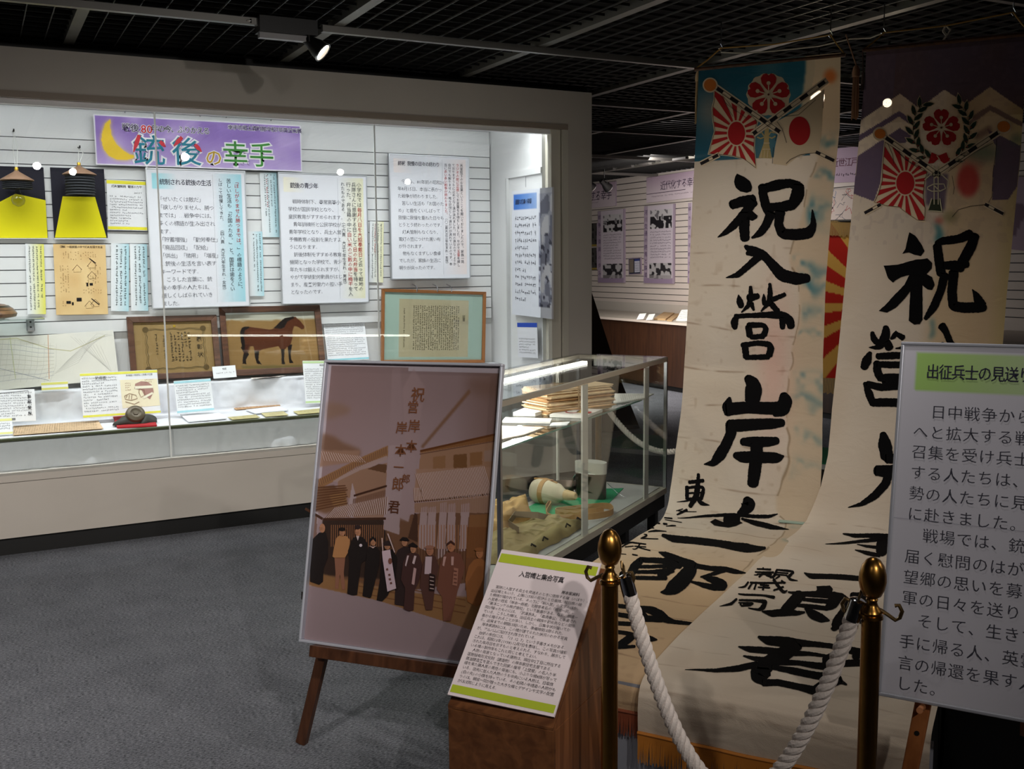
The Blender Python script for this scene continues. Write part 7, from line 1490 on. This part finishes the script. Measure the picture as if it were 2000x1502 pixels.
o = MB().tube(kn, .005, 6).build('knotted_tie', M_wht); tag(o, 'small knotted pale tie hanging on the gold cord', 'tie')
def tassel(surf_pt, ytop, ybot, x, parent, m, wdt, d_):
    p = pl(x, ytop, DE(d_, 0), D); q = pl(x, ybot, DE(d_, 0), D); L = (p-q)[2]; mb = MB()
    for i in range(34):
        a = random.uniform(0, 6.28); r = wdt/2*random.uniform(.3, 1); c = p+E*math.cos(a)*r+D*math.sin(a)*r*.6; mb.tube([p+(c-p)*.7-Z*.0, c-Z*L*.5, c-Z*L*random.uniform(.94, 1.02)], .0028, 4, cap=False)
    o = mb.build('tassel_threads', m, parent); o['kind'] = 'stuff'
    MB().lathe(p-Z*.012, [(.008, .03), (wdt*.42, .018), (wdt*.52, 0), (wdt*.5, -.02)], 12).build('tassel_head', m, parent, smooth=True)
    MB().tube([p+Z*.02, surf_pt], .0035, 6).build('tassel_cord', m, parent)
tassel(b1.pt([(-.01, .012)])[0], 146, 240, 1364, t1, M_tas, .030, 5.06); tassel(b1.pt([(b1.w+.02, .012)])[0]+Z*.09, 136, 232, 1672, t1, M_tas2, .034, 5.03); tassel(b2.pt([(-.02, .012)])[0], 150, 176, 1686, t2, mat('dark_tassel', (60, 44, 36), .9), .018, 5.0)
# glass rulers holding the cloth at the bend
for (x0, y0, x1, y1, lab) in ((1341, 994, 1474, 1009, 'long clear glass bar weighing down the blue topped banner at its bend'), (1521, 1019, 1666, 1033, 'clear glass bar lying across both banners at the bend'), (1694, 1034, 1790, 1046, 'clear glass bar half hidden behind the green headed board')):
    a, c = pz(x0, y0, .322), pz(x1, y1, .322); t = (c-a); L = np.linalg.norm(t); t /= L; n = np.cross(Z, t)
    o = MB().obox(a-n*.012, t*L, n*.024, Z*.008).build('glass_bar', mat('bar_glass', (150, 172, 158), .12, spec=.8), bevel=.001); tag(o, lab, 'glass bar')
# platform under the cloths
pf = thing('platform', 'low platform with pale skirt carrying the two lying banners', 'platform', DE(3.6, -.9))
MB().obox(DE(3.06, -.20, 0), D*1.5, E*1.0, Z*.27).build('black_side_box', M_black, pf)
MB().obox(DE(2.70, -1.45, 0), D*1.87, E*1.24, Z*.280).build('black_core', M_black, pf)
sk = []; 
nx = 60
V = []; 
for j in range(2):
    for i in range(nx):
        e_ = -1.46+1.26*i/(nx-1); V.append(DE(2.692-.006*math.sin(i*.9)*(1-j)-.004*math.sin(i*2.3)*(1-j), e_,     .001 if j == 0 else .279))
mesh('grey_skirt', V, [[i, i+1, nx+i+1, nx+i] for i in range(nx-1)], mat('skirt_grey', (150, 152, 162), .9), pf, smooth=True)
# ---------------------------------------------------------------- red and yellow rayed flag behind
fd = 5.95; ctr = pl(1724, 594, DE(fd, 0), D); fw_, fh_ = .98, 0
top = pl(1635, 432, DE(fd, 0), D)[2]; bot = pl(1635, 740, DE(fd, 0), D)[2]; fh_ = top-bot
fs = Plane_(DE(fd, ctr@E-fw_*.55, top), E, -Z, fw_, fh_); fo = thing('rayed_flag', 'red and yellow rayed flag with tan fringes hanging between the banners', 'flag', fs.pt([(fw_/2, fh_)])[0])
V, F_ = [], []
nx, ny = 60, 30
uvs = A([(fw_*i/(nx-1), fh_*j/(ny-1)) for j in range(ny) for i in range(nx)]); Pf = fs.pt(uvs)+D*(.012*np.sin(uvs[:, 0]*22)*np.clip(uvs[:, 1]*3, .2, 1))[:, None]
i = np.arange(nx*ny).reshape(ny, nx); cvs = np.zeros((nx*ny, 3))
cu, cvv = (ctr@E-fs.O@E), top-ctr[2]
class Wavy(Plane_):
    def pt(s, uv, w=0.):
        uv = np.asarray(uv, float).reshape(-1, 2); return Plane_.pt(s, uv, w)+D*(.006*np.sin(uv[:, 0]*22))[:, None]
ws = Wavy(fs.O, E, -Z, fw_, fh_); cv = Canvas(ws, fw_, fh_, 190, 120, (206, 160, 76)); ang = np.degrees(np.arctan2(cv.v-cvv, cv.u-cu)) % 22.5
cv.put((ang < 12.6)*1., (176, 26, 16)); cv.put(((cv.u-cu)**2+(cv.v-cvv)**2 < .15**2)*1., (176, 26, 16)); cv.build('flag_cloth', fo, colmat('flag_silk', .45, spec=.4))
for v0, L in ((-.0, .085), (fh_, .085)):
    mb = MB()
    for k in range(150):
        u = fw_*(k+.5)/150; p = ws.pt([(u, v0)], .004)[0]; mb.tube([p+Z*.004, p-Z*L*random.uniform(.9, 1.05)-D*.004], .0032, 4, cap=False)
    o = mb.build('tan_fringe', mat('fringe_tan', (168, 138, 84), .6), fo); o['kind'] = 'stuff'
MB().tube([ws.pt([(-.03, 0)])[0]+D*.004, ws.pt([(fw_+.03, 0)])[0]+D*.004], .008, 8).build('flag_rod', M_black, fo)
for u in (.1, fw_-.1): p = ws.pt([(u, 0)])[0]; MB().tube([p, A([p[0], p[1], ZC])], .0015, 5).build('hanging_wire', M_black, fo)
# small case with green felt behind the banners
q = pl(1611, 905, DE(6.6, 0), D); sm = thing('felt_table', 'low display table with green felt seen between the banners', 'table', DE(6.9, q@E-.1))
MB().obox(DE(6.6, q@E-.5, 0), D*.6, E*1.0, Z*(q[2]-.04)).build('table_body', mat('table_dark', (40, 30, 24), .6), sm)
MB().obox(DE(6.6, q@E-.5, q[2]-.04), D*.6, E*1.0, Z*.03).build('white_border', M_white, sm); MB().obox(DE(6.62, q@E-.48, q[2]-.01), D*.56, E*.96, Z*.008).build('felt_top', mat('green_felt', (30, 140, 92), .95), sm)
# ---------------------------------------------------------------- green headed board on a pine easel
Ub = -ray(-2534, 560); Ub /= np.linalg.norm(Ub); 
if Ub@_r < 0: Ub = -Ub
r1, r2 = ray(1760, 667), ray(1713, 1358); kb = (r1@Ub)/(r2@Ub); dd = r1-r2*kb; k0 = .86/np.linalg.norm(dd); TLp = EYE+r1*k0; BLp = EYE+r2*kb*k0; Vb = (BLp-TLp)/.86
bs = Plane_(TLp, Ub, Vb, .61, .86); tb_ = thing('text_board', 'large white text board with green heading on a pine easel at the right edge', 'board', bs.pt([(.3, .86)])[0])
MB().obox(bs.pt([(.003, .003)], -.014)[0], Ub*.604, Vb*.854, bs.N*.010).build('board', mat('board_lilac_white', (208, 206, 216), .55), tb_)
kf = .008
for (u, v, a, b_) in ((0, 0, .61, kf), (0, .86-kf, .61, kf), (0, kf, kf, .86-2*kf), (.61-kf, kf, kf, .86-2*kf)): MB().obox(bs.pt([(u, v)], -.018)[0], Ub*a, Vb*b_, bs.N*.018).build('frame_rail', M_sil, tb_, bevel=.002)
f = Plane_(bs.O-bs.N*.0038, Ub, Vb, .61, .86); C_ = lambda x, y: f.px(1680+x/1.742, 640+y/1.742)
cv = Canvas(f, .61, .86, 90, 120, (208, 206, 216)); a = C_(195, 85); c = C_(192, 212); m = ((cv.u > a[0]) & (cv.u < .59) & (cv.v > a[1]) & (cv.v < c[1])); cv.put(m*np.clip(1.05-(cv.u-a[0])*1.9, .35, 1), (164, 202, 112)); cv.c[(cv.u < kf) | (cv.u > .602) | (cv.v < kf) | (cv.v > .852)] = (190, 190, 196); cv.build('print', tb_, M_paint, .0004)
pr = Print(f, .0009); a = C_(228, 125); pr.text('出征兵士の見送りと慰問、', a[0], a[1], .036, (44, 44, 62), sx=.80, bold=.05)
bl = [('　日中戦争から太平洋戦争', 218, 262), ('へと拡大する戦争の', 183, 330), ('召集を受け兵士とし', 178, 398), ('する人たちは、町や', 172, 468), ('勢の人たちに見送ら', 167, 538), ('に赴きました。', 162, 608), ('　戦場では、銃後の幸手', 188, 680), ('届く慰問のはがきや慰問', 150, 752), ('望郷の思いを募らせなが', 146, 822), ('軍の日々を送ります。', 140, 892), ('　そして、生きて故郷に', 168, 968), ('手に帰る人、英霊とし', 132, 1040), ('言の帰還を果す人があ', 126, 1112), ('した。', 122, 1182)]
u0 = C_(183, 330)[0]
for i, (t_, x, y) in enumerate(bl):
    v = C_(x, y)[1]; pr.text(t_[:12], u0, v, .0335, (62, 62, 74), adv=.0372, off=-.008)
pr.line([(0.01, C_(110, 645)[1]), (.6, C_(110, 645)[1]+.002)], .0012, (168, 166, 180)); pr.build(tb_)
M_pine = wood('pine', (134, 74, 34), (176, 108, 58), 2.5, 2, .45); ez = thing('easel', 'light pine easel with pegs carrying the green headed text board', 'easel', bs.pt([(.3, .86)], -.1)[0]*A([1, 1, 0]))
for u in (.10, .50):
    top_ = bs.pt([(.30+(u-.30)*.5, .02)], -.045)[0]; md = bs.pt([(u, .86)], -.04)[0]; dr = md-top_; ft = md+dr*(md[2]/-dr[2]); MB().bar(ft, top_, .036, .024, up=bs.N).build('leg', M_pine, ez, bevel=.003)
    pg = bs.pt([(u, .872)], -.03)[0]; MB().tube([pg, pg+bs.N*.055], .0075, 14).build('peg', mat('peg_pine', (196, 128, 84), .5), ez, smooth=True)
    h_ = md+dr*.09; MB().tube([h_+bs.N*.008, h_+bs.N*.0135], .006, 12).build('peg_hole', M_black, ez)
bk2 = A([-bs.N[0], -bs.N[1], 0]); bk2 /= np.linalg.norm(bk2); tp = bs.pt([(.30, .05)], -.06)[0]; MB().bar(tp, A([*(tp[:2]+bk2[:2]*.42), 0.]), .03, .022, up=Ub).build('leg', M_pine, ez)
MB().bar(bs.pt([(.18, .4)], -.068)[0], bs.pt([(.42, .4)], -.068)[0], .03, .018, up=bs.N).build('crossbar', M_pine, ez)
# ---------------------------------------------------------------- ceiling fittings
M_fit = mat('fitting_black', (16, 15, 16), .45); M_lens = mat('lamp_lens', (255, 238, 214), .3, emit=40)
def spotlight(p, aim, label, s=1., stem=True, power=0, ang=60, glow=None):
    p = A(p, float); ax = A(aim, float)-p; ax /= np.linalg.norm(ax); t = thing('ceiling_spotlight', label, 'spotlight', p)
    MB().lathe(p-ax*.085*s, [(.001, 0), (.020*s, .001), (.024*s, .02*s), (.027*s, .05*s), (.040*s, .085*s), (.046*s, .12*s), (.046*s, .125*s), (.041*s, .125*s), (.040*s, .11*s)], 28, ax=ax, cap=False).build('housing', M_fit, t, smooth=True)
    MB().lathe(p-ax*.085*s, [(.040*s, .112*s), (.001, .113*s)], 28, ax=ax, cap=False).build('lens', glow or M_lens, t, smooth=True)
    MB().lathe(p-ax*.085*s, [(.0405*s, .118*s), (.046*s, .1265*s), (.047*s, .1265*s), (.047*s, .12*s)], 28, ax=ax, cap=False).build('lens_ring', M_alu, t, smooth=True)
    sd = np.cross(ax, Z); sd /= np.linalg.norm(sd); q = p-ax*.03*s
    MB().tube([q-sd*.03*s, q-sd*.036*s+Z*.035*s, q+Z*.06*s, q+sd*.036*s+Z*.035*s, q+sd*.03*s], .004, 6).build('yoke', M_fit, t)
    MB().tube([q+Z*.055*s, A([q[0], q[1], ZC-.04])], .006, 8).build('stem', M_fit, t)
    if power:
        l = spot('spotlight_light', p+ax*.06*s, p+ax*2, power, ang, .5); l.parent = None
    return t
pp = pl(618, 92, A([0, 4.9, 0]), Y_); spotlight(pp, pp+A([.55, -.35, -.55]), 'lit black spotlight below the ceiling rail above the wall case', 1.05, power=14, ang=70)
xa, xb = pl(502, 40, (0, 4.92, 0), Y_)[0], pl(614, 40, (0, 4.92, 0), Y_)[0]
ba = thing('ballast_box', 'black lamp transformer box between the ends of two ceiling tracks', 'fitting', ((xa+xb)/2, 4.92, 2.55))
MB().box((xa, 4.87, ZC-.075), (xb, 4.97, ZC-.005)).build('box', M_fit, ba); MB().box((xa+.005, 4.90, ZC-.10), (xb-.02, 4.935, ZC-.075)).build('track_strip', mat('strip_grey', (150, 148, 150), .4), ba)
for k, (x, y, dp, lab) in enumerate([(1597, 191, 5.65, 'lit spotlight glowing through the blue topped banner'), (1733, 201, 5.7, 'lit spotlight glowing through the purple topped banner')]):
    p = pl(x, y, DE(dp, 0), D); spotlight(p, EYE, lab, .55 if k else .9, glow=mat('lens_bright', (255, 236, 206), .3, emit=110)); spot('rear_spot_light', p-D*.14, p-D*1.0-Z*.55, 5, 34, 1., rad=.03)
for k, (x, y, lab) in enumerate([(1184, 363, 'black spotlight silhouette before the lilac header board beyond the wall case'), (1152, 362, 'black spotlight silhouette at the wall case edge, half hidden')]):
    p = px(x, y, 6.9); spotlight(p, p+A([1.2, .3, -.8]), lab, 1.3, glow=M_fit)
for k, (x0, y0, x1, y1) in enumerate([(1150, 318, 1200, 313), (1208, 309, 1236, 305), (1250, 301, 1270, 297), (1316, 290, 1342, 285)]):
    a, c = px(x0, y0, 6.9), px(x1, y1, 6.9); a[2] = c[2] = min(a[2], ZC-.05); o = MB().box((6.88, min(a[1], c[1]), a[2]-.012), (6.92, max(a[1], c[1]), a[2]+.012)).build('lighting_track', mat('rail_dim', (52, 50, 48), .6))
    tag(o, ['first', 'second', 'third', 'fourth'][k]+' short piece of track from the left above the far purple boards', 'track')
p = pl(490, 41, (0, 4.9, 0), Y_); o = MB().tube([A([p[0], p[1], ZC-.04]), p+Z*.01, p, p-X_*.02], .003, 6).build('track_hook', M_steel); tag(o, 'small metal hook hanging beside the black transformer box', 'hook')
bpy.data.objects.remove(_tc['ob'], do_unlink=True)
